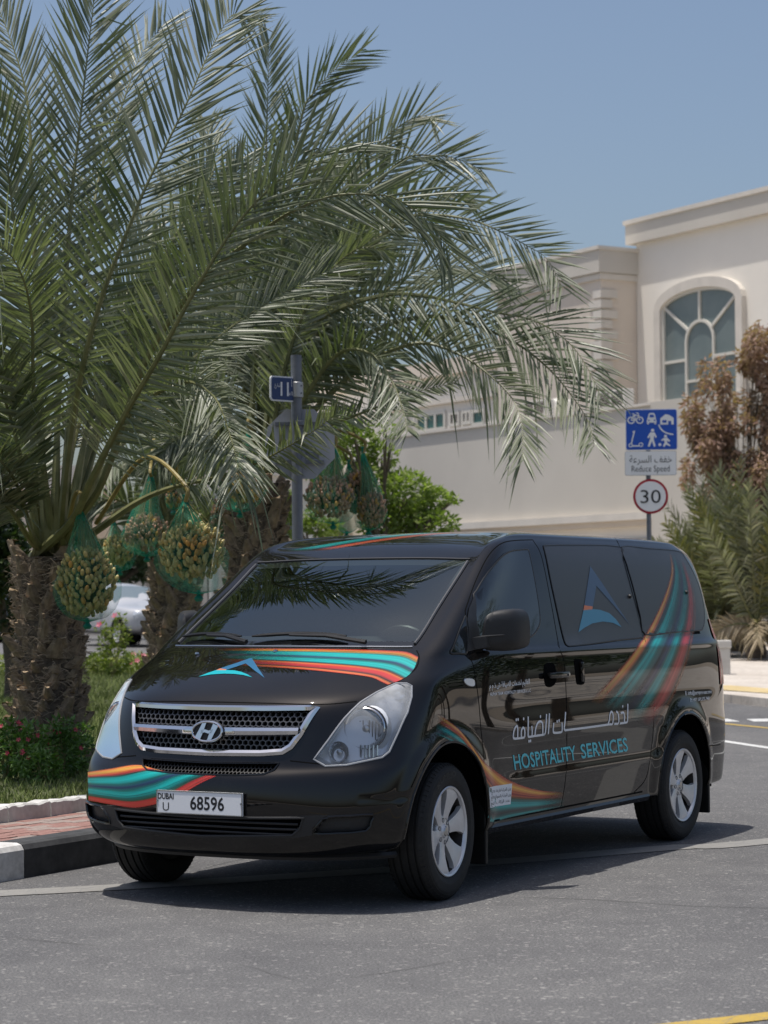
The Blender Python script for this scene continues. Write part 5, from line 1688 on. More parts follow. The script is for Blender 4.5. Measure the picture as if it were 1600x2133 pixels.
# ================================================================== BUILDINGS
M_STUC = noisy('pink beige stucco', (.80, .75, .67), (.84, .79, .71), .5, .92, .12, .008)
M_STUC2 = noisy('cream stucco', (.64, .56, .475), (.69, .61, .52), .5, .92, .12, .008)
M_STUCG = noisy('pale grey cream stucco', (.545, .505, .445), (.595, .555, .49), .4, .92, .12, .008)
M_TRIM = noisy('off white trim', (.62, .575, .51), (.68, .63, .56), 2, .85)
M_FRAMEW = mat('white window frame', (.66, .63, .56), .5)
M_PANE = noisy('grey green window glass', (.13, .165, .165), (.18, .215, .21), .6, .12)
M_PANET = mat('teal window glass', (.03, .11, .10), .12, coat=.3)
M_GARAGE = noisy('pale roller shutter', (.42, .37, .32), (.47, .42, .37), 3, .7)
M_ACW = noisy('off white metal casing', (.50, .48, .44), (.58, .56, .52), 6, .6)
M_ACD = mat('dark grille', (.07, .055, .045), .7)

FA = Vector((.506, -.8625, 0)); FN = Vector((-.8625, -.506, 0))
class Facade:
    def __init__(s, origin): s.o = Vector(origin)
    def w(s, u, z, d=0.0): return s.o + FA * u + FN * d + Vector((0, 0, z))
    def px(s, x, y, d=0.0):
        o, dr = ray_px(x, y); t = ((s.o + FN * d) - o).dot(FN) / dr.dot(FN); p = o + dr * t - s.o
        return p.dot(FA), p.z
    def box(s, mb, u0, u1, z0, z1, d0, d1):
        c = [s.w(u, z, d) for d in (d0, d1) for (u, z) in ((u0, z0), (u1, z0), (u1, z1), (u0, z1))]
        return mb.add(c, [(0,1,2,3),(4,7,6,5),(0,4,5,1),(1,5,6,2),(2,6,7,3),(3,7,4,0)])

# ---- two-storey villa on the right
V1 = Facade((8.4, 75, 0))
villa = empty('villa', V1.w(0, 0)); tag(villa, 'large two-storey beige villa with stepped parapet and arched window at upper right', 'building')
def vpart(nm, mb, m, parent=None, smooth=False):
    par = parent or villa
    root = par if par.type == 'EMPTY' and par.parent is None else None
    base = Vector((0, 0, 0)); p_ = par
    while p_ is not None: base += p_.location; p_ = p_.parent
    mb.v = [v - base for v in mb.v]
    return mb.build(nm, m, par, smooth=smooth)
zt = V1.px(1340, 462)[1]; zp = V1.px(1340, 506)[1]
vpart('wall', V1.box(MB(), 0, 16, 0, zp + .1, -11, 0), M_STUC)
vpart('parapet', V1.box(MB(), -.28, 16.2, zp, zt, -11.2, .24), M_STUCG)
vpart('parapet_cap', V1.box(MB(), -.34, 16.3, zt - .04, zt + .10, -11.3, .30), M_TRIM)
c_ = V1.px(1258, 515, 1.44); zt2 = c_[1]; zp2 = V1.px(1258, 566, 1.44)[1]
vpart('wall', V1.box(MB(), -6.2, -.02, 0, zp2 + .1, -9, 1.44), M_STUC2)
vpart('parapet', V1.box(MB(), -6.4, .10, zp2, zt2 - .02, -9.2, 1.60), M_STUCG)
vpart('parapet_cap', V1.box(MB(), -6.5, .15, zt2 - .06, zt2 + .06, -9.3, 1.66), M_TRIM)
vpart('moulding', V1.box(MB(), -6.3, .05, zp2 - .22, zp2 - .02, -9.1, 1.52), M_TRIM)
# quoins
z = V1.px(1258, 800, 1.44)[1]; k = 0
z = 2.0
while z < zp2 - .5:
    ln = .62 if k % 2 else .40
    mb = V1.box(MB(), -ln, .055, z, z + .27, 1.2, 1.50)
    V1.box(mb, -.3, .056, z + .001, z + .269, 1.44 - (.40 if k % 2 else .62), 1.498)
    vpart('quoin', mb, M_TRIM); z += .335; k += 1
# arched window
uL, zS = V1.px(1386, 838); uR = V1.px(1543, 760)[0]; zTop = V1.px(1470, 598)[1]; zSp = V1.px(1386, 648)[1]
uc = (uL + uR) / 2; hw = (uR - uL) / 2; rise = zTop - zSp
def arch(hw_, sp, ri, n=16): return [(uc + hw_ * math.cos(math.pi * k / n), sp + ri * math.sin(math.pi * k / n)) for k in range(n + 1)]
win = empty('window', (0, 0, 0), 0, villa)
def wp(nm, mb, m):
    mb.v = [v - villa.location for v in mb.v]; return mb.build(nm, m, win)
out = [(uc + hw, zS)] + arch(hw, zSp, rise) + [(uc - hw, zS)]
wp('pane', MB().add([V1.w(u, z_, .03) for u, z_ in out], [tuple(range(len(out)))]), M_PANE)
def bar_path(pts, wd, d0, d1):
    """flat bar of width wd following a (u, z) path on the facade"""
    P = [Vector(p) for p in pts]; mb = MB(); vs = []
    for i, p in enumerate(P):
        t = (P[min(i+1, len(P)-1)] - P[max(i-1, 0)]).normalized(); n = Vector((-t.y, t.x)) * wd / 2
        for q, d in ((p - n, d0), (p - n, d1), (p + n, d1), (p + n, d0)): vs.append(V1.w(q.x, q.y, d))
    fs = [(i*4+e, i*4+(e+1) % 4, i*4+4+(e+1) % 4, i*4+4+e) for i in range(len(P)-1) for e in range(4)]
    fs += [(0, 1, 2, 3), tuple(len(vs)-4+e for e in range(4))]
    return mb.add(vs, fs)
big = [(uc + hw + .16, zS - .1), (uc + hw + .16, zSp)] + [(uc + (hw+.16)*math.cos(math.pi*k/16), zSp + (rise+.16)*math.sin(math.pi*k/16)) for k in range(1, 16)] + [(uc - hw - .16, zSp), (uc - hw - .16, zS - .1)]
wp('surround', bar_path(big, .32, -.02, .20), M_TRIM)
wp('frame', bar_path([(uc + hw - .05, zS)] + arch(hw - .05, zSp, rise - .05) + [(uc - hw + .05, zS)], .10, .02, .11), M_FRAMEW)
zi = V1.px(1460, 668)[1]; ihw = (V1.px(1491, 760)[0] - V1.px(1434, 760)[0]) / 2; isp = zi - ihw * .9
inner = [(uc + ihw, zS)] + [(uc + ihw*math.cos(math.pi*k/12), isp + (zi-isp)*math.sin(math.pi*k/12)) for k in range(13)] + [(uc - ihw, zS)]
wp('inner_arch', bar_path(inner, .09, .02, .10), M_FRAMEW)
wp('muntin', bar_path([(uc, zi), (uc, zTop)], .09, .02, .095), M_FRAMEW)
for s in (1, -1):
    wp('muntin', bar_path([(uc + s*ihw*.8, isp + (zi-isp)*.55), (uc + s*hw*.98, zSp + rise*.28)], .09, .02, .093), M_FRAMEW)
    zh = V1.px(1400, 755)[1]
    wp('muntin', bar_path([(uc + s*ihw, zh), (uc + s*hw, zh)], .09, .02, .093), M_FRAMEW)
wp('muntin', bar_path([(uc - ihw, V1.px(1460, 792)[1]), (uc + ihw, V1.px(1460, 792)[1])], .08, .02, .093), M_FRAMEW)
wp('sill', bar_path([(uc - hw - .4, zS - .10), (uc + hw + .4, zS - .10)], .18, -.02, .30), M_TRIM)

# ---- long single-storey annex
V2 = Facade((6.125, 57, 0))
annex = empty('annex_building', V2.w(0, 0)); tag(annex, 'long low cream annex with blank upper wall and ledge behind the van', 'building')
def apart(nm, mb, m): mb.v = [v - annex.location for v in mb.v]; return mb.build(nm, m, annex)
zl = V2.px(1310, 1071)[1]; za = V2.px(1310, 850)[1]; uEnd = V2.px(792, 960)[0]
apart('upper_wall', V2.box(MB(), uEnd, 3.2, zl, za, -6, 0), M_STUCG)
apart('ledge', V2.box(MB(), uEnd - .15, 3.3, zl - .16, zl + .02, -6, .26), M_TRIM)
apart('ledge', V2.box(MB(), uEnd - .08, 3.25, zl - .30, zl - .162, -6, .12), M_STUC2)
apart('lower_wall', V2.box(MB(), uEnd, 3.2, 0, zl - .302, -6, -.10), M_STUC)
apart('parapet_cap', V2.box(MB(), uEnd - .05, 3.25, za, za + .07, -6, .06), M_TRIM)
for k in range(3):
    u0 = -8.5 + k * 3.6
    apart('garage_door', V2.box(MB(), u0, u0 + 2.9, 0, zl - .62, -.098, -.03), M_GARAGE)
uB = V2.px(1393, 840)[0]
apart('stair_block', V2.box(MB(), uB - .2, uB + 4, 0, V2.px(1393, 838)[1], -5, .4), M_STUCG)

def ac_unit(px, py, depth, w_, h_, label):
    p = at(px, py, depth); r = empty('air_conditioner', p); tag(r, label, 'air conditioner', 'air conditioners on the annex roof')
    r.rotation_euler = (0, 0, math.atan2(FA.y, FA.x))
    MB().bbox((-w_/2, -.16, 0), (w_/2, .16, h_), .02).build('casing', M_ACW, r)
    for s in (-1, 1):
        MB().box((s*w_*.24 - w_*.19, -.175, h_*.14), (s*w_*.24 + w_*.19, -.158, h_*.86)).build('fan_grille', M_ACD, r)
        mb = MB()
        for k in range(5): mb.box((s*w_*.24 - w_*.19, -.182, h_*(.2 + .14*k)), (s*w_*.24 + w_*.19, -.176, h_*(.225 + .14*k)))
        for k in range(5):
            o = MB().box((s*w_*.24 - w_*.19, -.183, h_*(.2 + .14*k)), (s*w_*.24 + w_*.19, -.1765, h_*(.225 + .14*k))).build('grille_slat', M_ACW, r)
    MB().box((-w_/2 + .05, -.12, -.25), (w_/2 - .05, .12, 0)).build('stand', M_ACW, r)
ac_unit(1282, 850, 61, 1.25, .48, 'twin air conditioner on the annex roof nearest the blue sign')
ac_unit(1122, 868, 63, 1.1, .44, 'twin air conditioner on the annex roof beside the white tank')
tk = empty('water_tank', at(1168, 862, 63.4)); tag(tk, 'small white water tank on the annex roof', 'tank')
MB().lathe([(0, .42), (.2, .42), (.30, .37), (.34, .30), (.34, -.3), (0, -.3)], 24, 'z').build('tank_body', M_FRAMEW, tk, smooth=True)
MB().lathe([(0, .47), (.10, .47), (.11, .41)], 16, 'z').build('tank_lid', M_ACW, tk, smooth=True)

# ---- villa further back on the left of the annex
V3 = Facade(tuple(at(1020, 1250, 92))[:2] + (0,))
far = empty('villa', V3.w(0, 0)); tag(far, 'pinkish villa with small teal windows seen above the annex wall behind palm leaves', 'building')
def fpart(nm, mb, m, parent=None):
    mb.v = [v - far.location for v in mb.v]; return mb.build(nm, m, parent or far)
zr = V3.px(1000, 740)[1]
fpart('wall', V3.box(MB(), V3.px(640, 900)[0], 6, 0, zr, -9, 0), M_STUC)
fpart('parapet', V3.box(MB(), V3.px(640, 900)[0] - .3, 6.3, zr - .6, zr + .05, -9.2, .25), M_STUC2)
fpart('string_course', V3.box(MB(), V3.px(640, 900)[0], 6, V3.px(950, 838)[1], V3.px(950, 828)[1], -1, .16), M_TRIM)
def fwin(x0, x1, y0, y1, n, m):
    u0, z1 = V3.px(x0, y0); u1, z0 = V3.px(x1, y1)
    w_ = empty('window', (0, 0, 0), 0, far)
    fpart('pane', V3.box(MB(), u0, u1, z0, z1, .0, .03), m, w_)
    mbs = []
    for k in range(n + 1):
        u = u0 + (u1 - u0) * k / n
        fpart('frame', V3.box(MB(), u - .07, u + .07, z0 - .07, z1 + .07, .0, .09), M_FRAMEW, w_)
    for z_ in (z0, z1): fpart('frame', V3.box(MB(), u0 - .06, u1 + .06, z_ - .07, z_ + .07, .0, .085), M_FRAMEW, w_)
fwin(871, 929, 866, 892, 3, M_PANET); fwin(940, 958, 861, 884, 2, M_ACD); fwin(966, 982, 858, 880, 2, M_ACD); fwin(987, 1010, 857, 882, 1, M_PANET)
fwin(700, 742, 880, 905, 2, M_PANET)
ua, zb = V3.px(852, 893); ub = V3.px(867, 893)[0]; zq = V3.px(860, 848)[1]; um = (ua + ub) / 2; hh = (ub - ua) / 2
P = [(ub, zb)] + [(um + hh*math.cos(math.pi*k/10), zq - hh + hh*math.sin(math.pi*k/10)) for k in range(11)] + [(ua, zb)]
mb = MB(); vs = []
for u, z_ in P:
    for q, d in ((1.0, .0), (1.0, .14), (1.35, .14), (1.35, 0)):
        vs.append(V3.w(um + (u - um) * q, zb + (z_ - zb) * (1 + (q - 1) * .2), d))
mb.add(vs, [(i*4+e, i*4+(e+1) % 4, i*4+4+(e+1) % 4, i*4+4+e) for i in range(len(P)-1) for e in range(4)])
fpart('arched_niche', mb, M_FRAMEW)

# ---- houses and boundary walls beyond the far road on the left
def house(x0, x1, y, zt_, m, label, dy=9, wins=()):
    h = empty('house', ((x0+x1)/2, y, .3)); tag(h, label, 'building')
    w2 = (x1-x0)/2
    MB().box((-w2, 0, -.3), (w2, dy, zt_)).build('wall', m, h)
    MB().box((-w2-.2, -.2, zt_ - .7), (w2+.2, dy+.2, zt_ + .3)).build('parapet', M_TRIM, h)
    for (wx, wz, ww, wh) in wins:
        wi = empty('window', (wx, -.01, wz), 0, h)
        MB().box((-ww/2, -.04, 0), (ww/2, .0, wh)).build('pane', M_PANE, wi)
        for s in (-1, 1): MB().box((s*ww/2 - .08, -.12, -.08), (s*ww/2 + .08, -.005, wh + .08)).build('frame', M_FRAMEW, wi)
        MB().box((-ww/2 - .2, -.2, -.18), (ww/2 + .2, -.005, -.05)).build('sill', M_TRIM, wi)
house(-26, -12.5, 98, 6.8, M_STUC2, 'tan house far behind the left palms', wins=((-3, 3.8, 1.6, 1.6), (2.5, 3.8, 1.6, 1.6)))
house(-10.0, -2.2, 96, 7.2, M_STUC, 'cream house far behind the middle palm', wins=((-2, 4.0, 1.6, 1.6), (1.6, 4.0, 1.6, 1.6), (1.6, .9, 1.8, 1.7)))
bw = MB().box((-40, 78, .2), (-1.0, 78.3, 3.1)).build('boundary_wall', M_STUC2); tag(bw, 'long beige boundary wall across the far road behind the palms', 'wall')
gt = empty('gate', (-2.9, 60, .3)); tag(gt, 'dark slatted gate between pale posts behind the sign post', 'gate')
for x in (-.9, .9): MB().box((x - .16, -.16, -.3), (x + .16, .16, 3.2)).build('post', M_STUC, gt)
for k in range(9): MB().box((-.72 + k*.17, -.03, 0), (-.65 + k*.17, .03, 2.7)).build('slat', M_ACD, gt)
for z_ in (.15, 1.4, 2.6): MB().box((-.74, -.05, z_), (.74, -.031, z_ + .09)).build('rail', M_ACD, gt)
# ================================================================== SIGNS AND POSTS
M_BLUE = mat('blue sign face', (.010, .075, .42), .4)
M_SIGNW = mat('white sign face', (.74, .74, .75), .45)
M_SIGNR = mat('red sign ring', (.34, .012, .025), .45)
M_POST = noisy('grey galvanised post', (.14, .15, .17), (.18, .19, .21), 12, .5)
M_POST.node_tree.nodes['Principled BSDF'].inputs['Metallic'].default_value = .3
M_SIGNBACK = noisy('grey sign back', (.32, .33, .36), (.38, .39, .42), 4, .55)
M_CLAMP = mat('pale clamp', (.45, .45, .46), .4, .5)

DS = 33.0
sg = empty('road_sign', at(1352, 1240, DS)); sg.location.z = .1; sg.rotation_euler = (0, 0, R(-6))
tag(sg, 'residential zone sign with blue pictograms above a round 30 speed limit on a grey post', 'sign')
def sl(x, y): p = at(x, y, DS) - sg.location; return (p.x, p.z)
S = DS / FPX
x0, zb = sl(1357, 990)
MB().lathe([(.035, 0), (.035, sl(1352, 852)[1]), (0, sl(1352, 852)[1])], 14, 'z', (sl(1351, 1000)[0], .05, 0)).build('post', M_POST, sg, smooth=True)
def rrect(cx, cz, w_, h_, r, n=5):
    P = []
    for sx, sz, a0 in ((1, 1, 0), (-1, 1, 90), (-1, -1, 180), (1, -1, 270)):
        for k in range(n + 1):
            a = R(a0 + 90 * k / n); P.append((cx + sx*(w_/2 - r) + r*math.cos(a), cz + sz*(h_/2 - r) + r*math.sin(a)))
    return P
def plate(nm, poly, d0, d1, m, parent): return MB().prism(poly, d0, d1, lambda a, b, d: (a, d, b)).build(nm, m, parent)
cx, cz = sl(1357, 895)
BW, BH = 108 * S, 86 * S
plate('panel', rrect(cx, cz, BW, BH, .03), .012, -.004, M_SIGNW, sg)
plate('panel_face', rrect(cx, cz, BW - .022, BH - .022, .025), -.0045, -.008, M_BLUE, sg)
cx2, cz2 = sl(1355.5, 965)
plate('panel', rrect(cx2, cz2, 107 * S, 51 * S, .025), .012, -.004, M_SIGNBACK, sg)
plate('panel_face', rrect(cx2, cz2, 107 * S - .014, 51 * S - .014, .022), -.0045, -.008, M_SIGNW, sg)
cx3, cz3 = sl(1355.5, 1034); rr_ = 36.5 * S
def circ(r, n=40): return [(cx3 + r*math.cos(2*math.pi*k/n), cz3 + r*math.sin(2*math.pi*k/n)) for k in range(n)]
plate('disc', circ(rr_), .012, -.004, M_SIGNR, sg)
plate('disc_face', circ(rr_ * .86), -.0045, -.009, M_SIGNW, sg)
def stext(txt, cxx, czz, wd, ht, m, parent, d=-.0095, bold=0.0, cap=.7):
    vs, fs = text_flat(txt, bold); xa = min(v[0] for v in vs); xb = max(v[0] for v in vs)
    return link('lettering', newmesh('lettering', [(cxx - wd/2 + wd*(v[0]-xa)/(xb-xa), d, czz - ht/2 + ht*v[1]/cap) for v in vs], fs, m), parent)
stext('30', cx3, cz3, 42 * S, 28 * S, M_INK, sg, -.0105, .0)
stext('Reduce Speed', cx2 - .002, cz2 - 11 * S, 79 * S, 13 * S, M_INK, sg, -.0095)
stext(arab('خفف السرعة'), cx2, cz2 + 9 * S, 88 * S, 15 * S, M_INK, sg, -.0095, cap=.72)
# pictograms
def pc(x, y): return (cx + (x - 379) / 338 * BW, cz - (y - 243) / 278 * BH)
def picto(polys, nm='pictogram', m=M_SIGNW, d=-.0095):
    mb = MB()
    for P in polys: mb.add([(pc(*q)[0], d, pc(*q)[1]) for q in P], [tuple(range(len(P)))])
    o = mb.build(nm, m, sg); o['kind'] = 'stuff'; return o
def ring(x, y, r, w_, n=18):
    out = []
    for k in range(n):
        a, b = 2*math.pi*k/n, 2*math.pi*(k+1)/n
        out.append([(x+r*math.cos(a), y+r*math.sin(a)), (x+r*math.cos(b), y+r*math.sin(b)), (x+(r-w_)*math.cos(b), y+(r-w_)*math.sin(b)), (x+(r-w_)*math.cos(a), y+(r-w_)*math.sin(a))])
    return out
def stroke(pts, w_):
    out = []
    for (xa, ya), (xb, yb) in zip(pts, pts[1:]):
        l = math.hypot(xb-xa, yb-ya); nx, ny = -(yb-ya)/l*w_/2, (xb-xa)/l*w_/2
        out.append([(xa+nx, ya+ny), (xb+nx, yb+ny), (xb-nx, yb-ny), (xa-nx, ya-ny)])
    return out
def dot(x, y, r, n=14): return [[(x+r*math.cos(2*math.pi*k/n), y+r*math.sin(2*math.pi*k/n)) for k in range(n)]]
picto(ring(248,178,25,8) + ring(304,178,25,8) + stroke([(248,178),(268,142),(298,148),(278,178),(248,178)], 7) + stroke([(278,178),(266,134),(256,134)], 6) + stroke([(304,178),(294,130),(280,128)], 6))
picto([[(350,182),(355,165),(362,138),(370,130),(394,130),(402,138),(408,165),(412,182),(412,196),(350,196)], [(352,197),(364,197),(364,207),(352,207)], [(399,197),(411,197),(411,207),(399,207)]])
picto([[(366,160),(370,142),(394,142),(398,160)], [(357,176),(368,176),(368,184),(357,184)], [(395,176),(406,176),(406,184),(395,184)]], 'pictogram', M_BLUE, -.0105)
picto([[(437,176),(437,168),(472,140),(500,148),(524,166),(524,210),(508,210),(508,186),(488,186),(488,210),(437,210),(437,180)]])
picto([[(450,180),(478,180),(478,198),(450,198)]], 'pictogram', M_BLUE, -.0105)
picto(stroke([(427,210),(434,228),(446,246),(462,260),(486,271),(520,278)], 9))
picto(stroke([(268,256),(256,300),(248,338)], 8) + stroke([(256,258),(272,252)], 7) + ring(243,347,14,6) + ring(310,344,15,6) + stroke([(250,352),(300,352)], 9))
picto(dot(387,248,11) + [[(370,262),(400,262),(414,294),(406,300),(396,282),(393,310),(406,354),(394,360),(382,320),(366,360),(354,355),(370,306),(371,284),(361,302),(352,295)]])
picto(dot(470,289,10) + [[(455,303),(481,299),(500,320),(494,328),(480,318),(481,334),(502,350),(496,358),(473,344),(462,361),(452,356),(465,328),(457,314),(446,322),(441,315)]] + dot(433,345,10))
for y in (880, 955): MB().box((sl(1351, y)[0] - .06, .012, sl(1351, y)[1] - .02), (sl(1351, y)[0] + .06, .09, sl(1351, y)[1] + .02)).build('bracket', M_POST, sg)

# ---- grey post with street name plate and the back of an eight-sided sign
DP = 19.5; SP = DP / FPX
sp = empty('sign_post', at(622, 1300, DP)); sp.location.z = .2
tag(sp, 'grey post with blue 11a street plate and the back of an octagonal sign', 'sign')
def ql(x, y): p = at(x, y, DP) - sp.location; return Vector((p.x, p.z))
MB().tube([(0, 0, 0), (ql(617, 740).x, 0, ql(617, 740).y)], .047, 16).build('post', M_POST, sp, smooth=True)
oc = ql(624, 924); orad = 73 * SP / math.cos(R(22.5))
P = [(oc.x + orad*math.cos(R(22.5 + 45*k)), oc.y + orad*math.sin(R(22.5 + 45*k))) for k in range(8)]
MB().prism(P, .055, .060, lambda a, b, d: (a, d, b)).build('octagon_back', M_SIGNBACK, sp)
for y in (882, 962):
    c = ql(624, y)
    MB().box((c.x - .21, .030, c.y - .016), (c.x + .21, .0545, c.y + .016)).build('bracket_rail', M_POST, sp)
    MB().lathe([(.054, -.02), (.058, -.018), (.058, .018), (.054, .02)], 16, 'z', (c.x, 0, c.y)).build('bracket_clamp', M_POST, sp, smooth=True)
c = ql(650, 948)
MB().box((c.x - .06, .0535, c.y - .03), (c.x + .06, .0545, c.y + .03)).build('maker_label', M_POST, sp)
pn_ = empty('name_plate', (ql(619, 812).x, 0, ql(619, 812).y), R(38), sp)     # turned towards the side street
MB().prism(rrect(-.155, 0, .26, .215, .03), -.008, .008, lambda a, b, d: (a, d, b)).build('plate', M_SIGNW, pn_)
MB().prism(rrect(-.155, 0, .235, .19, .02), -.0105, -.0085, lambda a, b, d: (a, d, b)).build('plate_face', mat('dark blue plate', (.02, .045, .14), .4), pn_)
stext('11', -.140, .0, .085, .115, M_SIGNW, pn_, -.0125, .02)
stext('a St', -.070, -.035, .045, .032, M_SIGNW, pn_, -.0125, .01)
stext(arab('أ'), -.066, .045, .012, .045, M_SIGNW, pn_, -.0125)
stext(arab('شارع'), -.215, .03, .06, .03, M_SIGNW, pn_, -.0125)
MB().lathe([(.050, -.065), (.053, -.062), (.053, .062), (.050, .065)], 18, 'z', (0, 0, 0)).build('clamp', M_CLAMP, pn_, smooth=True)
for s in (1, -1): MB().lathe([(0, -.058), (.008, -.057), (.009, -.05)], 8, 'y', (.005, 0, s*.032)).build('bolt', M_POST, pn_)

# ---- pale lamp column and white stone bollard
lc = empty('lamp_column', at(446, 1330, 45)); lc.location.z = .3; tag(lc, 'pale grey lamp column between the palm trunks', 'lamp post')
MB().lathe([(.16, 0), (.16, .4), (.10, .45), (.085, 6.0), (0, 6.0)], 16, 'z').build('column', M_ACW, lc, smooth=True)
MB().tube([(0, 0, 5.9), (.3, -.1, 6.25), (1.0, -.3, 6.35)], [.06, .05, .04], 8).build('arm', M_ACW, lc, smooth=True)
bo = empty('bollard', at(1509, 1413, 39.2)); tag(bo, 'short white stone bollard on the pavement behind the van', 'bollard'); bo.location.z = .22
MB().bbox((-.095, -.095, -.05), (.095, .095, .44), .012).build('shaft', M_ACW, bo)
MB().bbox((-.115, -.115, .441), (.115, .115, .58), .02).build('cap', M_ACW, bo)
# ================================================================== DATE BUNCHES IN NETS, TREES, SHRUBS, FLOWERS
def net_mat():
    m = bpy.data.materials.new('green net'); m.use_nodes = True; t = NT(m)
    uv = t.coord('Object', (1, 1, 1))
    t.b.inputs['Base Color'].default_value = (.02, .33, .21, 1); t.b.inputs['Roughness'].default_value = .45
    tl = t.n('BsdfTranslucent'); tl.inputs[0].default_value = (.03, .48, .30, 1)
    m1 = t.n('MixShader'); m1.inputs[0].default_value = .5; t.l(t.b.outputs[0], m1.inputs[1]); t.l(tl.outputs[0], m1.inputs[2])
    tr = t.n('BsdfTransparent'); mx = t.n('MixShader')
    at_ = t.n('Attribute'); at_.attribute_name = 'weave'
    nz = t.noise(60, 2, .5, uv)
    t.l(t.math('MULTIPLY', at_.outputs['Fac'], t.math('MULTIPLY_ADD', nz, .7, .65)), mx.inputs[0])
    t.l(tr.outputs[0], mx.inputs[1]); t.l(m1.outputs[0], mx.inputs[2]); t.l(mx.outputs[0], t.out.inputs[0])
    return m
M_NET = net_mat()
M_KNOT = mat('knotted green net', (.012, .20, .13), .5)
M_DATE = [noisy('green gold dates', (.44, .35, .115), (.56, .45, .18), 30, .38), noisy('golden dates', (.58, .29, .06), (.66, .37, .09), 30, .38), noisy('brown dates', (.33, .19, .115), (.45, .275, .175), 30, .4)]
M_STRAND = noisy('date strand', (.24, .21, .08), (.33, .29, .13), 20, .6)
def date_mesh(m):
    return MB().lathe([(.0, -.0215), (.008, -.019), (.0125, -.008), (.0125, .007), (.008, .017), (.004, .0215), (0, .022)], 7, 'z').mesh('date', m, smooth=True)
DATES = [date_mesh(m) for m in M_DATE]
def net_bag(px, neck, bot, blob, rx, ry, depth, palm_pt, label, ndates, tones, seed, single=True, size=1.0):
    """hanging net with a bunch of dates: neck/bot/blob are photo pixels"""
    rnd = random.Random(seed); s = depth / FPX
    N = at(*neck, depth); B = at(*bot, depth); C = at(*blob, depth)
    bag = empty('date_bag', N); tag(bag, label, 'date bunch', 'date bunches hanging in green nets')
    n, nr = 26, 28; vs = []; fs = []; wv = []
    zt = 0.0; zb = B.z - N.z; zc = C.z - N.z; rxx, ryy = rx * s, ry * s
    for i in range(n + 1):
        t = i / n; z = zt + (zb - zt) * t
        # radius: gathered at the neck, full round the fruit, gathered again below
        if z > zc: q = min(1, (zt - z) / max(1e-6, zt - zc)); r_ = .012 + (rxx * 1.05 - .012) * (q ** 1.15)
        else:
            q = (zc - z) / max(1e-6, zc - zb); r_ = rxx * 1.05 * math.sqrt(max(0, 1 - q ** 2.4)) + .014
        if q > .8 and z < zc: r_ = max(.012, r_)
        cx_ = (C.x - N.x) * sstep(0, .55, t) + (B.x - C.x) * sstep(.7, 1, t)
        for k in range(nr):
            a = 2 * math.pi * k / nr
            pl_ = 1 + (.09 * (1 - q if z > zc else q) + .015) * math.sin(a * 7 + seed + z * 3) + rnd.uniform(-.02, .02)
            vs.append((cx_ + r_ * pl_ * math.cos(a), r_ * pl_ * math.sin(a), z))
            dens = min(1.0, .075 + .017 / max(r_, .02) + .10 * max(0, math.sin(a * 7 + seed + z * 3)))
            wv.append(dens)
    for i in range(n):
        for k in range(nr): fs.append((i*nr+k, i*nr+(k+1) % nr, (i+1)*nr+(k+1) % nr, (i+1)*nr+k))
    me = newmesh('net', vs, fs, M_NET, True)
    at_ = me.attributes.new('weave', 'FLOAT', 'POINT'); at_.data.foreach_set('value', wv)
    link('net', me, bag)
    MB().lathe([(.006, .035), (.024, .03), (.014, .012), (.018, -.01), (.012, -.03)], 10, 'z', (0, 0, 0)).build('neck_knot', M_KNOT, bag, smooth=True)
    MB().lathe([(.010, .03), (.016, .01), (.012, 0), (.034, -.03), (.02, -.05), (.0, -.05)], 10, 'z', (B.x - N.x, 0, zb)).build('tail_knot', M_KNOT, bag, smooth=True)
    # dates packed on the outside of an ellipsoid
    cen = Vector((C.x - N.x, 0, zc)); gold = math.pi * (3 - math.sqrt(5)); big = MB()
    for k in range(ndates):
        y = 1 - 2 * (k + .5) / ndates; rr = math.sqrt(1 - y*y); th = k * gold
        dv = Vector((math.cos(th) * rr, math.sin(th) * rr, y))
        if dv.y > .45 and rnd.random() < .8: continue
        q = rnd.uniform(.80, .97) if rnd.random() > .25 else rnd.uniform(.6, .8)
        p = cen + Vector((dv.x * rxx * q, dv.y * rxx * q, dv.z * ryy * q)) + Vector((rnd.uniform(-1, 1), rnd.uniform(-1, 1), rnd.uniform(-1, 1))) * .012
        tn = tones(dv, rnd)
        rot = Vector((dv.x * .6 + rnd.uniform(-.5, .5), dv.y * .6 + rnd.uniform(-.5, .5), 1.0)).to_track_quat('Z', 'Y')
        sz = size * rnd.uniform(.85, 1.15)
        if single:
            o = link('date', DATES[tn], bag); o.location = p; o.rotation_mode = 'QUATERNION'; o.rotation_quaternion = rot; o.scale = (sz, sz, sz)
        else:
            src = DATES[tn]; M = Matrix.Translation(p) @ rot.to_matrix().to_4x4() @ Matrix.Scale(sz, 4)
            big.add([M @ v.co for v in src.vertices], [list(f.vertices) for f in src.polygons], tn)
    if not single:
        o = big.build('dates', M_DATE, bag, smooth=True, fixn=False); o['kind'] = 'stuff'
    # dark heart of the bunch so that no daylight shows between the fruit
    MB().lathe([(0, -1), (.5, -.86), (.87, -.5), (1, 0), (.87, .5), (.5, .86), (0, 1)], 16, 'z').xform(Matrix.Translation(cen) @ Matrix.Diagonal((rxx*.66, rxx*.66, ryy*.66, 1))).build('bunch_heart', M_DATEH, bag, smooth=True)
    mb = MB()
    for k in range(26):
        a = rnd.uniform(0, 6.28); q = rnd.uniform(.15, .85)
        e = cen + Vector((math.cos(a)*rxx*q, math.sin(a)*rxx*q, ryy*rnd.uniform(.1, .8)))
        mb.tube([(0, 0, -.01), Vector((e.x*.45, e.y*.45, e.z*.40)), e], .0032, 4, cap=False)
    o = mb.build('strands', M_STRAND, bag); o['kind'] = 'stuff'
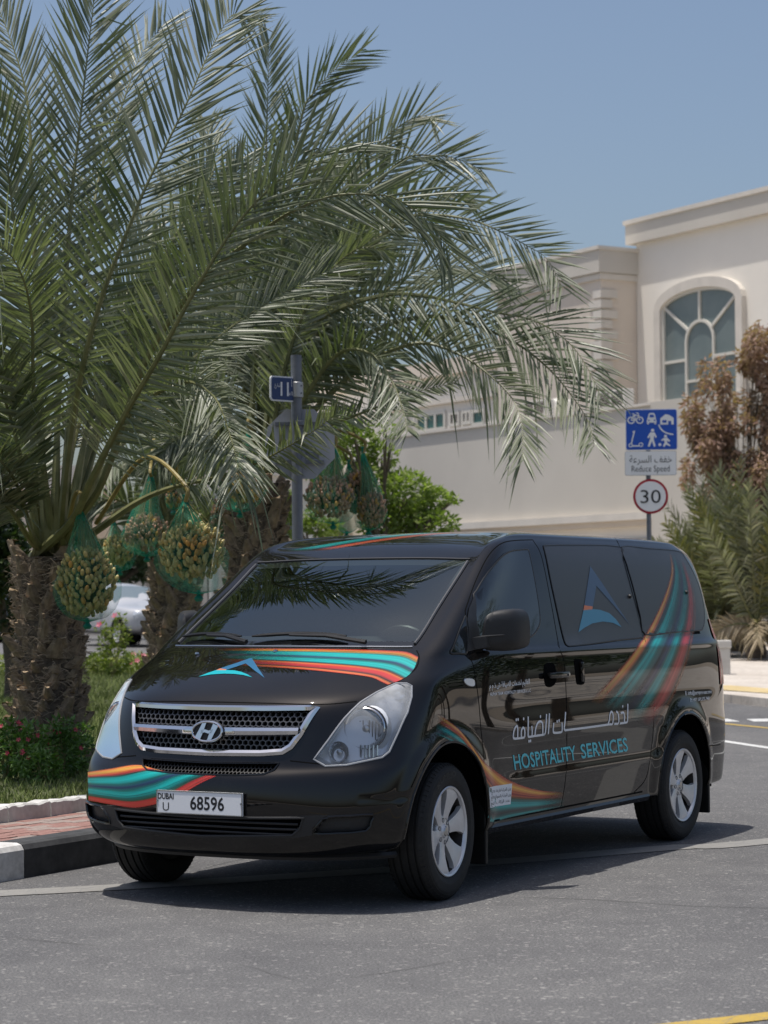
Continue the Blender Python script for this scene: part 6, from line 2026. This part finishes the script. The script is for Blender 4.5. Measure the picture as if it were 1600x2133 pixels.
    # fruit stalk back to the crown
    pp = Vector(palm_pt) - N
    mid = pp * .45 + Vector((0, 0, abs(pp.length) * .28))
    MB().tube(cr([pp, mid, Vector((0, 0, .10)), Vector((0, 0, -.04))], 8), .016, 8).build('fruit_stalk', M_STALK, bag, smooth=True)
    return bag
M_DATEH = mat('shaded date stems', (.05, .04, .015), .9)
M_STALK = noisy('yellow fruit stalk', (.22, .17, .045), (.30, .24, .08), 12, .5)
tg = lambda dv, r: 0 if r.random() < .93 else 1
tgo = lambda dv, r: 1 if (dv - Vector((.12, -.96, .12)).normalized()).length < .46 and r.random() < .9 else (0 if r.random() < .95 else 1)
tb = lambda dv, r: 2 if r.random() < .85 else 1
to = lambda dv, r: 1 if r.random() < .85 else 2
net_bag(0, (168,1058), (182,1296), (180,1212), 64, 76, 16.55, at(140, 1110, 17.1), 'large net of green dates hanging against the nearest palm trunk', 330, tg, 3, True, 1.22)
net_bag(0, (385,1040), (414,1238), (400,1148), 70, 62, 15.9, at(200, 1090, 17.0), 'large net of green and golden dates just left of the windscreen', 330, tgo, 4, True, 1.2)
net_bag(0, (315,985), (306,1160), (305,1108), 46, 40, 21.5, at(372, 1140, 25.8), 'net of brown dates between the two big green nets', 300, tb, 5, False, 1.15)
net_bag(0, (517,897), (500,1068), (510,1012), 42, 34, 21.3, at(530, 985, 21.9), 'net of orange dates hanging on the trunk left of the sign post', 300, to, 6, False, 1.15)
net_bag(0, (697,930), (694,1092), (686,1035), 53, 44, 21.6, at(580, 960, 21.8), 'widest of the three brown date nets right of the sign post', 330, tb, 7, False, 1.15)
net_bag(0, (727,965), (722,1112), (744,1022), 30, 46, 22.0, at(585, 955, 21.9), 'narrow date net behind the other two right of the sign post', 260, tb, 8, False, 1.15)
net_bag(0, (756,938), (768,1106), (774,1062), 30, 38, 21.8, at(590, 950, 21.9), 'rightmost of the three brown date nets right of the sign post', 240, tb, 9, False, 1.15)
net_bag(0, (238,1085), (250,1190), (246,1145), 32, 32, 25.2, at(352, 1150, 25.9), 'distant net of green dates behind the nearest palm', 220, tg, 10, False, 1.3)
net_bag(0, (462,1010), (460,1118), (459,1075), 17, 38, 22.3, at(520, 985, 21.9), 'slim brown date bunch left of the orange one', 160, tb, 12, False, 1.15)
net_bag(0, (360,1000), (362,1062), (361,1035), 14, 22, 22.5, at(372, 1140, 25.8), 'tiny bunch of golden dates above the middle palm trunk', 60, to, 13, False, 1.15)

def foliage(name, clumps, nleaf, size, m, seed, parent=None, base=(0, 0, 0), asp=.45, hang=0.0, flat=0.0):
    """leaf-sized faces spread through ellipsoid clumps"""
    rnd = random.Random(seed); vs = []; fs = []; tone = []; base = Vector(base)
    tot = sum(c[1][0] * c[1][1] * c[1][2] for c in clumps)
    for (c, r_) in clumps:
        c = Vector(c); k_ = int(nleaf * (r_[0]*r_[1]*r_[2]) / tot) + 6
        ct = rnd.uniform(-.18, .18)
        for k in range(k_):
            while True:
                d = Vector((rnd.uniform(-1, 1), rnd.uniform(-1, 1), rnd.uniform(-1, 1)))
                if .05 < d.length < 1: break
            d = d.normalized() * (d.length ** .42)
            q = 1 + .30 * noise.noise(d * 2.1 + c * 3)
            p = c + Vector((d.x * r_[0], d.y * r_[1], d.z * r_[2])) * q
            dr = Vector((rnd.gauss(0, 1), rnd.gauss(0, 1), rnd.gauss(0, .7) - hang * 2.2)) + d * .8
            dr.normalize(); n_ = Vector((rnd.gauss(0, 1), rnd.gauss(0, 1), rnd.gauss(0, 1) + flat))
            w_ = dr.cross(n_)
            if w_.length < 1e-3: continue
            ln = size * rnd.uniform(.6, 1.3); w_ = w_.normalized() * (ln * asp / 2); nn = dr.cross(w_).normalized() * ln * .08
            b = len(vs); p = p - base
            vs += [p, p + dr*ln*.45 - w_ + nn, p + dr*ln, p + dr*ln*.45 + w_ + nn]; fs += [(b, b+1, b+2), (b, b+2, b+3)]
            tn = .45 + ct + rnd.gauss(0, .17); tone += [tn] * 4
    me = newmesh(name, vs, fs, m)
    a = me.attributes.new('tone', 'FLOAT', 'POINT'); a.data.foreach_set('value', [min(1, max(0, x)) for x in tone])
    return link(name, me, parent)
M_LEAFG = leaf_mat('bright tree leaf', [(.0, (.10, .135, .03)), (.4, (.19, .245, .06)), (.75, (.30, .36, .11)), (1, (.40, .43, .17))], .45, .55)
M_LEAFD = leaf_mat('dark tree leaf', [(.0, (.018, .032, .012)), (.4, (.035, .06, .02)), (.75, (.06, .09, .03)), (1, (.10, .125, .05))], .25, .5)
M_LEAFB = leaf_mat('dry brown leaf', [(.0, (.24, .14, .11)), (.4, (.42, .27, .21)), (.75, (.56, .40, .32)), (1, (.66, .52, .42))], .35, .7)
M_LEAFH = leaf_mat('hedge leaf', [(.0, (.10, .13, .025)), (.4, (.19, .235, .045)), (.75, (.29, .32, .08)), (1, (.37, .38, .13))], .3, .55)
M_LEAFP = leaf_mat('periwinkle leaf', [(.0, (.05, .11, .025)), (.4, (.11, .20, .045)), (.75, (.17, .28, .075)), (1, (.25, .34, .12))], .25, .45)
M_FRONDG = leaf_mat('dusty palm leaflet', [(.0, (.09, .098, .056)), (.35, (.18, .187, .115)), (.65, (.27, .27, .18)), (.9, (.38, .365, .26)), (1, (.50, .46, .34))], .2, .5)
M_DRYF = leaf_mat('dry tan palm leaflet', [(.0, (.20, .15, .09)), (.4, (.33, .26, .17)), (.75, (.44, .36, .25)), (1, (.55, .46, .33))], .2, .7)
M_BARK = noisy('bark', (.09, .07, .05), (.15, .12, .085), 10, .95, .5, .02)

def tree(label, base_px, depth, z0, clumps_px, nleaf, size, m, seed, asp=.45, hang=0.0, name='tree', thick=.08, cat='tree', dep=1.0):
    b = at(base_px[0], base_px[1], depth); b.z = z0; s = depth / FPX
    r = empty(name, b); tag(r, label, cat)
    rnd = random.Random(seed); C = []
    for (x, y, rx, ry) in clumps_px:
        p = at(x, y, depth); p.y += rnd.uniform(-.5, .5) * dep; C.append((p, (rx * s, max(rx, ry) * s * .9 * dep, ry * s)))
    foliage('crown', C, nleaf, size, m, seed, r, b, asp, hang)
    tb_ = MB(); top = sum((c[0] for c in C), Vector()) / len(C) - b
    low = min(c[0].z - c[1][2] * .3 for c in C) - b.z
    fork = Vector((top.x * .3, top.y * .3, max(.25, low * .8)))
    tb_.tube([(0, 0, -.05), fork * .5 + Vector((.03, 0, 0)), fork], [thick, thick*.85, thick*.7], 8)
    for (c, q) in C:
        e = c - b; mdl = fork.lerp(e, .55) + Vector((rnd.uniform(-.1, .1), rnd.uniform(-.1, .1), .05))
        tb_.tube([fork, mdl, e], [thick*.6, thick*.35, thick*.12], 6)
        for k in range(3):
            e2 = e + Vector((rnd.uniform(-1, 1)*q[0], rnd.uniform(-1, 1)*q[1], rnd.uniform(-.6, 1)*q[2])) * .85
            tb_.tube([mdl, mdl.lerp(e2, .6), e2], [thick*.25, thick*.15, thick*.05], 5)
    tb_.build('trunk', M_BARK, r, smooth=True)
    return r
tree('bright green leafy tree right of the date nets, in front of the cream wall', (800, 1300), 33, .1,
     [(850,1025,56,40),(905,1035,40,20),(820,1085,70,34),(860,1075,60,32),(760,1010,44,44),(745,920,44,48),(705,895,40,40),(905,1090,46,24),(795,945,32,28),(940,1042,18,12),(830,995,32,18),(805,900,22,14),(670,960,40,50)], 6500, .10, M_LEAFG, 5)
_r = random.Random(19); _cl = []
while len(_cl) < 120:                                      # loose mass of upright sprays, higher towards the right
    x = _r.uniform(1425, 1690); y = _r.uniform(690, 1130)
    if y < 690 + max(0, 1590 - x) * .95 - (60 if _r.random() < .2 else 0): continue
    if x < 1460 and y > 1060: continue
    _cl.append((x, y, _r.uniform(8, 20), _r.uniform(18, 46)))
tree('tall dry reddish brown bush beside the blue sign', (1545, 1345), 47, .38, _cl, 17000, .14, M_LEAFB, 6, .36, .45, 'dry_bush', .022, 'bush')
# street trees across the side road on the right: only their mirror image shows, in the flank of the van
for k, (x, y, h) in enumerate(((15.5, 21.5, 4.6), (19.5, 25.5, 5.4), (24.5, 30.0, 5.0), (13.0, 17.0, 4.2))):
    b = Vector((x, y, .1)); r = empty('tree', b)
    tag(r, ['broad dark street tree mirrored in the middle of the van flank', 'tallest dark street tree mirrored in the sliding door of the van', 'dark street tree mirrored in the rear quarter of the van', 'dark street tree mirrored in the front door of the van'][k], 'tree', 'street trees along the side road')
    rr = random.Random(70 + k); C = [(b + Vector((rr.uniform(-1.3, 1.3), rr.uniform(-1.3, 1.3), h - 1.6 + rr.uniform(-.9, 1.0))), (1.1, 1.1, .9)) for q in range(8)]
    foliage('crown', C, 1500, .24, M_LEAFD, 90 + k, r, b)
    MB().tube([(0, 0, -.1), (.1, 0, 1.2), (0, .1, h - 1.6)], [.16, .13, .08], 8).build('trunk', M_BARK, r, smooth=True)
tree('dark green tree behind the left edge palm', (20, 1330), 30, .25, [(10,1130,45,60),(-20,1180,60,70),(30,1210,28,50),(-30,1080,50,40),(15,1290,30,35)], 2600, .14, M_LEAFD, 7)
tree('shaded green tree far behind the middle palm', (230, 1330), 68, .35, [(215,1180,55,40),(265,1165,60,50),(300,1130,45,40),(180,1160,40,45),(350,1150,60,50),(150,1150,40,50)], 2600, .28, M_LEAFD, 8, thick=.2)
tree('small light green tree in front of the gate', (650, 1300), 52, .3, [(665,1095,28,20),(640,1075,18,16),(615,1095,24,22),(690,1100,24,16),(600,1060,20,30)], 1200, .14, M_LEAFG, 9)
tree('pale green tree behind the middle palm crown', (440, 1300), 56, .3, [(440,1080,40,40),(480,1110,36,34),(400,1060,40,40)], 1300, .2, M_LEAFH, 14, thick=.14)

# stemless young palms below the dry bush
def young_palm(px, py, depth, z0, n, ln, seed, label, leaf=.42):
    b = at(px, py, depth); b.z = z0
    r = empty('young_palm', b); tag(r, label, 'palm plant', 'young palms in the planting bed')
    MB().lathe([(.0, .45), (.16, .40), (.22, .1), (.2, -.05)], 12, 'z').build('stem', M_TRUNK, r, smooth=True)
    rnd = random.Random(seed)
    for k in range(n):
        a = 2*math.pi*(k + rnd.random()*.7)/n; e = R(rnd.choice((20, 40, 58, 68, 76, 82))); L_ = ln * rnd.uniform(.75, 1.15) * (.22 + .78 * math.sin(e) ** 2.2)
        h = Vector((math.cos(a), math.sin(a), 0)); d = h*math.cos(e) + Vector((0, 0, math.sin(e)))
        p = b + Vector((0, 0, .6)); sg_ = rnd.uniform(.15, .5); dry = e < R(30)
        if dry: sg_ = 1.5
        pts = [p + d*(L_*t) + Vector((0, 0, -sg_*L_*.4*t**2.2)) for t in (0, .2, .4, .6, .8, 1)]
        add_frond(r, pts, leaf, seed*50 + k, V=(CC - b).normalized() + Vector((0, 0, .8)), n_leaf=34, width=.055, roll=rnd.uniform(-.8, .8), mm=M_DRYF if dry else (M_FRONDG if rnd.random() < .88 else M_FRONDY), droop=.3)
young_palm(1500, 1345, 45.5, .36, 34, 3.2, 41, 'grey green young palm nearest the sign post, below the dry bush')
young_palm(1575, 1350, 44.5, .36, 32, 3.3, 42, 'grey green young palm at the right edge, below the dry bush')
young_palm(1535, 1350, 48, .38, 28, 4.2, 43, 'tallest grey green young palm, behind the other two')
young_palm(1462, 1345, 49, .38, 26, 2.5, 44, 'young palm just right of the 30 sign')
young_palm(1650, 1350, 46, .38, 20, 2.8, 45, 'young palm cut off by the right edge')

# low hedge with pink flowers and a white border at the far end of the lawn
M_PINK = mat('pink petals', (.55, .08, .16), .5)
M_CRIM = mat('crimson petals', (.50, .015, .07), .5)
def flower_mesh(m, r=.016):
    mb = MB()
    for k in range(5):
        a = 2*math.pi*k/5; e = [(0, 0, 0)] + [(r*q*math.cos(a + b), r*q*math.sin(a + b), .004*q) for q, b in ((.6, -.38), (1.05, -.33), (1.15, 0), (1.05, .33), (.6, .38))]
        mb.add(e, [(0, 1, 2, 3, 4, 5)])
    return mb.mesh('flower', m, fixn=False)
FLR, FLP = flower_mesh(M_CRIM), flower_mesh(M_PINK, .03)
def shrub(label, px, py, depth, z0, clumps_m, nleaf, size, m, seed, flowers=0, fmesh=None, name='flowering_plant', asp=.42, fs=1.0, group='flowering plants at the palm base'):
    b = at(px, py, depth); b.z = z0
    r = empty(name, b); tag(r, label, 'plant', group)
    C = [(b + Vector(c), q) for c, q in clumps_m]; rnd = random.Random(seed)
    foliage('leaves', C, nleaf, size, m, seed, r, b, asp, flat=1.0)
    st = MB()
    for c, q in C:
        for k in range(3):
            e = c - b + Vector((rnd.uniform(-.6, .6)*q[0], rnd.uniform(-.6, .6)*q[1], rnd.uniform(-.2, .7)*q[2]))
            st.tube([(rnd.uniform(-.03, .03), rnd.uniform(-.03, .03), -.03), e*.5 + Vector((.01, 0, .02)), e], [.006, .005, .003], 5)
    st.build('stems', M_STRAND, r); 
    for k in range(flowers):
        c, q = C[rnd.randrange(len(C))]; d = Vector((rnd.uniform(-1, 1), -rnd.uniform(.2, 1), rnd.uniform(-.2, 1))).normalized()
        o = link('flower', fmesh, r); o.location = c - b + Vector((d.x*q[0], d.y*q[1], d.z*q[2])) * 1.12
        o.rotation_mode = 'QUATERNION'; o.rotation_quaternion = (d + Vector((0, -.7, .5))).to_track_quat('Z', 'Y'); o.scale = (fs, fs, fs)
    return r
shrub('red flowered plant at the left edge by the palm base', 12, 1600, 16.3, .25, [((0,0,.20),(.16,.14,.16)),((.05,.0,.34),(.10,.10,.10)),((-.12,0,.30),(.12,.1,.14))], 800, .055, M_LEAFP, 51, 7, FLR)
shrub('red flowered plant left of the palm trunk base', 52, 1602, 16.2, .25, [((0,0,.20),(.13,.12,.14)),((.06,0,.32),(.08,.08,.09))], 620, .055, M_LEAFP, 52, 5, FLR)
shrub('red flowered plant in front of the palm trunk', 128, 1592, 16.5, .25, [((0,0,.18),(.15,.12,.16)),((.03,0,.34),(.09,.08,.10)),((-.06,0,.27),(.08,.08,.12))], 800, .055, M_LEAFP, 53, 6, FLR)
shrub('low leafy plant with two red flowers before the palm', 85, 1612, 16.0, .25, [((0,0,.12),(.14,.10,.10)),((-.08,0,.17),(.08,.08,.09))], 520, .055, M_LEAFP, 54, 3, FLR)
shrub('leafy plant right of the palm base, next to the headlight', 158, 1596, 16.9, .25, [((0,0,.16),(.12,.1,.14)),((.04,0,.28),(.08,.07,.09))], 480, .055, M_LEAFP, 55, 2, FLR)
shrub('tall yellow green shrub with one red flower before the silver car', 238, 1405, 38, .27, [((0,0,.30),(.22,.22,.26)),((.06,0,.70),(.18,.16,.18)),((-.16,0,.52),(.12,.14,.14)),((.10,0,.95),(.10,.10,.12)),((-.18,0,.82),(.09,.09,.10))], 520, .10, M_LEAFH, 56, 2, FLR, name='shrub', fs=3.0, group='shrubs at the far end of the lawn')
for k, x in enumerate((192, 215, 262, 285, 305, 330, 150, 40, 10)):
    shrub(['clipped hedge shrub leftmost behind the trunk', 'small hedge shrub left of the tall shrub', 'hedge shrub with pink flowers right of the tall shrub', 'pink flowered hedge shrub before the middle palm', 'hedge shrub touching the middle palm trunk', 'hedge shrub behind the middle palm trunk', 'hedge shrub hidden by the nearest trunk', 'yellow green hedge shrub left of the nearest trunk', 'yellow green hedge shrub at the left edge'][k],
          x, 1412 + (k % 2) * 3, 39.5 + (k % 3) * .3, .26, [((0,0,.17),(.24,.3,.16)),((.1,0,.24),(.16,.2,.12))], 330, .09, M_LEAFH, 60 + k, 3 if k in (2, 3, 4) else 0, FLP, name='hedge_shrub', fs=1.4, group='hedge shrubs at the far end of the lawn')
bd = MB().box((-9, 40.8, .1), (-2.2, 41.0, .42)).build('border_kerb', M_EDGE); bd['kind'] = 'structure'
# ================================================================== PARKED CARS IN THE BACKGROUND, DRIVER
def suv(label, loc, rz, paint, group='cars parked across the far road'):
    r = empty('parked_car', loc, rz); tag(r, label, 'car', group)
    # cross-sections along the length: x, then (half width, height) from sill to roof centre
    S_ = [
     (2.28, [(.60,.42),(.66,.55),(.70,.72),(.66,.86),(.58,.90),(.35,.92),(0,.93)]),
     (2.10, [(.78,.34),(.84,.52),(.87,.74),(.82,.92),(.70,.965),(.40,.985),(0,.99)]),
     (1.70, [(.86,.30),(.91,.52),(.92,.78),(.89,.97),(.76,1.02),(.42,1.05),(0,1.06)]),
     (.95, [(.88,.28),(.925,.50),(.93,.80),(.91,1.01),(.80,1.07),(.44,1.11),(0,1.12)]),
     (.55, [(.88,.28),(.925,.50),(.93,.80),(.91,1.02),(.80,1.18),(.60,1.30),(0,1.33)]),
     (.05, [(.88,.28),(.925,.50),(.93,.80),(.915,1.03),(.79,1.38),(.66,1.52),(0,1.56)]),
     (-.40, [(.88,.28),(.925,.50),(.93,.80),(.92,1.04),(.78,1.50),(.64,1.63),(0,1.67)]),
     (-1.20, [(.88,.28),(.925,.50),(.93,.81),(.92,1.06),(.78,1.52),(.63,1.65),(0,1.69)]),
     (-1.80, [(.88,.28),(.925,.50),(.93,.82),(.92,1.08),(.76,1.48),(.60,1.60),(0,1.63)]),
     (-2.15, [(.84,.32),(.90,.52),(.91,.82),(.89,1.08),(.74,1.38),(.56,1.48),(0,1.50)]),
     (-2.30, [(.70,.42),(.78,.55),(.80,.82),(.76,1.02),(.66,1.15),(.40,1.20),(0,1.22)])]
    m = 7; vs = []
    for x, sec in S_:
        vs += [(x, y, z) for y, z in sec] + [(x, -y, z) for y, z in reversed(sec[:-1])]
    nn = 2*m - 1; fs = []
    for i in range(len(S_) - 1):
        for k in range(nn - 1): fs.append((i*nn+k, i*nn+k+1, (i+1)*nn+k+1, (i+1)*nn+k))
        fs.append((i*nn+nn-1, i*nn, (i+1)*nn, (i+1)*nn+nn-1))
    fs += [tuple(range(nn)), tuple((len(S_)-1)*nn+k for k in range(nn))]
    bo_ = MB().add(vs, fs).build('body', paint, r, smooth=True)
    sb = bo_.modifiers.new('round', 'SUBSURF'); sb.levels = 2; sb.render_levels = 2
    # glass panels a little proud of the rounded body
    def quad(nm, pts, m_): 
        for s in (1, -1):
            MB().add([(x, y*s, z) for x, y, z in pts], [tuple(range(len(pts)))]).build(nm, m_, r)
    quad('side_window', [(.42,.865,1.06),(-.62,.872,1.07),(-.62,.775,1.47),(-.28,.775,1.46),(.02,.80,1.36)], M_PANE)
    quad('side_window', [(-.68,.872,1.07),(-1.75,.872,1.10),(-1.70,.785,1.42),(-1.3,.775,1.47),(-.68,.775,1.475)], M_PANE)
    MB().add([(.86,.72,1.115),(.90,0,1.145),(.86,-.72,1.115),(.08,-.60,1.545),(.05,0,1.575),(.08,.60,1.545)], [(0,1,4,5),(1,2,3,4)]).build('windscreen', M_CARGLASS, r)
    MB().add([(2.262,.60,.88),(2.11,.80,.92),(2.13,.82,.80),(2.27,.58,.79)], [(0,1,2,3)]).build('headlight', M_LAMPIN, r)
    MB().add([(2.262,-.60,.88),(2.11,-.80,.92),(2.13,-.82,.80),(2.27,-.58,.79)], [(0,1,2,3)]).build('headlight', M_LAMPIN, r)
    MB().bbox((2.20,-.52,.58), (2.275,.52,.80), .02).build('grille', M_ACD, r)
    for k in range(3): MB().box((2.276,-.50,.61 + k*.065), (2.285,.50,.632 + k*.065)).build('grille_slat', M_CHROMED, r)
    MB().bbox((2.16,-.62,.36), (2.262,.62,.50), .02).build('lower_intake', M_ACD, r)
    MB().box((2.285,-.26,.51), (2.295,.26,.57)).build('number_plate', M_PLATE, r)
    for s in (1, -1):
        MB().bbox((.38, s*1.0 - .09, 1.02), (.52, s*1.0 + .09, 1.17), .03).build('wing_mirror', paint, r, smooth=True)
        for x in (1.45, -1.35):
            w_ = empty('wheel', (x, s*.83, .35), 0, r)
            MB().lathe([(.22,-.11),(.33,-.11),(.35,-.08),(.35,.08),(.33,.11),(.22,.11)], 28, 'y').build('tyre', M_TYRE, w_, smooth=True)
            MB().lathe([(0,s*.07),(.06,s*.09),(.2,s*.08),(.225,s*.11)], 20, 'y').build('rim', M_ALLOY, w_, smooth=True)
            MB().lathe([(.345, s*.112),(.41, s*.105),(.42,s*.05)], 28, 'y').build('arch_trim', M_WELL, w_, smooth=True)
    return r
M_CARGLASS = mat('car windscreen', (.16, .20, .22), .1, coat=.5)
M_CARW = mat('silver white car paint', (.50, .50, .51), .3, .1, coat=.8)
M_CARD = mat('dark car paint', (.03, .032, .036), .3, coat=.8)
p = at(262, 1338, 60); suv('silver white car parked across the far road behind the nearest palm', (p.x, p.y, .38), R(-58), M_CARW)
p = at(-28, 1310, 66); suv('dark car at the left edge across the far road', (p.x, p.y, .40), R(-40), M_CARD)

# driver: one skinned body seated behind the wheel, hands on the rim
def driver():
    J = {'pelvis': (-1.22,.40,.97,.15), 'belly': (-1.28,.40,1.12,.145), 'chest': (-1.33,.40,1.30,.155), 'neck': (-1.33,.40,1.44,.06), 'jaw': (-1.31,.40,1.50,.065), 'head': (-1.31,.40,1.60,.095), 'crown': (-1.32,.40,1.68,.06),
         'shL': (-1.31,.60,1.36,.07), 'elL': (-1.03,.66,1.12,.05), 'wrL': (-.72,.575,1.235,.034), 'paL': (-.655,.565,1.265,.034),
         'shR': (-1.31,.20,1.36,.07), 'elR': (-1.03,.14,1.12,.05), 'wrR': (-.72,.205,1.235,.034), 'paR': (-.655,.20,1.265,.034),
         'hipL': (-1.15,.50,.96,.10), 'knL': (-.78,.52,1.02,.075), 'hipR': (-1.15,.30,.96,.10), 'knR': (-.78,.28,1.02,.075), 'ftL': (-.62,.52,.70,.05), 'ftR': (-.62,.28,.70,.05)}
    E = [('pelvis','belly'),('belly','chest'),('chest','neck'),('neck','jaw'),('jaw','head'),('head','crown'),('chest','shL'),('shL','elL'),('elL','wrL'),('wrL','paL'),('chest','shR'),('shR','elR'),('elR','wrR'),('wrR','paR'),('pelvis','hipL'),('hipL','knL'),('knL','ftL'),('pelvis','hipR'),('hipR','knR'),('knR','ftR')]
    for s, y in (('L', .565), ('R', .20)):                    # fingers closed round the rim, thumb on top
        o = 1 if s == 'L' else -1
        for k in range(4):
            z = 1.292 - .018*k; q = (1.0, 1.08, 1.0, .82)[k]
            J[f'f{s}{k}a'] = (-.625, y + .006*o, z, .0095); J[f'f{s}{k}b'] = (-.600, y + .002*o - .012*o*q, z + .002, .009); J[f'f{s}{k}c'] = (-.606, y - .030*o*q, z, .0085)
            E += [(f'pa{s}', f'f{s}{k}a'), (f'f{s}{k}a', f'f{s}{k}b'), (f'f{s}{k}b', f'f{s}{k}c')]
        J[f't{s}a'] = (-.645, y - .026*o, 1.292, .011); J[f't{s}b'] = (-.622, y - .034*o, 1.315, .010); E += [(f'pa{s}', f't{s}a'), (f't{s}a', f't{s}b')]
    names = list(J); me = bpy.data.meshes.new('person')
    me.from_pydata([J[n][:3] for n in names], [(names.index(a), names.index(b)) for a, b in E], [])
    o = bpy.data.objects.new('person', me); COL.objects.link(o)
    sk = o.modifiers.new('skin', 'SKIN'); sk.use_smooth_shade = True
    for i, n in enumerate(names):
        d = me.skin_vertices[0].data[i]; d.radius = (J[n][3], J[n][3]); d.use_root = (n == 'pelvis')
    o.modifiers.new('sub', 'SUBSURF').render_levels = 2
    m_ = mat('dark shirt and skin', (.03, .03, .035), .8); t = NT(m_)
    co = t.coord('Object'); sp_ = t.n('SeparateXYZ'); t.l(co, sp_.inputs[0])
    sk_ = t.math('MAXIMUM', t.math('GREATER_THAN', sp_.outputs[2], 1.445), t.math('GREATER_THAN', sp_.outputs[0], -.76))
    sk_ = t.math('MULTIPLY', sk_, t.math('GREATER_THAN', sp_.outputs[2], 1.18))
    t.l(t.mix(sk_, (.03, .03, .035), (.38, .21, .14)), t.b.inputs['Base Color'])
    me.materials.append(m_)
    o.location = VO; o.rotation_euler = (0, 0, VROT)
    tag(o, 'driver in dark shirt behind the windscreen with both hands on the steering wheel', 'person')
driver()
